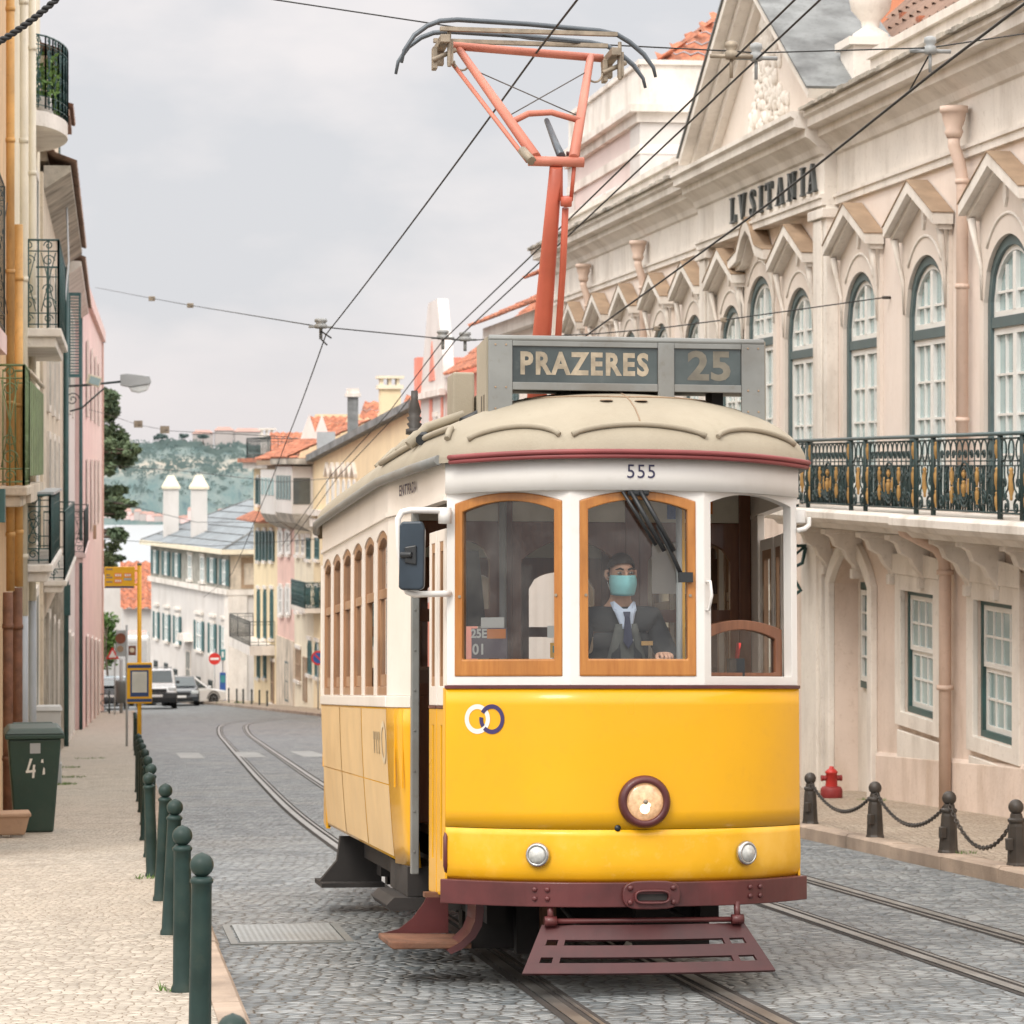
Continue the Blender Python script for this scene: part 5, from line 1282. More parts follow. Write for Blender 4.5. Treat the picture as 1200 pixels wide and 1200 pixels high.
    if not big:
        for s in (-1, 1): mb.add([F(y, zt + .135, .015), F(y, zt + .135, .262), F(y + s * (e + .012), zr + .105, .262), F(y + s * (e + .012), zr + .105, .015)], [(0, 1, 2, 3)])
    else:
        T = [pr[11], pr[12], pr[13], pr[0], pr[1], pr[2], pr[3]]
        for (a, b), (c, d) in zip(T, T[1:]): mb.add([F(a, b + .005, .015), F(a, b + .005, .262), F(c, d + .005, .262), F(c, d + .005, .015)], [(0, 1, 2, 3)])
    PB('stained_top', mb, m_hood, hd_, solid=.012)

# --- entablature with a forward break over the middle bay
BAY = (36.2, 44.25)
PROF = [(0, 4.78), (.05, 4.78), (.05, 4.86), (.075, 4.87), (.075, 4.91), (.02, 4.92), (.02, 5.40), (.06, 5.42), (.10, 5.50), (.12, 5.52), (.22, 5.60), (.26, 5.62), (.26, 5.72), (.40, 5.74), (.40, 5.84), (.45, 5.87), (.45, 5.93), (-.2, 5.96), (-.2, 4.78)]
def entab(y0, y1, add, name):
    mb = MB(); mb.prism([(o + (add if o > 0 else 0), z) for o, z in PROF], lambda o, z, e: V((XW - o, e, z)), y0, y1); return PB(name, mb, m_stone)
en = entab(8, BAY[0], 0, 'entablature'); entab(BAY[0] + .001, BAY[1] - .001, .16, 'entablature'); entab(BAY[1], 60.5, 0, 'entablature')
for y0, y1 in ((8, BAY[0] - .02), (BAY[1] + .02, 60.6)):
    mb = MB(); Y = ys(y0, y1, .25)
    for a, b in zip(Y, Y[1:]): r = RND.uniform(0, .03); mb.box(XW - .50 - r, XW + .1, a, b - .01, 5.935, 5.965 + RND.uniform(0, .03))
    PB('mossy_gutter', mb, m_stone_dk, en)
for y0, y1 in ((8, 35.6), (44.6, 60.5)):
    mb = MB(); mb.box(XW + .25, XW + .5, y0, y1, 5.9, 6.50); mb.box(XW + .19, XW + .56, y0, y1, 6.502, 6.60); PB('parapet', mb, m_stone)
for y in (36.55, 43.9):
    mb = MB(); mb.box(XW - .16, XW, y - .35, y + .35, .98, 4.78); mb.box(XW - .19, XW - .161, y - .2, y + .2, 1.2, 4.6); mb.box(XW - .22, XW, y - .4, y + .4, 4.62, 4.74); PB('pilaster', mb, m_stone, bevel=.01)
mb = MB(); mb.box(XW - .12, XW, 59.6, 60.5, .98, 4.78); PB('pilaster', mb, m_stone)

# --- lettering L V S I T A N I A on the frieze
def lst(mb, pts, c, s):
    yc, zc = c
    mb.prism([(yc - u * s, zc + w * s) for u, w in pts], F, .182, .225)
LY, LS, LZ = 41.75, .36, 4.98
def B4(x0, x1, z0, z1): return [(x0, z0), (x1, z0), (x1, z1), (x0, z1)]
GL = {
 'L': [B4(.14, .30, 0, 1), B4(.05, .40, 0, .06), B4(.05, .40, .94, 1), [(.301, 0), (.72, 0), (.72, .30), (.66, .30), (.62, .07), (.301, .07)]],
 'V': [[(.02, 1), (.22, 1), (.42, .22), (.38, 0), (.30, 0)], [(.36, 0), (.42, .0), (.68, 1), (.60, 1), (.40, .30)], B4(-.06, .30, .95, 1.0), B4(.52, .76, .95, 1.0)],
 'I': [B4(.14, .31, 0, 1), B4(.05, .40, 0, .06), B4(.05, .40, .94, 1)],
 'T': [B4(.28, .45, 0, 1), B4(.18, .55, 0, .06), B4(.02, .71, .93, 1), B4(.02, .07, .72, .93), B4(.66, .71, .72, .93)],
 'A': [[(.02, 0), (.10, 0), (.38, .90), (.36, 1), (.30, 1)], [(.50, 0), (.72, 0), (.44, 1), (.34, 1), (.34, .86)], B4(.20, .52, .30, .37), B4(-.04, .20, 0, .05), B4(.42, .78, 0, .05)],
 'N': [B4(.08, .16, 0, 1), B4(.64, .72, 0, 1), [(.06, 1), (.25, 1), (.72, .06), (.72, 0), (.62, 0), (.10, .92)], B4(0, .26, 0, .05), B4(.54, .82, .95, 1)],
 'S': []}
xp = 0.
for ch in 'LVSITANIA':
    adv = {'L': .86, 'V': .92, 'I': .62, 'T': .90, 'A': .90, 'N': .98, 'S': .82}[ch]
    sx = 1.5; mb = MB()
    if ch == 'S':
        S_ = [(.58, .70, .03), (.62, .80, .035), (.55, .92, .05), (.38, .97, .07), (.20, .90, .12), (.16, .76, .16), (.28, .60, .19), (.44, .45, .19), (.54, .28, .16), (.48, .10, .12), (.30, .03, .07), (.14, .08, .05), (.08, .20, .035), (.12, .30, .03)]
        vs = []
        for i, (a, b, w) in enumerate(S_):
            p, q = S_[max(0, i - 1)], S_[min(len(S_) - 1, i + 1)]; d = V((q[0] - p[0], q[1] - p[1])); d.normalize(); n = V((-d.y, d.x)) * w * .5
            for e in (-1, 1):
                for o in (.182, .225): vs.append(F(LY - ((a + e * n.x) * sx + xp) * LS, LZ + (b + e * n.y) * LS, o))
        mb.add(vs, [f for i in range(len(S_) - 1) for f in ((4 * i, 4 * i + 4, 4 * i + 6, 4 * i + 2), (4 * i + 1, 4 * i + 3, 4 * i + 7, 4 * i + 5), (4 * i, 4 * i + 1, 4 * i + 5, 4 * i + 4), (4 * i + 2, 4 * i + 6, 4 * i + 7, 4 * i + 3))])
    for k, st in enumerate(GL[ch]):
        mb.prism([(LY - (u * sx + xp) * LS, LZ + w * LS) for u, w in st], F, .182, .225 + .002 * k)
    xp += adv * 2.02
    PB('facade_letter', mb, m_letter)

# --- pediment
ped_y, ped_h = 40.0, 8.45
L0, R0 = BAY[1] - .2, BAY[0] - .4
mb = MB(); mb.prism([(R0 + .3, 5.95), (L0 - .1, 5.95), (ped_y, ped_h - .2)], F, -.35, .05); pd = PB('pediment', mb, m_surr)
def rake(y0, z0, y1, z1, th, o0, o1, m, name, lift=0):
    d = V((y1 - y0, z1 - z0)).normalized(); n = V((-d.y, d.x)); n = n if n.y > 0 else -n
    mb = MB(); mb.prism([(y0 + n.x * lift, z0 + n.y * lift), (y1 + n.x * lift, z1 + n.y * lift), (y1 + n.x * (th + lift), z1 + n.y * (th + lift)), (y0 + n.x * (th + lift), z0 + n.y * (th + lift))], F, o0, o1); PB(name, mb, m, pd)
for y0 in (L0, R0):
    rake(y0, 5.95, ped_y, ped_h - .25, .14, -.3, .17, m_stone, 'raking_moulding', -.16)
    rake(y0, 5.95, ped_y, ped_h - .25, .12, -.3, .34, m_stone, 'raking_moulding', -.015)
    rake(y0, 5.95, ped_y, ped_h - .25, .12, -.3, .50, m_stone, 'raking_moulding', .11)
    rake(y0, 5.95, ped_y, ped_h - .25, .03, -.95, .53, m_greyslate, 'raking_slab', .235)
mb = MB(); rr_ = random.Random(3)
for k in range(320):
    t = rr_.random() ** 1.15; z = 6.2 + 1.5 * t; w = 1.15 * (1 - t) ** .8 * (.85 + .3 * math.sin(t * 14)) + .14
    y = ped_y + rr_.uniform(-w, w); r = rr_.uniform(.03, .085)
    M = Matrix.Translation(F(y, z, .06)) @ Matrix.Diagonal((.7, 1, rr_.uniform(.7, 1.8), 1))
    mb.lathe([(.001, -r)] + [(r * math.sin(PI * q / 6), -r * math.cos(PI * q / 6)) for q in range(1, 6)] + [(.001, r)], 8, M, cap=False)
PB('carved_relief', mb, m_stone, pd)
# urn on its pedestal, roof behind
mb = MB(); mb.box(XW + .1, XW + .7, 35.85, 36.5, 5.95, 6.72); mb.box(XW + .04, XW + .76, 35.79, 36.56, 6.721, 6.82); pdn = PB('urn_pedestal', mb, m_stone)
mb = MB(); mb.lathe([(.22, 6.82), (.22, 6.9), (.10, 6.98), (.12, 7.06), (.24, 7.2), (.28, 7.4), (.24, 7.6), (.28, 7.68), (.16, 7.72), (.10, 7.9), (.001, 8.0)], 20, Matrix.Translation((XW + .4, 36.17, 0)), cap=False); PB('urn', mb, m_stone, pdn)
def tile_roof(mb, A, along, up, W, H, pitch=.24, row=.36, amp=.055, seg=4, hip=0):
    """barrel tiles: rows stepping up the slope, half-round across"""
    A, along, up = V(A), V(along).normalized(), V(up).normalized(); n = along.cross(up).normalized(); n = n if n.z > 0 else -n
    nc = max(1, int(W / pitch)); nr = max(1, int(H / row)); pw = W / nc; rh = H / nr
    for r in range(nr):
        vs = []; K = nc * seg + 1
        for e, (v, lift) in enumerate(((r * rh - .03, .035), ((r + 1) * rh, 0))):
            for k in range(K):
                ph = 2 * PI * k / seg; wob = RND.uniform(-.006, .006)
                vs.append(A + along * (k / seg * pw) + up * v + n * (amp * (.5 + .5 * math.cos(ph)) + lift + wob))
        mb.add(vs, [(k, k + 1, K + k + 1, K + k) for k in range(K - 1) if k / seg * pw >= hip * r * rh], True)
mb = MB(); tile_roof(mb, (XW + .62, 24, 6.42), (0, 1, 0), (.70, 0, .71), 17.0, 4.8, .36, .46, .09, 6); 
mb.add([(XW + .62, 24, 6.38), (XW + .62, 41.0, 6.38), (XW + 4.0, 41.0, 9.7), (XW + 4.0, 24, 9.7)], [(0, 1, 2, 3)]); PB('tile_roof', mb, m_tile_old)
mb = MB()
for y, d in ((38.4, .35), (37.3, .12), (36.9, .5), (39.2, .9)): mb.box(XW + .72 + d, XW + .80 + d, y, y + .16, 6.58 + 1.0 * d, 6.76 + 1.0 * d)
PB('vent_tile', mb, m_tile, None)
mb = MB(); mb.box(XW + 1.1, XW + 5, 43.0, 43.4, 6.0, 10.2); mb.tube([(XW + 1.5, 42.95, 6), (XW + 1.5, 42.95, 9.8)], .04, 8); PB('attic_wall', mb, mat('salmon plaster', (.60, .235, .13), .85, .08, 1))

# --- drainpipes with ornate heads
for y in (24.45, 30.42, 49.35, 55.2):
    x = XW - .10
    mb = MB(); mb.tube([(x, y, 1.1), (x, y, 4.55), (x - .03, y, 4.72), (x - .09, y, 4.9), (x - .09, y, 5.0)], .064, 12)
    for z in (2.0, 3.4, 4.5): mb.tube([(x, y, z), (x, y, z + .05)], .074, 12)
    dp_ = PB('drainpipe', mb, m_pipe_p)
    mb = MB(); mb.lathe([(.075, 4.98), (.10, 5.04), (.085, 5.08), (.12, 5.17), (.13, 5.24), (.15, 5.25), (.15, 5.31)], 14, Matrix.Translation((x - .09, y, 0))); PB('rainwater_head', mb, m_pipe_p, dp_)

# --- balcony
by0, by1 = 22.0, 37.4
mb = MB(); mb.prism([(.0, .80), (.50, .80), (.56, .86), (.70, .88), (.74, .93), (.74, 1.0), (.70, 1.035), (0, 1.05)], lambda o, z, e: V((XW - o, e, z)), 30.75, by1)
mb.prism([(.0, .78), (.55, .78), (.62, .84), (.76, .86), (.81, .92), (.81, .995), (.76, 1.03), (0, 1.048)], lambda o, z, e: V((XW - o, e, z)), by0, 30.745)
bal = PB('balcony', mb, m_stone, bevel=.006)
for y in (35.1, 33.4, 32.1, 30.3, 29.3, 27.8, 26.4, 25.0, 36.6):
    mb = MB(); mb.prism([(0, .80), (.44, .80), (.44, .72), (.37, .68), (.33, .58), (.22, .52), (.17, .42), (.10, .34), (.08, .28), (0, .26)], lambda o, z, e: V((XW - o, e, z)), y - .085, y + .085); mb.box(XW - .47, XW, y - .11, y + .11, .72, .785); mb.box(XW - .12, XW, y - .06, y + .06, .18, .30); PB('bracket', mb, m_stone, bal, bevel=.01)
RX = XW - .67
def RP(y, z, o=0): return V((RX - o, y, z))
def spiral(mb, yc, zc, r0, a0, turns, s=1, r=.0095, o=0., k=14):
    r *= 1.4
    mb.tube([RP(yc + s * r0 * (1 - .8 * i / k) * math.cos(a0 + turns * 2 * PI * i / k), zc + r0 * (1 - .8 * i / k) * math.sin(a0 + turns * 2 * PI * i / k), o) for i in range(k + 1)], r, 4, cap=False)
def spindle(mb, y, z0, z1, r=.026, o=.0):
    if y < 26: return
    h = z1 - z0; mb = MB(); mb.lathe([(r * .35, z0), (r * .5, z0 + .05 * h), (r * .45, z0 + .12 * h), (r * .9, z0 + .3 * h), (r, z0 + .7 * h), (r * .55, z0 + .85 * h), (r * .8, z0 + .92 * h), (r * .3, z1)], 8, Matrix.Translation(RP(y, 0, o))); PB('gilded_spindle', mb, m_gold, bal)
Zb, Zt = 1.10, 1.80
m_rail = mat('dark green wrought iron', (.018, .042, .042), .5, .3, 10)
for y0, y1, kd in [(22.1, 23.8, 'd'), (23.8, 24.45, 'l'), (24.45, 26.5, 'd'), (26.5, 27.2, 'l'), (27.2, 29.5, 'd'), (29.5, 30.15, 'l'), (30.15, 32.25, 'd'), (32.25, 32.9, 'l'), (32.9, 35.0, 'd'), (35.0, 35.6, 'l'), (35.6, 37.3, 'd')]:
    w = y1 - y0; mb = MB(); g = MB()
    mb.tube([RP(y0, Zb), RP(y1, Zb)], .013, 4); mb.tube([RP(y0, Zt), RP(y1, Zt)], .012, 4)
    mb.tube([RP(y0, 1.59), RP(y1, 1.59)], .009, 4); mb.tube([RP(y0, 1.545), RP(y1, 1.545)], .009, 4)
    for y in (y0 + .02, y1 - .02): mb.tube([RP(y, 1.04), RP(y, 1.83)], .022, 6)
    if kd == 'd':
        for i in range(24): c_ = y0 + .2 + (w - .4) * i / 23; mb.tube([RP(c_, Zb, -.01), RP(c_ + .02 * math.sin(i * 2.1), 1.33, -.01), RP(c_, 1.545, -.01)], .010, 4)
        for y in (y0 + .19, y1 - .19): mb.tube([RP(y, Zb), RP(y, Zt)], .016, 4)
        for y in (y0 + .105, y1 - .105):
            spindle(g, y, 1.12, 1.30, .026); spindle(g, y, 1.31, 1.53, .028); spindle(g, y, 1.61, 1.79, .026)
            for d in (-.045, .045): mb.tube([RP(y + d, Zb), RP(y + d * .5, 1.3), RP(y + d, 1.54)], .009, 4); mb.tube([RP(y + d, 1.59), RP(y + d, Zt)], .008, 4)
        a, b = y0 + .21, y1 - .21; n = 9; st = (b - a) / n
        for i in range(n):
            c = a + st * (i + .5); s = 1 if i < n / 2 else -1
            mb.tube([RP(c + st * .5 * math.cos(t), 1.68 + .115 * math.sin(t)) for t in [PI * q / 8 for q in range(9)]], .009, 4, cap=False)
            mb.tube([RP(c + .3 * st * math.sin(3.2 * t), Zb + (1.54 - Zb) * t) for t in [q / 10 for q in range(11)]], .010, 4)
            mb.tube([RP(c - .5 * st, Zb), RP(c - .5 * st + .02 * s, 1.35), RP(c - .5 * st, 1.68)], .008, 4)
            spiral(mb, c, 1.20 + .03 * (i % 2), .075, PI / 2 * (i % 3), 1.3, s, .010); spiral(mb, c + .3 * st, 1.43, .062, PI * (i % 2), 1.3, -s, .010); spiral(mb, c, 1.65, .05, 0, 1.2, s, .008)
        c = (a + b) / 2
        for rx, rz in ((.20, .22), (.15, .17)): mb.tube([RP(c + rx * math.cos(t), 1.36 + rz * math.sin(t), .012) for t in [2 * PI * q / 16 for q in range(17)]], .011, 4, cap=False)
        spindle(g, c, 1.24, 1.40, .030, .018); spindle(g, c, 1.42, 1.50, .024, .018)
        for s in (-1, 1): spindle(g, c + s * .17, 1.26, 1.42, .016, .02)
        for y in (c - w * .19, c + w * .19): spindle(g, y, 1.17, 1.34, .024, .012); spindle(g, y, 1.35, 1.53, .024, .012)
    else:
        c = (y0 + y1) / 2; spindle(g, c, 1.22, 1.53, .030)
        for i in range(3): cc = y0 + w * (i + .5) / 3; mb.tube([RP(cc + .085 * math.cos(t), 1.69 + .10 * math.sin(t)) for t in [2 * PI * q / 12 for q in range(13)]], .009, 4, cap=False); mb.tube([RP(cc + .04 * math.cos(t), 1.567 + .022 * math.sin(t)) for t in [2 * PI * q / 8 for q in range(9)]], .007, 4, cap=False)
        for s in (-1, 1):
            mb.tube([RP(c + s * .11, 1.54), RP(c + s * .11, 1.48), RP(c + s * .06, 1.42), RP(c + s * .10, 1.33), RP(c + s * .2, 1.27), RP(c + s * .24, 1.22)], .009, 4)
            mb.tube([RP(c + s * .22, 1.54), RP(c + s * .20, 1.42), RP(c + s * .25, 1.33), RP(c + s * .24, 1.24)], .009, 4)
            spiral(mb, c + s * .2, 1.38, .05, 0, 1.2, s, .008); spiral(mb, c + s * .15, 1.16, .07, PI / 2, 1.3, s, .009); spiral(mb, c + s * .19, 1.25, .04, 0, 1.2, -s, .008)
    p = PB('railing_panel', mb, m_rail, bal)
mb = MB(); mb.tube([RP(by0, 1.845), RP(by1, 1.845)], .034, 8, flat=.6)
mb.tube([RP(by1 - .05, 1.845), V((XW, by1 - .05, 1.845))], .03, 6, flat=.6)
for k in range(8): mb.tube([V((RX + (XW - RX) * k / 7, by1 - .05, 1.05)), V((RX + (XW - RX) * k / 7, by1 - .05, 1.83))], .012, 4)
PB('handrail', mb, m_dframe, bal)
mb = MB(); mb.tube([(XW - .62, 30.78, 1.0), (XW - .66, 30.8, .92), (XW - .62, 30.85, .84), (XW - .22, 30.95, .66), (XW - .14, 30.98, .55), (XW - .12, 31.0, .4), (XW - .12, 31.0, gz(31) + .1)], [.045, .05, .058, .064, .066, .066, .066], 12)
for z in (.38, -.85): mb.tube([(XW - .12, 31, z), (XW - .12, 31, z + .05)], .092, 12)
PB('lower_drainpipe', mb, m_pipe_p)

# --- ground floor windows, niche, plinth
for y, w, z0, z1 in LOW:
    op = rect_loop(y - w / 2, y + w / 2, z0, z1); ot = rect_loop(y - w / 2 - .24, y + w / 2 + .24, z0 - .16, z1 + .34)
    mb = MB(); mb.ring(ot, op, F, 0, .06); mb.prism([(y - w / 2 - .30, z1 + .18), (y + w / 2 + .30, z1 + .18), (y + w / 2 + .30, z1 + .40), (y + .3, z1 + .44), (y - .3, z1 + .44), (y - w / 2 - .30, z1 + .40)], F, .061, .085); mb.prism(rect_loop(y - w / 2 - .20, y + w / 2 + .20, z0 - .62, z0 - .22), F, .0, .045); PB('stone_surround', mb, m_stone, bevel=.008)
    mb = MB(); i1 = rect_loop(y - w / 2 + .06, y + w / 2 - .06, z0 + .07, z1 - .05); mb.ring(op, i1, F, -.16, -.03); wn = PB('sash_window', mb, m_green)
    zm = (z0 + z1) / 2 + .02
    for za, zb2, o in ((z0 + .07, zm, -.085), (zm, z1 - .05, -.06)):
        a, b = y - w / 2 + .06, y + w / 2 - .06
        mb = MB(); mb.ring(rect_loop(a, b, za, zb2), rect_loop(a + .05, b - .05, za + .055, zb2 - .055), F, o - .02, o + .015)
        for k in range(1, 4): u = a + .05 + (b - a - .1) * k / 4; bars(mb, [(u - .012, u + .012, za + .055, zb2 - .055)], o - .015, o + .012)
        bars(mb, [(a + .05, b - .05, (za + zb2) / 2 - .012, (za + zb2) / 2 + .012)], o - .016, o + .013)
        PB('sash', mb, m_sash, wn)
        mb = MB(); mb.face(rect_loop(a + .02, b - .02, za + .02, zb2 - .02), F, o - .005); PB('glass', mb, m_glass_pale, wn)
op = arch_loop(34.5, 36.4, -2.75, .08, .42, 14); m_ = len(op) - 2
ot = [(34.3, -2.75), (36.6, -2.75)] + [(36.6 - 2.3 * i / (m_ - 1), .12 + .56 * math.sin(PI * i / (m_ - 1)) ** .8) for i in range(m_)]
mb = MB(); mb.ring(ot, op, F, 0, .08); mb.prism([(35.33, .44), (35.57, .44), (35.65, .76), (35.25, .76)], F, .05, .16); nc = PB('arched_niche', mb, m_stone, bevel=.01)
mb = MB(); mb.prism([(35.33, .80), (35.57, .80), (35.53, .62), (35.45, .54), (35.37, .62)], F, .16, .28); PB('keystone_ornament', mb, m_hood, nc)
mb = MB(); mb.prism(rect_loop(34.45, 36.45, -3.0, .75), F, -.38, -.30); PB('niche_back', mb, m_stone, nc)
mb = MB(); mb.ring(rect_loop(35.30, 36.12, -1.2, .10), rect_loop(35.38, 36.04, -1.12, .02), F, -.30, -.26); n2_ = PB('narrow_window', mb, m_green, nc)
mb = MB()
bars(mb, [(35.39, 35.45, -1.11, .01), (35.97, 36.03, -1.11, .01), (35.45, 35.97, -1.11, -1.05), (35.45, 35.97, -.05, .01), (35.45, 35.97, -.55, -.49), (35.70, 35.73, -1.05, -.05), (35.45, 35.70, -.28, -.255), (35.45, 35.70, -.82, -.795), (35.73, 35.97, -.28, -.255), (35.73, 35.97, -.82, -.795)], -.28, -.24)
PB('sash', mb, m_sash, n2_) if False else PB('niche_sash', mb, m_sash, nc)
mb = MB(); mb.face(rect_loop(35.38, 36.04, -1.12, .02), F, -.285); PB('niche_glass', mb, m_glass_pale, nc)
mb = MB(); mb.box(XW - .14, XW, 36.8, 37.55, -3.2, .78); mb.box(XW - .11, XW, 36.65, 36.799, -3.2, .78); mb.box(XW - .11, XW, 37.551, 37.75, -3.2, .78); PB('lower_pilaster', mb, m_stone)
mb = MB()
Y = ys(8, 60.4, 2.2)
for a, b in zip(Y, Y[1:]):
    if 34.2 < b and a < 37.8: continue
    za, zb2 = gz(a), gz(b)
    mb.add([(x, y, z) for y, q in ((a, za), (b - .012, zb2)) for x, z in ((XW, q - .2), (XW - .05, q - .2), (XW - .05, q + .62), (XW - .03, q + .66), (XW, q + .66))], [(0, 1, 2, 3, 4), (9, 8, 7, 6, 5), (1, 6, 7, 2), (2, 7, 8, 3), (3, 8, 9, 4)])
PB('plinth', mb, m_lus_low)
mb = MB(); mb.tube([(XW - .15, 37.3, .52), (XW - .45, 37.3, .52)], .02, 6); mb.tube([(XW - .16, 37.3, .5), (XW - .2, 37.3, .3), (XW - .36, 37.3, .22), (XW - .30, 37.3, .08), (XW - .22, 37.3, -.05), (XW - .30, 37.3, -.1)], .025, 6); mb.tube([(XW - .16, 37.3, .52), (XW - .3, 37.3, .4), (XW - .42, 37.3, .5)], .02, 6); PB('lamp_bracket', mb, m_green)
mb = MB(); mb.tube([F(30.9, .60, .03), F(31.9, .68, .03)], .012, 5); mb.tube([F(28.2, .55, .03), F(28.9, .66, .03)], .012, 5); mb.tube([F(33.7, 3.49, .0), F(33.7, 3.49, .10)], .018, 6); mb.tube([F(34.55, 2.2, 0), F(34.55, 2.2, 0)], .01, 4) if False else None; PB('iron_stay', mb, m_iron_b)

# ------------------------------------------------------------------ pink upper block behind it
pk = thing('pavilion', 'light pink and white rooftop block with red hip roof behind the pediment', 'building', (11, 61.2, -4))
def PK(name, mb, m, par=None, **k): return mb.build(name, m, par or pk, **k)
x0, x1, y0, y1, zt = 10.9, 20, 61.0, 70.8, 9.0
mb = MB(); mb.box(x0, x1, y0, y1, -4, zt - .35); PK('wall', mb, m_pinkblk)
mb = MB(); mb.box(x0 - .04, x0 + 1.05, y0 - .04, y0 + 1.15, 5, zt - .36); PK('corner_pilaster', mb, m_white_wall)
mb = MB(); mb.box(x0 - .04, x0 + .9, y1 - .9, y1 + .04, 5, zt - .36); PK('corner_pilaster', mb, m_white_wall)
mb = MB(); mb.box(x0 - .06, x1, y0 - .06, y1 + .06, zt - 1.0, zt - .80); mb.box(x0 - .12, x1, y0 - .12, y1 + .12, zt - .349, zt - .15); mb.box(x0 - .28, x1, y0 - .28, y1 + .28, zt - .149, zt); PK('cornice', mb, m_stone)
mb = MB(); mb.box(x0 - .02, x1, y0 - .02, y1 + .02, zt + .001, zt + .85); mb.box(x0 - .08, x1, y0 - .08, y1 + .08, zt + .851, zt + .95); PK('parapet', mb, m_stone)
mb = MB()
G = lambda y, z, o: V((x0 - o, y, z))
for k in range(3):
    yy = 64.0 + k * 1.75; mb.ring(rect_loop(yy - .72, yy + .72, 5.3, 7.55), rect_loop(yy - .5, yy + .5, 5.4, 7.4), G, 0, .14)
f = PK('triple_window', mb, m_sash)
mb = MB()
for k in range(3):
    yy = 64.0 + k * 1.75; mb.face(rect_loop(yy - .5, yy + .5, 5.4, 7.4), G, .02)
PK('panes', mb, m_glass_pale, f)
mb = MB()
for k in range(3):
    yy = 64.0 + k * 1.75; mb.prism(rect_loop(yy - .03, yy + .03, 5.4, 7.4), G, .03, .07)
PK('mullion', mb, m_sash, f)
mb = MB(); xq = 12.55; mb.tube([(xq, y0 - .1, 4), (xq, y0 - .1, 7.55)], .10, 10); p = PK('drainpipe', mb, m_pinkblk)
mb = MB(); mb.lathe([(.12, 7.5), (.2, 7.65), (.24, 7.8), (.33, 7.82), (.33, 7.95), (.16, 7.96), (.16, 8.3), (.1, 8.42)], 12, Matrix.Translation((xq, y0 - .12, 0))); PK('rainwater_head', mb, m_pinkblk, p)
mb = MB(); a = V((x0 + .3, y0 + .3, zt + .96)); b = V((x1, y0 + .3, zt + .96))
tile_roof(mb, (x0 + .4, y0 + .35, zt + .9), (1, 0, 0), (0, .8, .6), 8.6, 5.4, .3, .42, .07, 4, .8)
PK('front_tiles', mb, m_tile)
mb = MB(); tile_roof(mb, (x0 + .4, y0 + .35, zt + .9), (0, 1, 0), (.8, 0, .6), 9.2, 5.4, .3, .42, .07, 4, .8); PK('side_tiles', mb, m_tile)
# ================================================================== HOUSES ON THE LEFT
def lefthouse(label, xw, y0, y1, ztop, m, name='townhouse', xw2=None):
    xw2 = xw if xw2 is None else xw2
    r = thing(name, label, 'building', (xw, y0, gz(y0)))
    mb = MB(); zb = gz(y1) - .6
    mb.add([(a, y, z) for z in (zb, ztop) for y, a in ((y0, xw), (y1, xw2))] + [(-9, y, z) for z in (zb, ztop) for y in (y0, y1)], [(0, 1, 3, 2), (0, 2, 6, 4), (1, 5, 7, 3), (4, 6, 7, 5), (2, 3, 7, 6), (0, 4, 5, 1)])
    mb.build('wall', m, r); return r
def lwin(r, xw, y, z, w, h, m_sh=None, door=False, m_f=None):
    Fm = lambda u, zz_, o: V((xw + o, u, zz_)); lo = rect_loop(y - w / 2, y + w / 2, z, z + h); li = rect_loop(y - w / 2 + .07, y + w / 2 - .07, z + .07, z + h - .07)
    mb = MB(); mb.ring(rect_loop(y - w / 2 - .14, y + w / 2 + .14, z - .12, z + h + .14), lo, Fm, 0, .05); s = mb.build('surround', m_stone, r)
    mb = MB(); mb.ring(lo, li, Fm, 0, .03); mb.prism(rect_loop(y - .03, y + .03, z + .07, z + h - .07), Fm, .005, .028)
    if not door: mb.prism(rect_loop(y - w / 2 + .07, y + w / 2 - .07, z + h * .6, z + h * .6 + .05), Fm, .006, .027)
    w_ = mb.build('door' if door else 'window', m_f or (m_green if door else m_sash), r)
    mb = MB(); mb.face(li, Fm, .012); mb.build('panel' if door else 'pane', (m_teal if door else m_glass_dk), w_)
def ironwork(mb, p0, p1, z0, z1, gap=.11, r=.011, scroll=True, nrm=V((0, 0, 0))):
    p0, p1 = V(p0), V(p1); L = (p1 - p0).length; n = max(2, int(L / gap)); d = (p1 - p0) / L
    Q = lambda t, z: V((p0.x + d.x * t, p0.y + d.y * t, z))
    for z in (z0 + .04, z1, z0 + .18, z1 - .14): mb.tube([Q(0, z), Q(L, z)], r * (1.5 if z == z1 else .9), 4)
    for i in range(n + 1): mb.tube([Q(L * i / n, z0), Q(L * i / n, z1)], r * (1.6 if i in (0, n) else 1), 4)
    if scroll:
        k = max(1, int(L / .22))
        for i in range(k):
            c = L * (i + .5) / k
            for zc, rr, s in ((z0 + .30, .09, 1), (z0 + .30 + .18, .075, -1), (z1 - .26, .08, 1), (z1 - .07, .06, -1), (z0 + .11, .06, 1)):
                mb.tube([Q(min(L, max(0, c + s * rr * (1 - .75 * q / 12) * math.cos(q * .65))), zc + rr * (1 - .75 * q / 12) * math.sin(q * .65)) for q in range(13)], r * .8, 4, cap=False)
            mb.tube([Q(c - .09, z0 + .2), Q(c + .09, z1 - .16)], r * .7, 4); mb.tube([Q(c + .09, z0 + .2), Q(c - .09, z1 - .16)], r * .7, 4)
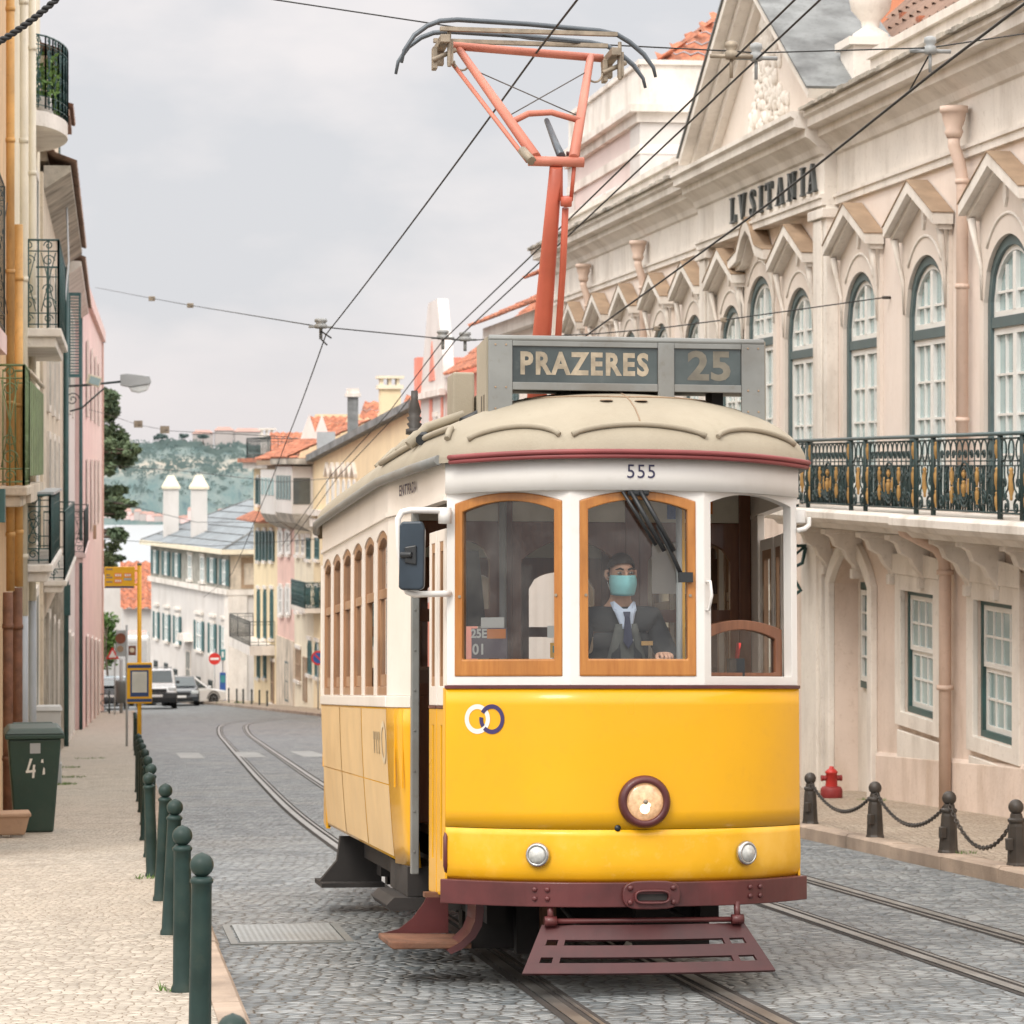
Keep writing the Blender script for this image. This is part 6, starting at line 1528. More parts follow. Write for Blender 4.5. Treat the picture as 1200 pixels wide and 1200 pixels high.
def balcony(r, xw, xo, y0, y1, zs, zr, m_rail, slab=.2, dense=.11, name='balcony', m_slab=None, scroll=True):
    mb = MB(); mb.box(xw, xo + .04, y0 - .04, y1 + .04, zs - slab * .45, zs); mb.box(xw, xo - .03, y0 + .02, y1 - .02, zs - slab, zs - slab * .452); b = mb.build(name, m_slab or m_stone, r, bevel=.015)
    for (p, q, sc_) in (((xw, y0, 0), (xo, y0, 0), True), ((xo, y0, 0), (xo, y1, 0), scroll), ((xw, y1, 0), (xo, y1, 0), False)):
        mb = MB(); ironwork(mb, p, q, zs + .01, zr, dense, .012, sc_); mb.build('railing', m_rail, b)
    return b
l1 = lefthouse('ochre plastered house at the left edge with rusty orange drainpipes', -1.22, 25, 36.4, 8.6, m_orange_wall)
for x, y, z0, z1, rad, m, nm in ((-1.10, 33.4, .16, 9.9, .048, m_pipe_o, 'drainpipe'), (-1.045, 34.6, .16, 4.3, .05, m_pipe_o, 'drainpipe'), (-1.12, 33.2, gz(33) + .1, .155, .056, m_rust, 'rusty_pipe'), (-1.05, 34.4, gz(34) + .1, .155, .056, m_rust, 'rusty_pipe')):
    mb = MB(); mb.tube([(x, y, z0), (x, y, z1)], rad, 12); k = z0 + .6
    while k < z1: mb.tube([(x, y, k), (x, y, k + .05)], rad * 1.15, 12); k += 1.45
    mb.build(nm, m, l1)
balcony(l1, -1.22, -.925, 32.4, 34.3, 1.32, 2.62, m_green_l, .22, .2, m_slab=m_cream_l)
mb = MB()
for k in range(9): mb.box(-.94, -.912, 34.45 + k * .8, 34.45 + k * .8 + .50, 1.42, 2.52)
mb.build('slatted_screen', m_green_l, l1, bevel=.01)
mb = MB(); mb.tube([(-.925, 34.3, 2.62), (-.925, 41.6, 2.62)], .03, 6); mb.box(-1.2, -.90, 34.35, 41.7, 1.12, 1.32); mb.build('screen_ledge', m_cream_l, l1)
mb = MB(); ironwork(mb, (-1.2, 31.0, 0), (-1.08, 31.0, 0), 2.9, 4.4, .1, .008); ironwork(mb, (-1.08, 28.4, 0), (-1.08, 31.0, 0), 2.9, 4.4, .3, .006, False); mb.build('upper_railing', m_iron, l1)
mb = MB(); mb.box(-1.22, -1.06, 28.3, 31.1, 2.68, 2.88); mb.build('upper_slab', m_pink, l1)
for y in (27,): lwin(l1, -1.22, y, 2.9, 1.1, 2.2, m_f=m_green); lwin(l1, -1.22, y, gz(y) + .2, 1.1, 2.3, door=True)
mb = MB(); mb.box(-1.22, -1.10, 31.6, 31.9, .95, 1.3); mb.build('meter_box', m_teal, l1)

l2 = lefthouse('narrow cream house with pale drainpipes and wrought iron balconies on the left', -1.15, 36.41, 49.4, 9.6, m_cream)
for x, y in ((-1.06, 37.1), (-1.06, 41.2)):
    mb = MB(); mb.tube([(x, y, -.3), (x, y, 9.6)], .05, 12); k = .4
    while k < 9: mb.tube([(x, y, k), (x, y, k + .06)], .06, 12); k += 1.7
    p = mb.build('drainpipe', m_pipe_c, l2)
    mb = MB(); mb.tube([(x, y, gz(y) + .1), (x, y, -.302)], .056, 12); mb.build('lower_pipe', m_pipe_g, p)
balcony(l2, -1.15, -.655, 38.0, 43.2, 3.27, 4.38, m_green, .24)
balcony(l2, -1.15, -.745, 37.2, 43.8, .33, 1.18, m_green, .22)
mb = MB(); mb.cbox((-.95, 40.5, 1.20), (.5, 6.4, .035)); mb.build('balcony_cover', m_alu, l2)
# rounded balcony with plants
mb = MB(); n = 14
arcp = [(-1.15 + .50 * math.sin(PI * i / n) ** .6, 43.9 + 3.9 * i / n) for i in range(n + 1)]
mb.add([(x, y, z) for z in (6.50, 6.72) for x, y in [((a + 1.15) * (.94 if z < 6.5 else 1) - 1.15, b) for a, b in arcp]], [(i, i + 1, n + 2 + i, n + 1 + i) for i in range(n)] + [list(range(n + 1)), list(range(n + 1, 2 * n + 2))]); rb = mb.build('rounded_balcony', m_stone, l2)
mb = MB()
for a, b in zip(arcp, arcp[1:]): ironwork(mb, (*a, 0), (*b, 0), 6.76, 7.82, .14, .011)
mb.build('railing', m_green, rb)
pl = thing('potted_plants', 'leafy green plants behind the rounded balcony rail, high on the left', 'plants', (-1.0, 45.2, 6.75))
mb = MB()
for k in range(420):
    c = V((RND.uniform(-1.12, -.76), RND.uniform(44.1, 46.8), 6.95 + RND.random() ** 1.4 * .65)); d = V((RND.gauss(0, 1), RND.gauss(0, 1), RND.gauss(0, 1))).normalized() * .05; e = d.cross(V((RND.gauss(0, 1), RND.gauss(0, 1), .3))).normalized() * .03
    mb.add([c - d, c + e, c + d, c - e], [(0, 1, 2, 3)])
mb.build('leaves', m_leaf_b, pl, rec=False)
mb = MB()
for k in range(4): mb.lathe([(.09, 6.73), (.12, 6.95), (.10, 6.96)], 10, Matrix.Translation((-.98, 44.4 + .7 * k, 0)))
mb.build('pots', m_paper, pl)
for y in (39.5, 46): lwin(l2, -1.15, y, 3.4, 1.2, 2.5, m_f=m_green); lwin(l2, -1.15, y, gz(y) + .3, 1.2, 2.6, door=True); lwin(l2, -1.15, y, .4, 1.2, 2.2)

l3 = lefthouse('weathered grey cream house with a deep mossy eave and roof dormers', -1.1, 49.41, 69.6, 6.35, m_cream_l)
mb = MB(); mb.prism([(-1.1, 6.1), (-.72, 6.36), (-.66, 6.40), (-.66, 6.50), (-1.1, 6.5)], lambda x, z, o: V((x, o, z)), 49.9, 69.5); ev = mb.build('eave', m_stone_dk, l3)
mb = MB(); tile_roof(mb, (-.62, 49.9, 6.5), (0, 1, 0), (-.9, 0, .42), 19.6, 5.2, .28, .4, .07); mb.build('roof_tiles', m_tile_old, l3)
for y0, zt in ((50.2, 8.55), (60.5, 8.9)):
    mb = MB(); mb.box(-3.5, -1.05, y0, y0 + 3.2, 6.6, zt - .2); d = mb.build('dormer', m_cream_l, l3)
    mb = MB(); tile_roof(mb, (-.80, y0 - .2, zt - .22), (0, 1, 0), (-.9, 0, .35), 3.6, 2.6, .28, .4, .07); mb.box(-1.1, -.82, y0 - .15, y0 + 3.35, zt - .36, zt - .24); mb.build('dormer_roof', m_tile_old, d)
    mb = MB(); mb.box(-1.049, -1.03, y0 + .6, y0 + 1.7, 6.9, 8.1); mb.box(-2.6, -1.4, y0 - .02, y0 - .001, 7.0, 8.0); mb.build('dormer_window', m_teal, d)
mb = MB()
for k in range(300):
    y = RND.uniform(52, 69); h = RND.uniform(.15, .75) * (1 if RND.random() < .4 else .5); x = -.72 - RND.random() * .2; dx, dy = RND.uniform(-.05, .30) * h, RND.uniform(-.4, .4) * h; w = .008
    mb.add([(x, y - w, 6.5), (x, y + w, 6.5), (x + dx, y + dy, 6.5 + h)], [(0, 1, 2)])
tag(mb.build('roof_weeds', m_dry, rec=False), 'dry weeds growing along the mossy eave on the left', 'weeds', kind='stuff')
mb = MB(); mb.tube([(-1.02, 69.3, gz(69) + .1), (-1.02, 69.3, 6.1)], .062, 10); mb.box(-1.1, -.92, 69.2, 69.4, -1.9, -1.2); mb.build('green_drainpipe', m_green, l3)
mb = MB(); mb.tube([(-.82, 56, 6.5), (-.75, 54, 5.2), (-.82, 52, 4.0), (-1.0, 50, 3.5)], .02, 6); mb.build('loose_cable', m_alu, l3)
balcony(l3, -1.1, -.76, 46.5 + 3.2, 63.0, -.35, .78, m_green, .2, .14)
for y in (53, 57.5, 62): lwin(l3, -1.1, y, 2.6, 1.2, 2.4, m_f=m_green); lwin(l3, -1.1, y, -.3, 1.2, 2.3, m_f=m_green); lwin(l3, -1.1, y, gz(y) + .2, 1.2, 2.5, door=True)
mb = MB()
for k in range(26): y = 50 + k * .75; mb.box(-1.1, -1.065, y, y + .1, gz(y + 5), -1.0)
mb.build('timber_boarding', m_stone_dk, l3)

l4 = lefthouse('pale house with teal louvred shutters next to the pink house', -1.08, 69.61, 91.9, 6.1, m_white_wall)
mb = MB(); mb.prism([(-1.1, 5.85), (-.74, 6.12), (-.68, 6.16), (-.68, 6.26), (-1.1, 6.28)], lambda x, z, o: V((x, o, z)), 69.7, 91.8); mb.build('eave', m_stone, l4)
mb = MB(); tile_roof(mb, (-.64, 69.7, 6.28), (0, 1, 0), (-.9, 0, .42), 22, 5.2, .28, .4, .07); mb.build('roof_tiles', m_tile_old, l4)
mb = MB(); mb.ring(rect_loop(-1.0, -.70, 3.62, 5.62), rect_loop(-.95, -.75, 3.7, 5.54), lambda u, z, o: V((u, 71.2 + o, z)), 0, .05)
for k in range(26): mb.cbox((-.85, 71.225, 3.74 + k * .07), (.2, .035, .012), Matrix.Rotation(.6, 3, 'X'))
mb.build('louvred_shutter', m_teal, l4)
mb = MB(); mb.box(-1.08, -1.03, 72.4, 73.2, 3.6, 5.6); mb.box(-1.08, -1.03, 76, 77.4, 3.6, 5.6); mb.build('louvred_shutter', m_teal, l4)
balcony(l4, -1.08, -.63, 71.5, 84, -.55, .45, m_iron, .22, .16, m_slab=m_pink)
for y in (74.3, 79, 85): lwin(l4, -1.08, y, 3.0, 1.3, 2.5, m_f=m_teal); lwin(l4, -1.08, y, gz(y) + .2, 1.3, 2.6, door=True)
mb = MB(); mb.tube([(-.90, 91.4, gz(91) + .1), (-.90, 91.4, 6.0)], .055, 10); mb.build('green_drainpipe', m_green, l4)

l5 = lefthouse('tall faded pink house at the far end of the left row', -.86, 91.91, 128, 7.0, m_pink, xw2=-.36)
mb = MB()
mb.add([(a + o, y, z) for z in (6.75, 7.2) for y, a in ((91.9, -.86), (128.1, -.36)) for o in (0, .14)], [(0, 1, 3, 2), (4, 6, 7, 5), (1, 5, 7, 3), (0, 4, 5, 1), (2, 3, 7, 6)]); mb.build('cornice', m_pink, l5)
for y in (97, 104, 111, 118):
    xw = -.86 + .5 * (y - 91.9) / 36.1
    for z in (3.2, -.6): lwin(l5, xw + .03, y, z, 1.2, 2.2)
    lwin(l5, xw + .03, y, gz(y) + .3, 1.2, 2.6, door=True)
mb = MB(); mb.box(-.74, -.52, 108, 108.7, -1.1, -.6); mb.build('wall_box', m_hood, l5)
mb = MB(); mb.box(-.36, -.30, 127, 127.9, -9.2, 6.7); mb.build('corner_strip', m_rose, l5)

# wall lamp
sl_ = thing('street_lamp', 'grey street lamp on a scrolled bracket fixed to the left houses', 'street lamp', tuple(at(78, 452, 72)))
mb = MB(); mb.tube([at(74, 453, 72), at(104, 451, 72), at(144, 447, 72)], .03, 8); mb.tube([at(82, 482, 72), at(96, 478, 72), at(122, 455, 72)], .022, 6); c = at(85, 468, 72)
mb.tube([c + V((.17 * (1 - q / 22) * math.cos(q * .55), 0, .17 * (1 - q / 22) * math.sin(q * .55))) for q in range(20)], .014, 5); mb.build('bracket', m_iron, sl_)
a, b = at(141, 447, 72), at(177, 446, 72)
mb = MB(); mb.prism([(0, -.10), (.20, -.14), (.72, -.06), (.74, .0), (.70, .13), (.18, .19), (.0, .17)], lambda u, z, o: a + V((u, o, z)), -.16, .16); hd_ = mb.build('lamp_head', m_alu, sl_, bevel=.02)
mb = MB(); mb.prism([(.20, -.14), (.26, -.24), (.44, -.28), (.64, -.22), (.72, -.06)], lambda u, z, o: a + V((u, o, z)), -.13, .13); mb.build('lamp_bowl', m_clearlamp, hd_, bevel=.03)
fl_ = thing('floodlight', 'small pale floodlight clamped beside the street lamp bracket', 'floodlight', tuple(at(108, 446, 71.5)))
mb = MB(); mb.cbox(at(110, 446, 71.5), (.34, .16, .24), Matrix.Rotation(.3, 3, 'Y')); mb.build('housing', m_cream, fl_, bevel=.015)
mb = MB(); mb.cbox(at(110, 446, 71.5) + V((.02, -.09, -.01)), (.25, .02, .17), Matrix.Rotation(.3, 3, 'Y')); mb.build('lens', m_glass_pale, fl_)

# ================================================================== HOUSES BEYOND, RIGHT SIDE
def G2(r):
    M = frame_of(r)
    return lambda y, z, o: M @ V((-o, y, z - r.location.z))
def rowL(px, A=FA, ang=.0809):
    d = V((-math.sin(ang), math.cos(ang))); t = (px - 600) / FPX; dx, dy = SY + CY * t, CY - SY * t
    L = (dx * A.y - dy * A.x) / (d.x * dy - d.y * dx); return L
def rowP(px, py, A=FA, ang=.0809):
    L = rowL(px, A, ang); w = V((A.x - math.sin(ang) * L, A.y + math.cos(ang) * L)); D = w.x * SY + w.y * CY
    return L, CAMH - (py - HZY) / FPX * D
def house(label, A, ang, L0, L1, depth, ztop, m, name='townhouse', zb=None):
    w = V((A[0] - math.sin(ang) * L0, A[1] + math.cos(ang) * L0)); zb = gz(w.y) if zb is None else zb
    r = thing(name, label, 'building', (w.x, w.y, zb), ang); g = G2(r); W_ = L1 - L0
    mb = MB(); mb.prism([(0, gz(w.y + W_) - 1), (W_, gz(w.y + W_) - 1), (W_, ztop if not isinstance(ztop, tuple) else ztop[1]), (0, ztop if not isinstance(ztop, tuple) else ztop[0])], g, -depth, 0)
    mb.build('wall', m, r); return r, g
def hwin(r, g, y, z0, z1, w, m_f=m_sash, m_p=m_glass_dk, sh=None, surround=True, arch=0, shw=None):
    op = arch_loop(y - w / 2, y + w / 2, z0, z1 - arch, arch, 8) if arch else rect_loop(y - w / 2, y + w / 2, z0, z1)
    li = arch_loop(y - w / 2 + .09, y + w / 2 - .09, z0 + .09, z1 - arch, max(.02, arch - .09), 8) if arch else rect_loop(y - w / 2 + .09, y + w / 2 - .09, z0 + .09, z1 - .09)
    mb = MB(); mb.ring(op, li, g, 0, .06); mb.prism(rect_loop(y - .04, y + .04, z0 + .09, z1 - .12), g, .01, .055); mb.prism(rect_loop(y - w / 2 + .09, y + w / 2 - .09, (z0 + z1) / 2 - .03, (z0 + z1) / 2 + .03), g, .012, .05); wn = mb.build('window', m_f, r)
    mb = MB(); mb.face(li, g, .02); mb.build('pane', m_p, wn)
    if surround:
        mb = MB(); mb.prism(rect_loop(y - w / 2 - .15, y + w / 2 + .15, z0 - .14, z0 - .001), g, 0, .14); mb.build('sill', m_stone, wn)
        mb = MB(); mb.prism(rect_loop(y - w / 2 - .15, y + w / 2 + .15, z1 + .001, z1 + .16), g, 0, .08); mb.build('lintel', m_stone, wn)
    if sh:
        sw = shw or w / 2
        for s in (-1, 1):
            mb = MB(); c = y + s * (w / 2 + sw / 2 + .01); mb.prism(rect_loop(c - sw / 2, c + sw / 2, z0, z1), g, .03, .08)
            for k in range(int((z1 - z0) / .14)): mb.prism(rect_loop(c - sw / 2 + .06, c + sw / 2 - .06, z0 + .06 + k * .14, z0 + .13 + k * .14), g, .08, .10)
            mb.build('shutter', sh, wn)

# cream house just past the long pink building
hc, g = house('cream house with clay tile eaves just past the long pink building', (9.7, 62.5), .0, 0, 13.4, 8, 4.95, m_lus_wall)
mb = MB(); mb.prism(rect_loop(-.1, 13.5, 4.75, 5.05), g, -8, .25); mb.build('cornice', m_stone, hc)
mb = MB(); tile_roof(mb, (9.15, 62.2, 5.07), (0, 1, 0), (.9, 0, .4), 14, 4, .30, .42, .08); mb.build('roof_tiles', m_tile, hc)
for L in (2, 5.5, 9, 11.8): hwin(hc, g, L, 1.9, 4.0, 1.1, m_dframe, m_glass_pale)
mb = MB(); mb.box(9.75, 12, 62.6, 67.5, 5.0, 5.75); mb.build('upper_storey', m_white_wall, hc)
mb = MB(); tile_roof(mb, (9.4, 62.3, 5.77), (0, 1, 0), (.9, 0, .4), 5.4, 1.6, .30, .42, .08); mb.build('upper_tiles', m_tile, hc)

# salmon house with a white gabled dormer
hp_, g = house('salmon house with a white gabled front and red tiled roof behind the tram sign', (10.75, 84.5), .0, 0, 20, 7, 4.3, m_salmon)
M = lambda y, z, o: V((10.75 - o, y, z))
mb = MB(); mb.prism([(8.8, -3), (16.2, -3), (16.2, 3.8), (15.5, 5.0), (13.8, 6.9), (11.0, 6.9), (9.6, 5.2), (8.8, 3.8)], lambda u, z, o: g(u, z, o), 0, .35); gb = mb.build('gable_front', m_white_wall, hp_)
mb = MB(); mb.prism([(8.6, 3.75), (16.4, 3.75), (16.4, 3.95), (8.6, 3.95)], g, .351, .55); mb.prism([(9.9, .6), (10.8, .6), (10.8, 3.2), (9.9, 3.2)], g, .351, .37); mb.build('gable_moulding', m_stone, gb)
mb = MB(); mb.prism([(9.2, -3), (9.75, -3), (9.75, 3.7), (9.2, 3.7)], g, .351, .38); mb.prism([(12.4, -3), (13.2, -3), (13.2, 3.7), (12.4, 3.7)], g, .351, .38); mb.prism([(11.6, 4.3), (13.4, 4.3), (12.5, 5.6)], g, .351, .38); mb.build('salmon_panel', m_salmon, gb)
hwin(hp_, lambda y, z, o: g(y, z, o + .352), 11.3, .9, 3.1, .8, m_sash, m_glass_dk)
mb = MB(); mb.prism(rect_loop(18.8, 19.9, -3, 5.3), g, -3, .2); mb.build('end_pier', m_salmon, hp_)
mb = MB(); tile_roof(mb, (10.45, 84.3, 4.35), (0, 1, 0), (.75, 0, .6), 9.2, 3.6, .34, .5, .10, 6); mb.build('roof_tiles', m_tile, hp_)
mb = MB(); mb.box(12.5, 17, 84.5, 104, 4.2, 5.5); mb.build('rear_wall', m_salmon, hp_)
mb = MB(); tile_roof(mb, (12.0, 103.6, 4.3), (0, -1, 0), (.75, 0, .6), 6.0, 2.0, .34, .5, .10, 6); mb.build('rear_tiles', m_tile, hp_)

AR = .0809
# straw yellow house with gothic windows
L0, L1 = rowL(489), rowL(367.5)
z0_ = rowP(489, 478)[1]; z1_ = rowP(368, 541)[1]
h1, g = house('straw yellow house with a row of small pointed windows and two chimneys', FA, AR, L0, L1, 9, (z0_, z1_), m_yel_wall)
of = L0
mb = MB(); mb.prism([(-.2, z0_), (L1 - L0, z1_), (L1 - L0, z1_ + .28), (-.2, z0_ + .28)], g, -9, .35); mb.build('sloping_parapet', m_greyslate, h1)
zg = rowP(400, 561)[1]; zg2 = rowP(400, 594)[1]
for k in range(6):
    y = rowL(385 + k * 6.2) - of
    hwin(h1, g, y, zg2, zg, .62, m_sash, m_glass_pale, surround=False, arch=.28)
mb = MB()
for k in range(6):
    y = rowL(385 + k * 6.2) - of; mb.prism([(y - .55, zg + .05), (y, zg + .5), (y + .55, zg + .05), (y + .55, zg + .2), (y, zg + .68), (y - .55, zg + .2)], g, 0, .14)
mb.prism(rect_loop(rowL(420) - of, L1 - L0, zg2 - .45, zg2 - .2), g, 0, .3); mb.prism(rect_loop(rowL(420) - of, L1 - L0, zg2 - .95, zg2 - .6), g, 0, .18); mb.build('string_course', m_stone, h1)
for (px, py0, py1, w) in ((363.5, 790, 750, .7), (372, 793, 752, .7)):
    y, zz0 = rowP(px, py0); zz1 = rowP(px, py1)[1]; hwin(h1, g, y - of, zz0, zz1, 1.0, m_teal, m_teal, arch=.3)
for yy in (2.2, 5.4, 8.6, 11.8):
    for za, zb3 in ((-1.9, .2), (-5.4, -3.2)): hwin(h1, g, yy, za, zb3, 1.1, m_teal, m_glass_dk)
for px in (362, 372):
    for a, b in ((712, 688), (655, 630)): y, zz0 = rowP(px, a); hwin(h1, g, y - of, zz0, rowP(px, b)[1], 1.1, m_teal, m_glass_dk)
y0b, zb_ = rowP(376, 713); y1b = rowL(359.5)
mb = MB(); mb.prism(rect_loop(y0b - of, y1b - of, zb_ - .2, zb_), g, 0, .7); bb_ = mb.build('balcony', m_stone, h1)
Mh = frame_of(h1); Q = lambda y, o, z=0: Mh @ V((-o, y, 0))
mb = MB(); ironwork(mb, Q(y0b - of, .68), Q(y1b - of, .68), zb_, zb_ + 1.1, .22, .022); ironwork(mb, Q(y0b - of, .68), Q(y0b - of, 0), zb_, zb_ + 1.1, .2, .022); mb.build('railing', m_green, bb_)
def on_row(px, py, o, A=FA): # point set back from the row line by o
    L = rowL(px); w = V((A.x - math.sin(AR) * L, A.y + math.cos(AR) * L)); D = w.x * SY + w.y * CY
    f = (D + o * .4) / D
    return at(px, py, D * f * 1.03)
def chimney(name, par, px0, px1, py0, py1, D, m, mcap, cap='flat'):
    a, b = at(px0, py1, D), at(px1, py0, D); w = b.x - a.x
    mb = MB(); mb.box(a.x, b.x, a.y, a.y + w, a.z - 1.5, b.z - .35); c = mb.build(name, m, par)
    mb = MB(); mb.box(a.x - .1, b.x + .1, a.y - .1, a.y + w + .1, b.z - .349, b.z - .2)
    if cap == 'posts':
        for i in (0, .4, .8): mb.box(a.x + w * i, a.x + w * (i + .15), a.y + .05, a.y + w - .05, b.z - .2, b.z + .05)
        mb.box(a.x - .12, b.x + .12, a.y - .1, a.y + w + .1, b.z + .051, b.z + .15)
    elif cap == 'pyramid': mb.add([(a.x - .08, a.y - .08, b.z - .2), (b.x + .08, a.y - .08, b.z - .2), (b.x + .08, a.y + w + .08, b.z - .2), (a.x - .08, a.y + w + .08, b.z - .2), (a.x + w * .3, a.y + w * .3, b.z + .45), (b.x - w * .3, a.y + w * .3, b.z + .45), (b.x - w * .3, a.y + w * .7, b.z + .45), (a.x + w * .3, a.y + w * .7, b.z + .45)], [(0, 1, 5, 4), (1, 2, 6, 5), (2, 3, 7, 6), (3, 0, 4, 7), (4, 5, 6, 7)])
    else: mb.box(a.x - .04, b.x + .04, a.y, a.y + w, b.z - .2, b.z)
    mb.build('chimney_cap', mcap, c)
chimney('chimney', h1, 408, 420, 455, 520, 122, m_greyslate, m_stone)
chimney('chimney', h1, 446, 470, 445, 510, 114, m_yel_wall, m_cream, 'posts')
mb = MB(); mb.box(*[c for c in (at(372, 0, 128).x, at(393, 0, 128).x)], at(380, 0, 128).y, at(380, 0, 128).y + .5, at(0, 530, 128).z, at(0, 506, 128).z); mb.build('roof_tank', m_alu, h1)
mb = MB()
for p0, p1, lenW, D in (((402, 508), (356, 510), 8, 134), ((442, 492), (425, 505), 6, 124), ((492, 486), (470, 492), 5, 116)):
    mb = MB(); a = at(*p0, D); tile_roof(mb, a, (-1, .35, 0), (.25, .8, .55), (a - at(*p1, D)).length, 1.35, .34, .5, .10); mb.build('roof_tiles', m_tile, h1)
mb = MB()
for px in (352, 367): p = at(px, 514, 133); mb.add([p, p + V((.75, 0, 0)), p + V((.4, .2, 1.1))], [(0, 1, 2)])
mb.build('ridge_gable', m_white_wall, h1)

# narrow cream house with enclosed bays
La, Lb = rowL(367.5), rowL(345)
zt = rowP(356, 544)[1]
h2, g = house('narrow cream house with white enclosed bay windows', FA, AR, La + .02, Lb, 9, zt, m_cream)
of = La + .02
def pz(px, py): return rowP(px, py)[1]
mb = MB(); mb.prism(rect_loop(.3, Lb - La - .3, pz(356, 601), zt - .1), g, 0, .9); by = mb.build('enclosed_bay', m_white_wall, h2)
mb = MB(); W_ = Lb - La
for k in range(5): y = .5 + (W_ - 1.0) * (k + .5) / 5; mb.prism(rect_loop(y - (W_ - 1) * .07, y + (W_ - 1) * .07, pz(356, 585), zt - .5), g, .9, .93)
mb.build('bay_panes', m_glass_dk, by)
Mh = frame_of(h2); mb = MB(); mb.box(-.85, -.1, -.012, .0, pz(356, 590) - h2.location.z, zt - .6 - h2.location.z, Mh @ Matrix.Translation((0, .29, 0))); mb.build('side_pane', m_glass_dk, by)
mb = MB(); mb.prism([(0, pz(356, 601) - .001), (.9, pz(356, 601) - .001), (.7, pz(356, 612)), (0, pz(356, 622))], lambda o, z, e: g(e, z, o), .3, W_ - .3); mb.build('bay_corbel', m_stone_dk, by)
mb = MB(); mb.prism(rect_loop(-.1, W_, zt, zt + .25), g, -9, 1.1); mb.build('eave', m_stone_dk, h2)
mb = MB(); tile_roof(mb, Mh @ V((-1.1, -.1, zt + .27 - h2.location.z)), Mh.to_3x3() @ V((0, 1, 0)), Mh.to_3x3() @ V((.9, 0, .4)), W_ + .1, 4, .34, .5, .09); mb.build('roof_tiles', m_tile, h2)
for px in (349.5, 356):
    for a, b in ((716, 690), (650, 630)): y, zz0 = rowP(px, a); hwin(h2, g, y - of, zz0, pz(px, b), .9, m_sash, m_glass_dk)
y, zz0 = rowP(350, 797); hwin(h2, g, y - of, zz0, pz(350, 760), 1.5, m_hood, m_hood)
y, zz0 = rowP(358, 822); hwin(h2, g, y - of, zz0, pz(358, 770), 1.1, m_hood, m_cream_l, surround=False)
# pink house
La, Lb = rowL(345), rowL(325)
zt = pz(335, 545)
h3, g = house('narrow rose pink house with white shutters between cream and yellow houses', FA, AR, La + .02, Lb, 9, zt, m_rose)
of = La + .02; W_ = Lb - La
mb = MB(); mb.prism(rect_loop(.02, W_ - .02, gz(140) - 1, pz(335, 748)), g, 0, .05); mb.build('cream_base', m_cream_l, h3)
mb = MB(); mb.prism(rect_loop(.2, W_ - .4, pz(335, 602), zt - .2), g, 0, .85); by = mb.build('enclosed_bay', m_white_wall, h3)
mb = MB()
for k in range(4): y = .4 + (W_ - 1.) * (k + .5) / 4; mb.prism(rect_loop(y - (W_ - 1) * .08, y + (W_ - 1) * .08, pz(335, 580), zt - .6), g, .85, .88)
mb.build('bay_panes', m_glass_pale, by)
mb = MB(); mb.prism([(0, pz(335, 602) - .001), (.85, pz(335, 602) - .001), (.6, pz(335, 612)), (0, pz(335, 620))], lambda o, z, e: g(e, z, o), .2, W_ - .4); mb.build('bay_corbel', m_stone_dk, by)
mb = MB(); mb.prism(rect_loop(0, W_, zt, zt + .22), g, -9, 1.0); mb.build('eave', m_hood, h3)
Mh = frame_of(h3); mb = MB(); tile_roof(mb, Mh @ V((-1.0, 0, zt + .24 - h3.location.z)), Mh.to_3x3() @ V((0, 1, 0)), Mh.to_3x3() @ V((.9, 0, .4)), W_, 4, .34, .5, .09); mb.build('roof_tiles', m_tile, h3)
for px in (330, 338.5):
    for a, b in ((720, 688), (649, 622)): y, zz0 = rowP(px, a); hwin(h3, g, y - of, zz0, pz(px, b), .9, m_sash, m_glass_dk, sh=m_sash, shw=.45)
y, zz0 = rowP(337, 822); hwin(h3, g, y - of, zz0, pz(337, 775), 1.1, m_dframe, m_dframe, surround=False)
# straw yellow corner house
La, Lb = rowL(325), rowL(297.5)
zt = pz(311, 549)
h4, g = house('tall straw yellow corner house with green shutters and a roof terrace', FA, AR, La + .02, Lb, 8, zt, m_yel_wall)
of = La + .02; W_ = Lb - La; Mh = frame_of(h4)
mb = MB(); mb.prism(rect_loop(-.1, W_ + .4, zt, zt + .3), g, -8, .5); mb.build('cornice', m_stone, h4)
mb = MB(); mb.prism(rect_loop(-.15, W_ + .6, zt + .301, zt + .5), g, -8.2, .75); mb.prism([(0, pz(311, 611)), (.85, pz(311, 611)), (.85, pz(311, 609)), (0, pz(311, 600))], lambda o, z, e: g(e, z, o), .1, W_ + .3); mb.build('tile_edge', m_tile, h4)
for k, px in enumerate((303.5, 311, 319)):
    for a, b, h in ((591, 560, .6), (657, 622, .6)):
        y, zz0 = rowP(px, a); hwin(h4, g, y - of, zz0, pz(px, b), .75, m_green, m_green, sh=m_green, shw=.55)
    y, zz0 = rowP(px, 748); hwin(h4, g, y - of, zz0, pz(px, 690), .95, m_teal, m_teal, arch=.3)
    if k < 2: y, zz0 = rowP(px, 794); hwin(h4, g, y - of, zz0, pz(px, 758), .95, m_teal, m_teal)
y, zz0 = rowP(320, 824); hwin(h4, g, y - of, zz0, pz(320, 775), 1.0, m_hood, m_dframe)
ya, yb = rowL(322) - of, rowL(299) - of + .8; zb_ = pz(311, 752)
mb = MB(); mb.prism(rect_loop(ya, yb, zb_ - .45, zb_), g, 0, 1.2); bb_ = mb.build('balcony', m_stone, h4)
Q = lambda y, o: Mh @ V((-o, y, 0))
mb = MB()
for p, q in ((Q(ya, 0), Q(ya, 1.18)), (Q(ya, 1.18), Q(yb, 1.18)), (Q(yb, 1.18), Q(yb, 0))): ironwork(mb, p, q, zb_, zb_ + 1.15, .30, .018, False)
mb.build('railing', m_iron, bb_)
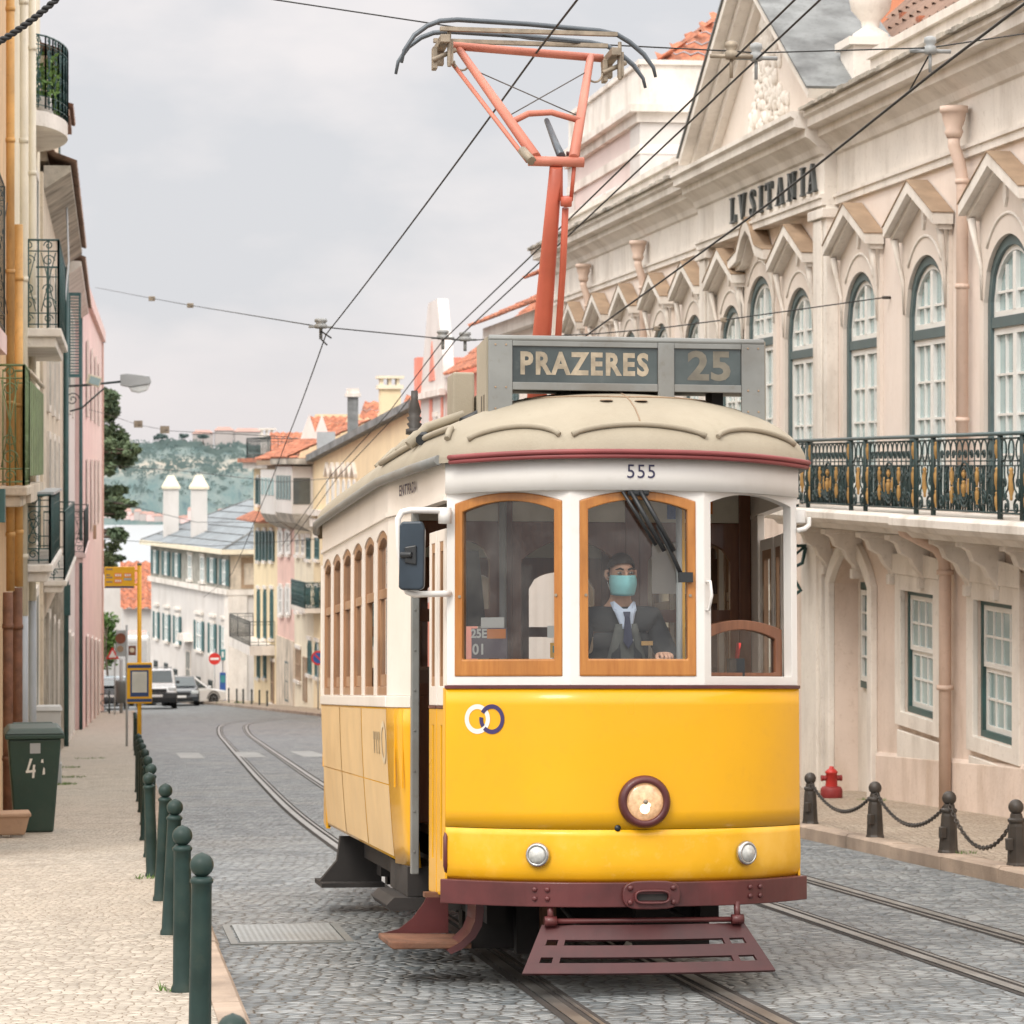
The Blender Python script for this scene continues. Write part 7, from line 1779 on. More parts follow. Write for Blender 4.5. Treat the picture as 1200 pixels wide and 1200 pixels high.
mb = MB(); ironwork(mb, Q(.2, .3), Q(W_ + .3, .3), zt + .5, zt + 1.5, .5, .025, False); ironwork(mb, Q(W_ + .3, .3), Q(W_ + .3, -6), zt + .5, zt + 1.5, .5, .025, False); mb.build('terrace_railing', m_iron, h4)
chimney('chimney', h4, 306, 321, 505, 545, 158, m_white_wall, m_stone, 'posts')
mb = MB(); a = at(316, 541, 154); tile_roof(mb, a, (1, -.1, 0), (.05, .85, .6), 4.2, 2.6, .34, .5, .09); mb.build('roof_tiles', m_tile, h4)
mb = MB(); mb.prism([(1.2, zt + .3), (W_ - 1, zt + .3), (1.2, zt + 2.6)], g, -7, -2); mb.build('gable_end', m_yel_wall, h4)

# long white house with slate roof
WA, WG = V((6.3, 160.)), .187
hw, g = house('long white house with slate roof, teal shutters and two tall white chimneys', WA, WG, 0, 21, 10, -3.2, m_white_wall, 'white_house')
Mh = frame_of(hw)
def wp_(px, py): return rowP(px, py, WA, WG)
zband0, zband1 = wp_(262, 695)[1], wp_(262, 655)[1]
mb = MB(); mb.prism(rect_loop(.05, 20.9, zband0 + .25, -3.3), g, 0, .06); up = mb.build('upper_cladding', mat('weathered boards', (.33, .32, .28), .9, .25, 2, dirt=(.14, .14, .12), damt=.7, streak=True), hw)
mb = MB(); mb.prism(rect_loop(-.15, 21.1, zband0 - .05, zband0 + .24), g, -10.2, .22); mb.build('string_course', m_stone, hw)
mb = MB(); mb.prism(rect_loop(-.6, 21.6, -3.2, -2.95), g, -10.6, .6); mb.build('eave', m_cream, hw)
def LW(x, y, z): return Mh @ V((x, y, z - hw.location.z))
mb = MB(); E = [LW(-.5, -.5, -2.94), LW(-.5, 21.5, -2.94), LW(10.5, 21.5, -2.94), LW(10.5, -.5, -2.94), LW(5, 4.5, -.5), LW(5, 16.5, -.5)]
mb.add(E, [(0, 1, 5, 4), (1, 2, 5), (2, 3, 4, 5), (3, 0, 4)]); rf = mb.build('roof', m_slate, hw)
mb = MB()
for k in range(1, 7):
    f = k / 7; mb.tube([E[0].lerp(E[4], f) + V((0, 0, .02)), E[1].lerp(E[5], f) + V((0, 0, .02))], .03, 4); mb.tube([E[0].lerp(E[4], f) + V((0, 0, .02)), E[3].lerp(E[4], f) + V((0, 0, .02))], .03, 4)
mb.tube([E[0], E[4], E[5], E[1]], .07, 5); mb.tube([E[3], E[4]], .07, 5); mb.build('slate_courses', m_greyslate, rf)
for (a, b, py0, py1, D) in ((191.5, 209.5, 566, 632, 176), (224, 243, 566, 636, 170)): chimney('chimney', hw, a, b, py0, py1, D, m_white_wall, m_cream, 'pyramid')
for px, w, s in ((183.5, .9, 1), (196.5, .9, 1), (209, .9, 1), (224.5, 1.0, 0), (239, 1.0, 0), (250.5, .95, 1), (265, .95, 1)):
    y, zz0 = wp_(px, 655 + (265 - px) * -.10 + 34); zz1 = wp_(px, 655 + (265 - px) * -.10)[1]
    hwin(hw, lambda a, z, o: g(a, z, o + .062), y, zband0 + .45, zband1, w, m_sash, m_glass_pale, sh=m_teal if s else None, shw=.62, surround=not s)
for px, w in ((184, .8), (196, 1.1), (208.5, 1.1), (234, 1.5), (249.5, 1.0), (263, 1.0)):
    y, zz0 = wp_(px, 748 + (px - 185) * .28); zz1 = wp_(px, 717 + (px - 185) * .21)[1]
    hwin(hw, g, y, zz0, zz1, w, m_sash, m_glass_pale, sh=m_teal, shw=.5)
    mb = MB(); mb.prism(rect_loop(y - w / 2 - .3, y + w / 2 + .3, zz1 + .35, zz1 + .5), g, 0, .14); mb.build('window_cornice', m_stone, hw)
y, zz0 = wp_(221, 806); zz1 = wp_(221, 762)[1]
hwin(hw, g, y, zz0, zz1, 1.2, m_stone, m_dframe, surround=False)
mb = MB(); mb.prism([(y - 1.1, zz1 + .55), (y + 1.1, zz1 + .55), (y + .8, zz1 + .95), (y - .8, zz1 + .95)], g, 0, .5); mb.build('door_hood', m_stone, hw)
for px, py0, py1 in ((183, 783, 774), (195, 786, 777), (206, 795, 784), (233, 809, 793), (247, 813, 797)):
    y, zz0 = wp_(px, py0); hwin(hw, g, y, zz0, wp_(px, py1)[1], .95, m_iron, m_glass_dk, surround=False)
mb = MB(); mb.prism(rect_loop(-.12, .9, gz(162) - 1, zband0 - .06), g, -.9, .12); mb.build('corner_pilaster', m_stone, hw)
R2 = lambda u, z, o: Mh @ V((u, -o, z - hw.location.z))
mb = MB(); mb.ring(rect_loop(.6, 2.6, zband0 + .3, -3.4), rect_loop(.75, 2.3, zband0 + .5, -3.7), R2, 0, .06); mb.build('end_window', m_hood, hw)
mb = MB(); mb.prism(rect_loop(1.5, 2.3, zband0 + .5, -3.9), R2, .0, .09); mb.build('end_shutter', m_teal, hw)
mb = MB(); mb.prism(rect_loop(.0, 10, zband0 + .26, -3.3), R2, 0, .03); mb.build('end_cladding', m_cream_l, hw)

# small tiled house and garden wall down the side street
ht = thing('small_house', 'small white house with red tiled roof at the bottom of the side street', 'house', (2.5, 192, -15))
mb = MB(); mb.box(.75, 6, 192, 199, -15, -7.65); mb.add([(.75, 192, -7.65), (.75, 199, -7.65), (.75, 195.5, -4.9), (.85, 195.5, -4.9)], [(0, 1, 2)]); mb.build('wall', m_white_wall, ht)
mb = MB(); tile_roof(mb, (.6, 191.6, -7.62), (1, 0, 0), (0, .8, .63), 5.4, 4.6, .52, .8, .17, 6); mb.build('roof_tiles', m_tile, ht)
mb = MB(); mb.box(-1.0, .72, 196, 197, -16, -6.4); mb.add([(-1, 195.99, -6.4), (.9, 195.99, -7.9), (.9, 195.99, -8.2), (-1, 195.99, -6.7)], [(0, 1, 2, 3)]); mb.build('side_wall', m_white_wall, ht)

# ================================================================== VEHICLES
def wheel_(mb_t, mb_r, x, y, r, w, s):
    M = Matrix.Translation((x, y, r)) @ Matrix.Rotation(s * PI / 2, 4, 'Y')
    mb_t.lathe([(r * .62, -w / 2), (r * .95, -w / 2), (r, -w * .3), (r, w * .3), (r * .95, w / 2), (r * .62, w / 2)], 20, M)
    mb_r.lathe([(r * .62, w * .40), (r * .5, w * .44), (r * .18, w * .38), (.001, w * .5)], 14, M, cap=False)
    for k in range(7):
        a = 2 * PI * k / 7; mb_r.cbox(M @ V((r * .4 * math.cos(a), r * .4 * math.sin(a), w * .45)), (.03, r * .12, r * .12))
def car(name, label, loc, rz, m_body, W=1.78, L=4.3, H=1.46, kind='hatch', m_low=None):
    """front of the car points to -y of its own frame"""
    r = thing(name, label, 'van' if kind == 'van' else 'car', loc, rz); hw_ = W / 2
    if kind == 'van': low = [(0, .30), (-.02, .62), (.02, .80), (.10, .98), (.92, 1.14), (L - .05, 1.14), (L, .9), (L, .34)]; top = [(.90, 1.12), (1.55, H - .06), (1.9, H), (L - .35, H), (L - .08, 1.10)]
    else: low = [(.04, .22), (-.02, .45), (.02, .62), (.14, .74), (1.05, .90), (L - .12, .95), (L - .02, .70), (L, .45), (L - .06, .26)]; top = [(1.0, .88), (1.85, H - .04), (2.3, H), (L - 1.05, H - .07), (L - .18, .94)]
    def loft(prof, halfw, inset_top, zlo, zhi):
        mb = MB(); n = len(prof); S_ = [-1, -.93, .93, 1]
        vs = []
        for s in S_:
            for y, z in prof:
                t = max(0, (z - zlo) / (zhi - zlo)); k = halfw * (1 - inset_top * t); e = .05 if abs(s) == 1 else 0
                yy = y + (L / 2 - y) * .025 * (1 if abs(s) == 1 else 0)
                vs.append((s * k, yy, z - (.03 if abs(s) == 1 and z > .6 else 0)))
        fs = [(a * n + i, a * n + (i + 1) % n, (a + 1) * n + (i + 1) % n, (a + 1) * n + i) for a in range(3) for i in range(n)] + [list(range(n)), list(range(3 * n, 4 * n))[::-1]]
        mb.add(vs, fs); return mb
    b = loft(low, hw_, .04, .6, 1.2).build('body', m_body, r, local=True, bevel=.05, seg=3)
    loft(top, hw_ * .97, .20 if kind != 'van' else .12, .9, H).build('cabin', m_body, r, local=True, bevel=.05, seg=3)
    it = .20 if kind != 'van' else .12
    def tw(z): return hw_ * .97 * (1 - it * max(0, (z - .9) / (H - .9)))
    (ya, za), (yb, zb2) = top[0], top[1]
    def wq(y0, z0, y1, z1, o, f0=.86):
        mb = MB(); mb.add([(-tw(z0) * f0, y0, z0), (tw(z0) * f0, y0, z0), (tw(z1) * f0, y1, z1), (-tw(z1) * f0, y1, z1)], [(0, 1, 2, 3)]); return mb
    d = .025
    wq(ya + .08 - d, za + .06 + d, yb - .05 - d, zb2 - .05 + d, 0).build('windscreen', m_carglass, r, local=True)
    (yc, zc), (yd, zd) = top[3], top[4]
    wq(yc + .1 + d, zc - .06 + d, yd - .08 + d, zd + .12 + d, 0).build('rear_window', m_carglass, r, local=True)
    for s in (-1, 1):
        mb = MB(); y0, y1 = (1.15, L - .5) if kind != 'van' else (1.15, 2.7)
        zl, zh = za + .06, H - .16
        mb.add([(s * (tw(zl) + .008), y0 + .12, zl), (s * (tw(zl) + .008), y1, zl), (s * (tw(zh) + .008), y1 - .55 if kind != 'van' else y1, zh), (s * (tw(zh) + .008), y0 + .75, zh)], [(0, 1, 2, 3)]); mb.build('side_window', m_carglass, r, local=True)
        mb = MB(); mb.cbox((s * (hw_ + .06), 1.15, za + .10), (.16, .10, .13)); mb.build('wing_mirror', m_low or m_body, r, local=True, bevel=.02)
        mb = MB(); z = .66 if kind != 'van' else .92; mb.cbox((s * hw_ * .76, .05 if kind != 'van' else .08, z), (.36, .14, .15)); mb.build('headlight', m_clearlamp, r, local=True, bevel=.03)
        mb = MB(); z = .80 if kind != 'van' else 1.0; mb.cbox((s * hw_ * .80, L - .06, z), (.34, .14, .15 if kind != 'van' else .4)); mb.build('tail_light', m_redlamp, r, local=True, bevel=.03)
    for y in (.85, L - .80):
        for s in (-1, 1):
            t, q = MB(), MB(); wheel_(t, q, s * (hw_ - .09), y, .33, .21, s); w = t.build('wheel', m_tyre, r, local=True); q.build('rim', m_alu, w, local=True)
            mb = MB(); mb.tube([(s * (hw_ - .005), y + .39 * math.cos(a), .34 + .39 * math.sin(a)) for a in [PI * k / 12 for k in range(13)]], .03, 6); mb.build('wheel_arch', m_black, r, local=True)
    mb = MB(); z = .40 if kind != 'van' else .52
    if kind == 'van': mb.prism([(-.03, .28), (-.06, .5), (-.03, .74), (.25, .74), (.25, .28)], lambda y, zz_, o: V((o, y, zz_)), -hw_ * .99, hw_ * .99)
    else: mb.cbox((0, -.01, .36), (W * .62, .08, .17))
    mb.build('front_bumper', m_low or m_black, r, local=True, bevel=.03)
    mb = MB(); mb.cbox((0, -.04 if kind == 'van' else -.035, .60 if kind != 'van' else .84), (W * (.5 if kind != 'van' else .48), .05, .16)); mb.build('grille', m_black, r, local=True, bevel=.02)
    for y, z in ((-.075, .46 if kind != 'van' else .60), (L + .012, .62)):
        mb = MB(); mb.cbox((0, y, z), (.5, .02, .11)); mb.build('number_plate', m_paper, r, local=True)
    mb = MB(); mb.cbox((0, L - .0, .42), (W * .9, .10, .2)); mb.build('rear_bumper', m_low or m_body, r, local=True, bevel=.03)
    if kind == 'van':
        mb = MB()
        for s in (-1, 1): mb.tube([(s * hw_ * .75, 1.7, H + .05), (s * hw_ * .75, L - .5, H + .05)], .025, 6)
        for y in (1.9, 3.2): mb.tube([(-hw_ * .8, y, H + .07), (hw_ * .8, y, H + .07)], .02, 6)
        mb.build('roof_rack', m_alu, r, local=True)
    return r
def gl(x, y): return (x, y, gz(y) + .01)
SLP = -.066
def slope(o): o.rotation_euler = (-.066, 0, o.rotation_euler[2]) if abs(o.rotation_euler[2]) < .6 else (.066, 0, o.rotation_euler[2])
c = car('van', 'white van with black lower bumper facing the camera, partly behind the timetable case', gl(2.12, 139), 0, m_carwhite, 1.82, 4.5, 1.84, 'van', m_black); slope(c)
c = car('parked_car', 'dark grey car facing the camera beside the white van', gl(3.42, 147.5), 0, m_cardk); slope(c)
c = car('parked_car', 'white car seen from behind at the corner, with red tail light', gl(5.35, 154.4), 2.2, m_carwhite, 1.8, 4.3, 1.55); slope(c) if False else None
c = car('parked_car', 'black car with a red tail light parked by the pink house, behind the barrier', gl(-.05, 142.5), PI, m_carblk, 1.7, 4.0, 1.45); c.rotation_euler = (.066, 0, PI)
c = car('parked_car', 'pale blue car facing the camera between the black and the dark red car', gl(.25, 149), 0, m_carblue, 1.72, 4.1, 1.48); slope(c)
c = car('parked_car', 'dark red car largely hidden behind the grey litter bin', gl(1.0, 152.5), 0, mat('dark red car paint', (.30, .04, .04), .3, .05, coat=.5), 1.72, 4.1, 1.42); slope(c)
tk = thing('truck', 'white box truck seen from behind, down the side street', 'truck', (.72, 163, gz(163)))
mb = MB(); mb.box(-1.22, 1.38, 0, 5.4, 1.0, 3.62); mb.build('box_body', m_carwhite, tk, local=True, bevel=.18, seg=4)
mb = MB(); mb.box(-1.05, .05, -.03, -.001, 1.15, 3.35); mb.box(.11, 1.2, -.03, -.001, 1.15, 3.35); mb.build('rear_door', m_cab, tk, local=True, bevel=.01)
mb = MB(); mb.box(-1.1, 1.25, -.1, .1, .5, .72); mb.build('rear_bumper', m_black, tk, local=True)
mb = MB(); mb.box(-1.15, 1.3, .1, 7, .6, .99); mb.box(-1.0, 1.15, 5.5, 7.2, .7, 2.5); mb.build('chassis', m_black, tk, local=True)
for s in (-.95, 1.1):
    mb = MB(); mb.lathe([(.2, -.15), (.45, -.15), (.45, .15), (.2, .15)], 18, Matrix.Translation((s, 1.4, .45)) @ Matrix.Rotation(PI / 2, 4, 'Y')); mb.build('wheel', m_tyre, tk, local=True)
    mb = MB(); mb.box(s - .1, s + .1, -.12, -.101, .53, .68); mb.build('tail_light', m_redlamp, tk, local=True)

# ================================================================== TREES
def leaf_cloud(mb, blobs, n, size, rnd):
    tot = sum(b[3] for b in blobs)
    for (c, rx, rz_, wt) in blobs:
        for k in range(int(n * wt / tot)):
            d = V((rnd.gauss(0, 1), rnd.gauss(0, 1), rnd.gauss(0, 1))).normalized() * rnd.random() ** .38
            p = V(c) + V((d.x * rx, d.y * rx, d.z * rz_))
            a = V((rnd.gauss(0, 1), rnd.gauss(0, 1), rnd.gauss(0, .6))).normalized(); b = a.cross(V((rnd.gauss(0, 1), rnd.gauss(0, 1), rnd.gauss(0, 1)))).normalized(); s = size * rnd.uniform(.6, 1.5)
            mb.add([p - a * s, p + b * s * .55, p + a * s, p - b * s * .55], [(0, 1, 2, 3)])
def tree(name, label, base, H, blobs, n, size, m, seed, tr=.35):
    rnd = random.Random(seed); t = thing(name, label, 'tree', base); B = V(base)
    mb = MB(); mb.tube([B, B + V((.1, 0, H * .4)), B + V((0, .1, H * .75)), B + V((.05, 0, H))], [tr, tr * .75, tr * .45, tr * .1], 10)
    for (c, rx, rz_, w) in blobs:
        c = V(c); s = B + V((0, 0, max(.3 * H, min(.95 * H, c.z - B.z - rx * .3)))); mb.tube([s, s.lerp(c, .5) + V((0, 0, .15)), c], [tr * .3, tr * .2, tr * .06], 6)
    mb.build('trunk', m_trunk, t)
    mb = MB(); leaf_cloud(mb, blobs, n, size, rnd); mb.build('crown', m, t, rec=False); return t
r3 = random.Random(8); bl = []
for py, px, rx, rz_ in ((470, 118, 1.0, .7), (490, 126, .8, .6), (500, 112, 1.4, 1.), (520, 140, .8, .5), (528, 152, .55, .4), (535, 128, 1.2, .8), (548, 122, .9, .6), (515, 128, .9, .7), (462, 126, .5, .4), (582, 128, 1.0, .5), (592, 145, .55, .35), (595, 124, 1.0, .5), (600, 136, .6, .4), (630, 126, .9, .5), (625, 138, .5, .3), (650, 122, .8, .5), (656, 132, .5, .3), (668, 120, .7, .4)):
    for k in range(5): c = at(px, py, 136 + r3.uniform(-1.2, 1.2)); bl.append((c + V((r3.uniform(-.6, .6) * rx, r3.uniform(-.8, .8), r3.uniform(-.6, .6) * rz_)), rx * r3.uniform(.30, .60), rz_ * r3.uniform(.35, .60), rx))
tree('cedar_tree', 'dark green cedar in layered tiers rising behind the pink house', (-2.0, 136.5, gz(136)), 15.0, bl, 13000, .11, m_leaf, 4)
bl = []
for k in range(14): c = at(125 + r3.uniform(-6, 6), 748 + r3.uniform(-22, 26), 156); bl.append((c, r3.uniform(.4, .8), r3.uniform(.4, .8), 1))
tree('shrub', 'bright green shrub beside the pink house at the street end', (at(124, 800, 156).x, 156, gz(156)), 3.6, bl, 2600, .10, m_leaf_b, 5, .08)

# ================================================================== RIVER AND FAR SHORE
mw = bpy.data.materials.new('river water'); mw.use_nodes = True; nt = mw.node_tree; bsd = nt.nodes['Principled BSDF']
bsd.inputs['Base Color'].default_value = (.33, .355, .37, 1); bsd.inputs['Roughness'].default_value = .35; bsd.inputs['Specular IOR Level'].default_value = .6
tcw = _n(nt, 'ShaderNodeTexCoord'); nt.links.new(_bump(nt, _noise(nt, tcw.outputs['Object'], .15, 4), .25, .5), bsd.inputs['Normal'])
mb = MB(); mb.add([(-1800, 620, -45), (2400, 620, -45), (2400, 2360, -45), (-1800, 2360, -45)], [(0, 1, 2, 3)]); tag(mb.build('river', mw, rec=False), kind='structure')
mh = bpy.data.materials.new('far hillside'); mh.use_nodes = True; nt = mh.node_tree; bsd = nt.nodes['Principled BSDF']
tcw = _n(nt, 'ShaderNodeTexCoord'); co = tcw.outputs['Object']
hazed_fol = _mix(nt, (.115, .17, .17), (.21, .245, .23), _ramp(nt, _noise(nt, co, .075, 6, .7, (1, 0, 1)), .40, .60))  # distance haze is mixed into these bluish foliage colours
hazed_fol = _mix(nt, hazed_fol, (.07, .115, .125), _ramp(nt, _noise(nt, co, .15, 5, .7, (1, 0, 1)), .50, .66))
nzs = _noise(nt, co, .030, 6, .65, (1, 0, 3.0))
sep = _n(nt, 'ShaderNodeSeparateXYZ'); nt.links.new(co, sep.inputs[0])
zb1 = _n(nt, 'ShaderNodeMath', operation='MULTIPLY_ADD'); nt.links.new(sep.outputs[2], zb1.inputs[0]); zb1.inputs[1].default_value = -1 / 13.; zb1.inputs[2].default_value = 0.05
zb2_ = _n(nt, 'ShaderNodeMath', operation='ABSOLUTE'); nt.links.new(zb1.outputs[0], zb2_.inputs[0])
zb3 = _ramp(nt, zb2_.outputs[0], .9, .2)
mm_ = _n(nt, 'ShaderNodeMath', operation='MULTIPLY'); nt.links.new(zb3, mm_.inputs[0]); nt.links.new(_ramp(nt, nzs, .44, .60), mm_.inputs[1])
hazed_fol = _mix(nt, hazed_fol, (.42, .375, .315), mm_.outputs[0]); nt.links.new(hazed_fol, bsd.inputs['Base Color']); bsd.inputs['Roughness'].default_value = .95; bsd.inputs['Specular IOR Level'].default_value = .05
from mathutils import noise as mnoise
mb = MB()
def hill(u, v):
    x = -1700 + 4000 * u; y = 2345 + 260 * v
    h = 65 + 7 * mnoise.noise(V((x * .012, 3, 0))) + 5 * mnoise.noise(V((x * .04, 8, 0))) + 3 * mnoise.noise(V((x * .13, 2, 0)))
    s = v ** .75
    z = -46 + h * s * (1 if v < .93 else 1) + 4 * mnoise.noise(V((x * .03, y * .03, 1))) * min(1, 4 * v) * (1 - .5 * v)
    return V((x, y, z))
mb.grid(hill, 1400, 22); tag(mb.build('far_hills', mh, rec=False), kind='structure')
mb = MB(); r6 = random.Random(9)
for k in range(520):
    u = (1700 + r6.uniform(-20, 150)) / 4000; v = r6.choice((r6.uniform(.9, 1), r6.uniform(.55, 1), r6.uniform(.1, .8))); p = hill(u, v); s_ = r6.uniform(1.5, 4.2)
    for q in range(12):
        c = p + V((r6.gauss(0, 1) * s_ * .7, -2 - r6.random(), r6.uniform(0, 1.2) * s_)); a = r6.uniform(.5, 1.2); b = r6.uniform(0, 3)
        mb.add([c + V((a * math.cos(b), 0, a * math.sin(b))), c + V((-a * math.sin(b), 0, a * math.cos(b))), c - V((a * math.cos(b), 0, a * math.sin(b))), c - V((-a * math.sin(b), 0, a * math.cos(b)))], [(0, 1, 2, 3)])
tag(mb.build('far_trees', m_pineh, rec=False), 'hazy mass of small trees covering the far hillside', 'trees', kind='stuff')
m_fw = mat('hazy far walls', (.50, .45, .43), .9, .08, .05); m_fr = mat('hazy far roofs', (.42, .26, .22), .9, .1, .05)  # distance haze put into the wall and roof colours
r5 = random.Random(2); first = None
for k in range(34):
    px = 108 + k * 6.1 + r5.uniform(-2, 2); D = 2335; c = at(px, 613, D); w = r5.uniform(3.2, 7); h = r5.uniform(5, 13)
    o = thing('waterfront_building', 'tiny hazy building on the far river shore', 'building', (c.x, c.y, -45.5), r5.uniform(-.2, .2), 'hazy buildings along the far shore')
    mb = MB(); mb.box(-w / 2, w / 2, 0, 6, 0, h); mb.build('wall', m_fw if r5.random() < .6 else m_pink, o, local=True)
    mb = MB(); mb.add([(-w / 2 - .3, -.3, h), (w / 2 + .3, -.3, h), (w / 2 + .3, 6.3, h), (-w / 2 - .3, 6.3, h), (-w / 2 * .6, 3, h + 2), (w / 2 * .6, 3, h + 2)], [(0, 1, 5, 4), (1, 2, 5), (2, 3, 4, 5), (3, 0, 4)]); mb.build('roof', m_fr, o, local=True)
for k, (px0, px1, py) in enumerate(((226, 250, 508), (252, 274, 504.5), (275, 306, 506))):
    D = 2590; a, b = at(px0, py + 7, D), at(px1, py, D); w = (b.x - a.x)
    o = thing('hilltop_building', ('long hazy red roofed building on the far hilltop, left of three', 'hazy red roofed building on the far hilltop, middle of three', 'long hazy red roofed building on the far hilltop, nearest the yellow house')[k], 'building', tuple(a), 0, 'hazy buildings on the far hilltop')
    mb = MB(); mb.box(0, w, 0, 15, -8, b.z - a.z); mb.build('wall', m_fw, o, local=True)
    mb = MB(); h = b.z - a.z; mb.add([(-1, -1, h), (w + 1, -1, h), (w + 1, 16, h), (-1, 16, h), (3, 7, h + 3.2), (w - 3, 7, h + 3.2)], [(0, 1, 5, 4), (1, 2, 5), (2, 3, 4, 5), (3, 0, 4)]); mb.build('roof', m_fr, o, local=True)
for k, (px, py, rr, lab) in enumerate(((190, 511, 6.5, 'umbrella pine standing alone on the far ridge'), (215, 511, 4, 'small hazy tree on the far ridge, just right of the umbrella pine'), (238, 512, 4, 'hazy tree on the far ridge among the red roofed buildings'))):
    c = at(px, py, 2580); bl = [(c + V((r5.uniform(-.7, .7) * rr, 0, r5.uniform(-.2, .3) * rr)), rr * .5, rr * .26, 1) for _ in range(7)]
    tree('far_pine', lab, tuple(at(px, py + 9, 2580)), (14 if k == 0 else 7), bl, 900, .9, m_pineh, 20 + k, .5)

# ================================================================== WIRES
def wire(name, label, cat, pts, r=.009, group=None, sag=0):
    P_ = [V(p) for p in pts]; out = []
    for a, b in zip(P_, P_[1:]):
        n = 8
        for i in range(n): t = i / n; out.append(a.lerp(b, t) - V((0, 0, sag * 4 * t * (1 - t))))
    out.append(P_[-1])
    o = thing(name, label, cat, tuple(P_[0]), 0, group); mb = MB(); mb.tube(out, r, 5); mb.build('cable', m_wire, o); return o
def ext(a, b, k): return a + (a - b) * k
w0, w1 = at(632, 57, 18.7), at(382, 392, 34.0)
wire('trolley_wire', 'overhead trolley wire that the raised pantograph touches', 'overhead wire', [ext(w0, w1, .9), w0, w1, at(334, 521, 47), at(300, 607, 62), at(272, 672, 78), at(238, 700, 100)], .0075, 'trolley wires along the street', .03)
for d, lab in ((0, 'left wire of the close pair of overhead wires right of the pantograph'), (.15, 'right wire of the close pair of overhead wires right of the pantograph')):
    q = [at(860, 69, 19.35), at(640, 283, 27.7), at(519, 399, 36.2), at(455, 484, 45.), at(388, 557, 55), at(330, 640, 72)]
    q = [p + V((d, 0, 0)) for p in q]; wire('trolley_wire', lab, 'overhead wire', [ext(q[0], q[1], 1.0)] + q, .0075, 'trolley wires along the street')
w0, w1 = at(1090, 88, 19.6), at(700, 384, 33.3)
w2_ = w0.lerp(w1, .35) - V((0, 0, .05))
tw = wire('trolley_wire', 'overhead wire crossing in front of the LVSITANIA lettering', 'overhead wire', [ext(w0, w1, .6), w0, w2_, w1, at(600, 455, 40)], .010, 'trolley wires along the street')
def insul(par, p, s=1., m=m_ceram):
    mb = MB(); M = Matrix.Translation(p); mb.lathe([(.05 * s, -.02), (.065 * s, 0), (.055 * s, .03), (.04 * s, .04), (.06 * s, .06), (.055 * s, .09), (.02 * s, .10)], 12, M); mb.tube([p + V((0, 0, -.14)), p], .016 * s, 6); mb.tube([p + V((-.14, 0, .0)), p + V((.14, 0, 0))], .014, 6); mb.build('insulator', m, par)
s1 = wire('span_wire', 'thin cross wire at the top of the photo carrying the insulators', 'span wire', [at(-60, -62, 20), at(318, -1, 19.6), at(510, 28, 19.2), at(620, 46, 18.9), at(700, 52, 19.1), at(860, 60, 19.35), at(886, 62, 19.4), at(1090, 56, 19.8), at(1250, 32, 20.6), at(1560, -40, 22)], .005, 'span wires across the street', .0)
insul(s1, at(857, 66, 19.3), .72, m_brass); insul(s1, at(886, 68, 19.4), .72); insul(s1, at(1090, 60, 19.8), .72)
mb = MB(); mb.tube([at(1088, 66, 19.8), at(1066, 106, 20.3)], .006, 5); mb.build('dropper', m_wire, s1)
s2 = wire('span_wire', 'cross wire from the pink house to a hook on the long pink building', 'span wire', [at(112, 337, 95), at(180, 350, 70), at(224, 358, 60), at(376, 383, 34.4), at(520, 397, 36.2), at(545, 399, 36.4), at(700, 391, 36), at(770, 385, 35.6), at(848, 375, 35.2), at(1041, 348, 34.6)], .0075, 'span wires across the street')
for px, py, D in ((376, 383, 34.4), (519, 396, 36.2), (545, 398, 36.4)): insul(s2, at(px, py, D), 1.25)
mb = MB(); mb.tube([at(376, 388, 34.4), at(375, 396, 34.2), at(383, 404, 34.0)], .01, 5); mb.tube([at(376, 388, 34.4), at(388, 396, 34.0)], .01, 5); mb.build('dropper', m_wire, s2)
for px, py, D in ((178, 350, 70), (223, 358, 60), (770, 385, 35.6), (848, 375, 35.2)):
    mb = MB(); mb.cbox(at(px, py, D), (.0022 * D, .03, .0016 * D)); mb.build('insulator_bead', m_brass, s2, bevel=.01)
s3 = wire('span_wire', 'faint cross wire below the street lamp near the tree', 'span wire', [at(98, 478, 98), at(130, 487, 92), at(162, 498, 86), at(200, 505, 80), at(338, 512, 46.5)], .007, 'span wires across the street')
for px, py, D in ((162, 497, 86), (193, 503.5, 81)): 
    mb = MB(); mb.cbox(at(px, py, D), (.25, .05, .2)); mb.build('insulator_bead', m_brass, s3)
wire('span_wire', 'faint cross wire over the slate roof of the white house', 'span wire', [at(122, 545, 125), at(214, 552, 120), at(330, 565, 112), at(395, 560, 100)], .012, 'span wires across the street')
wire('span_wire', 'cross wire low over the slate roof towards the yellow corner house', 'span wire', [at(121, 585, 128), at(230, 612, 122), at(330, 612, 128)], .012, 'span wires across the street')
wire('span_wire', 'lowest cross wire, passing the shutters of the yellow corner house', 'span wire', [at(122, 632, 128), at(250, 640, 124), at(370, 632, 112)], .012, 'span wires across the street')
cb = thing('cable', 'thick twisted black cable crossing the top left corner', 'cable', tuple(at(0, 45, 13)))
a, b = at(-40, 68, 13), at(110, -45, 13)
mb = MB()
for s in (0, PI): 
    d = (b - a).normalized(); u = d.cross(V((0, 1, 0))).normalized(); w = d.cross(u)
    mb.tube([a.lerp(b, i / 90) - V((0, 0, .05 * 4 * (i / 90) * (1 - i / 90))) + u * (.008 * math.cos(i * .85 + s)) + w * (.008 * math.sin(i * .85 + s)) for i in range(91)], .009, 6)
mb.build('strand', m_wire, cb)

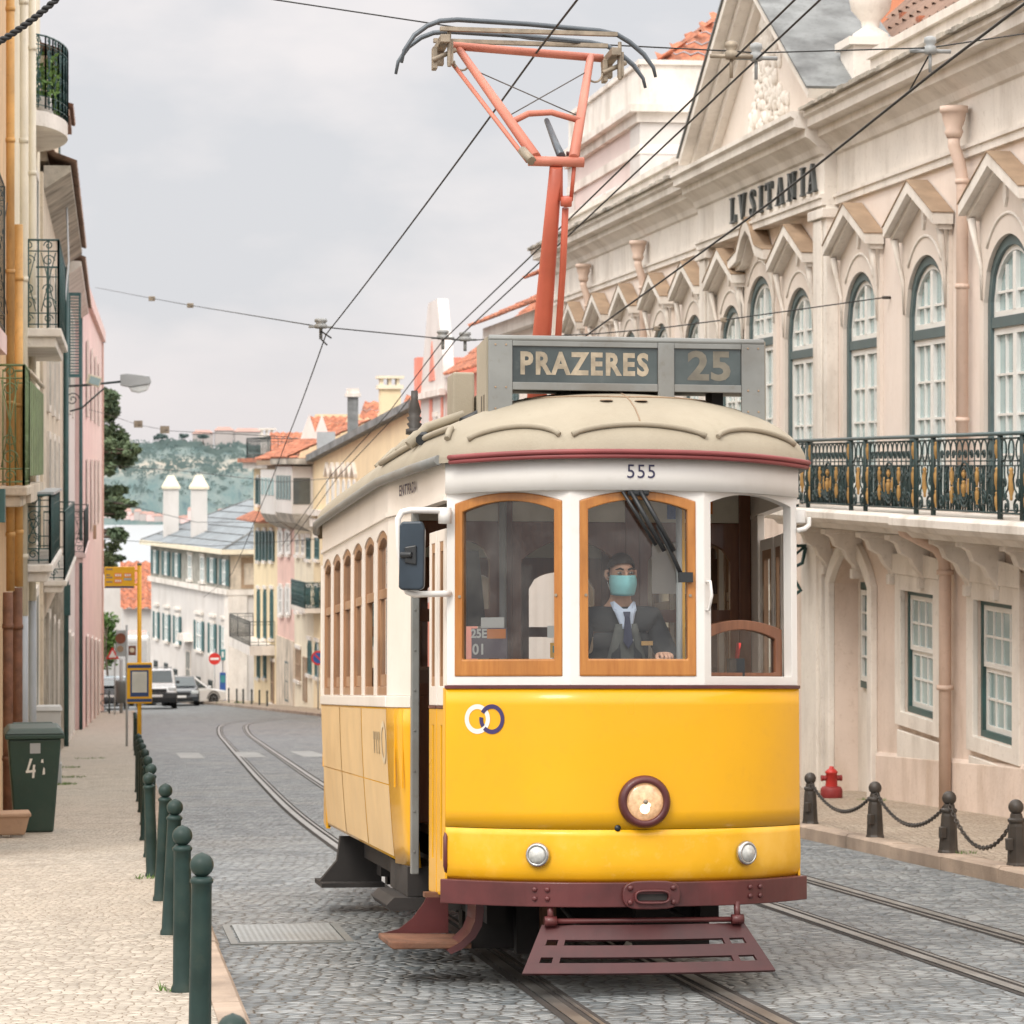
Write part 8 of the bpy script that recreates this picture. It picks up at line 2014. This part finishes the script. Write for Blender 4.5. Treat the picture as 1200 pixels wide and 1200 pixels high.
# ================================================================== LIGHT, WORLD, CAMERA
W = bpy.data.worlds.new('World'); sc.world = W; W.use_nodes = True
nt = W.node_tree; L = nt.links; bg = nt.nodes['Background']
SUN_EL, SUN_DIR = math.radians(48), V((-.55, -.84, 0)).normalized()   # the sun stands behind the camera, a little left
sky = _n(nt, 'ShaderNodeTexSky', sky_type='NISHITA'); sky.sun_disc = False; sky.sun_elevation = SUN_EL; sky.sun_rotation = math.atan2(SUN_DIR.x, SUN_DIR.y); sky.air_density = 1.2; sky.dust_density = 3
tc = _n(nt, 'ShaderNodeTexCoord'); sep = _n(nt, 'ShaderNodeSeparateXYZ'); L.new(tc.outputs['Generated'], sep.inputs[0])
el = _ramp(nt, sep.outputs[2], 0.0, 1.0)
n1 = _noise(nt, tc.outputs['Generated'], 5.5, 7, .52, (1, 1, 2.6)); n2 = _noise(nt, tc.outputs['Generated'], 12, 6, .5, (1, 1, 1.6))
nm = _n(nt, 'ShaderNodeMath', operation='MULTIPLY_ADD'); L.new(n2, nm.inputs[0]); nm.inputs[1].default_value = .45; L.new(n1, nm.inputs[2])
cl = _mix(nt, (7.55, 7.6, 7.9), (9.4, 8.95, 8.95), _ramp(nt, nm.outputs[0], .61, .80))
hor = _mix(nt, (8.9, 8.35, 8.3), cl, _ramp(nt, sep.outputs[2], .0, .055))
zen = _mix(nt, hor, (25., 24.2, 23.6), _ramp(nt, sep.outputs[2], .165, .45))
allc = _mix(nt, sky.outputs[0], zen, .93)
L.new(allc, bg.inputs[0]); bg.inputs[1].default_value = .10
sun = bpy.data.lights.new('sun', 'SUN'); sun.energy = 1.7; sun.angle = math.radians(18); sun.color = (1, .95, .87)
so = bpy.data.objects.new('sun', sun); COL.objects.link(so)
sd = V((SUN_DIR.x * math.cos(SUN_EL), SUN_DIR.y * math.cos(SUN_EL), math.sin(SUN_EL))); so.rotation_euler = sd.to_track_quat('Z', 'Y').to_euler(); so.location = (0, 0, 60)
cam = bpy.data.cameras.new('camera'); co_ = bpy.data.objects.new('camera', cam); COL.objects.link(co_); sc.camera = co_
co_.location = (0, 0, CAMH); co_.rotation_euler = (PI / 2, 0, -YAW)
cam.sensor_width = 36; cam.lens = FPX / 1200 * 36; cam.shift_y = (HZY - 600) / 1200; cam.clip_start = .1; cam.clip_end = 6000
cam.dof.use_dof = True; cam.dof.focus_distance = 15.2; cam.dof.aperture_fstop = 9.0
sc.view_settings.view_transform = 'Standard'; sc.view_settings.look = 'None'; sc.view_settings.exposure = 0; sc.view_settings.gamma = 1
sc.render.engine = 'CYCLES'; sc.cycles.max_bounces = 8; sc.cycles.diffuse_bounces = 3; sc.cycles.glossy_bounces = 3; sc.cycles.transparent_max_bounces = 12; sc.cycles.use_denoising = True; sc.cycles.use_adaptive_sampling = True; sc.cycles.adaptive_threshold = .02; sc.cycles.caustics_reflective = False; sc.cycles.caustics_refractive = False
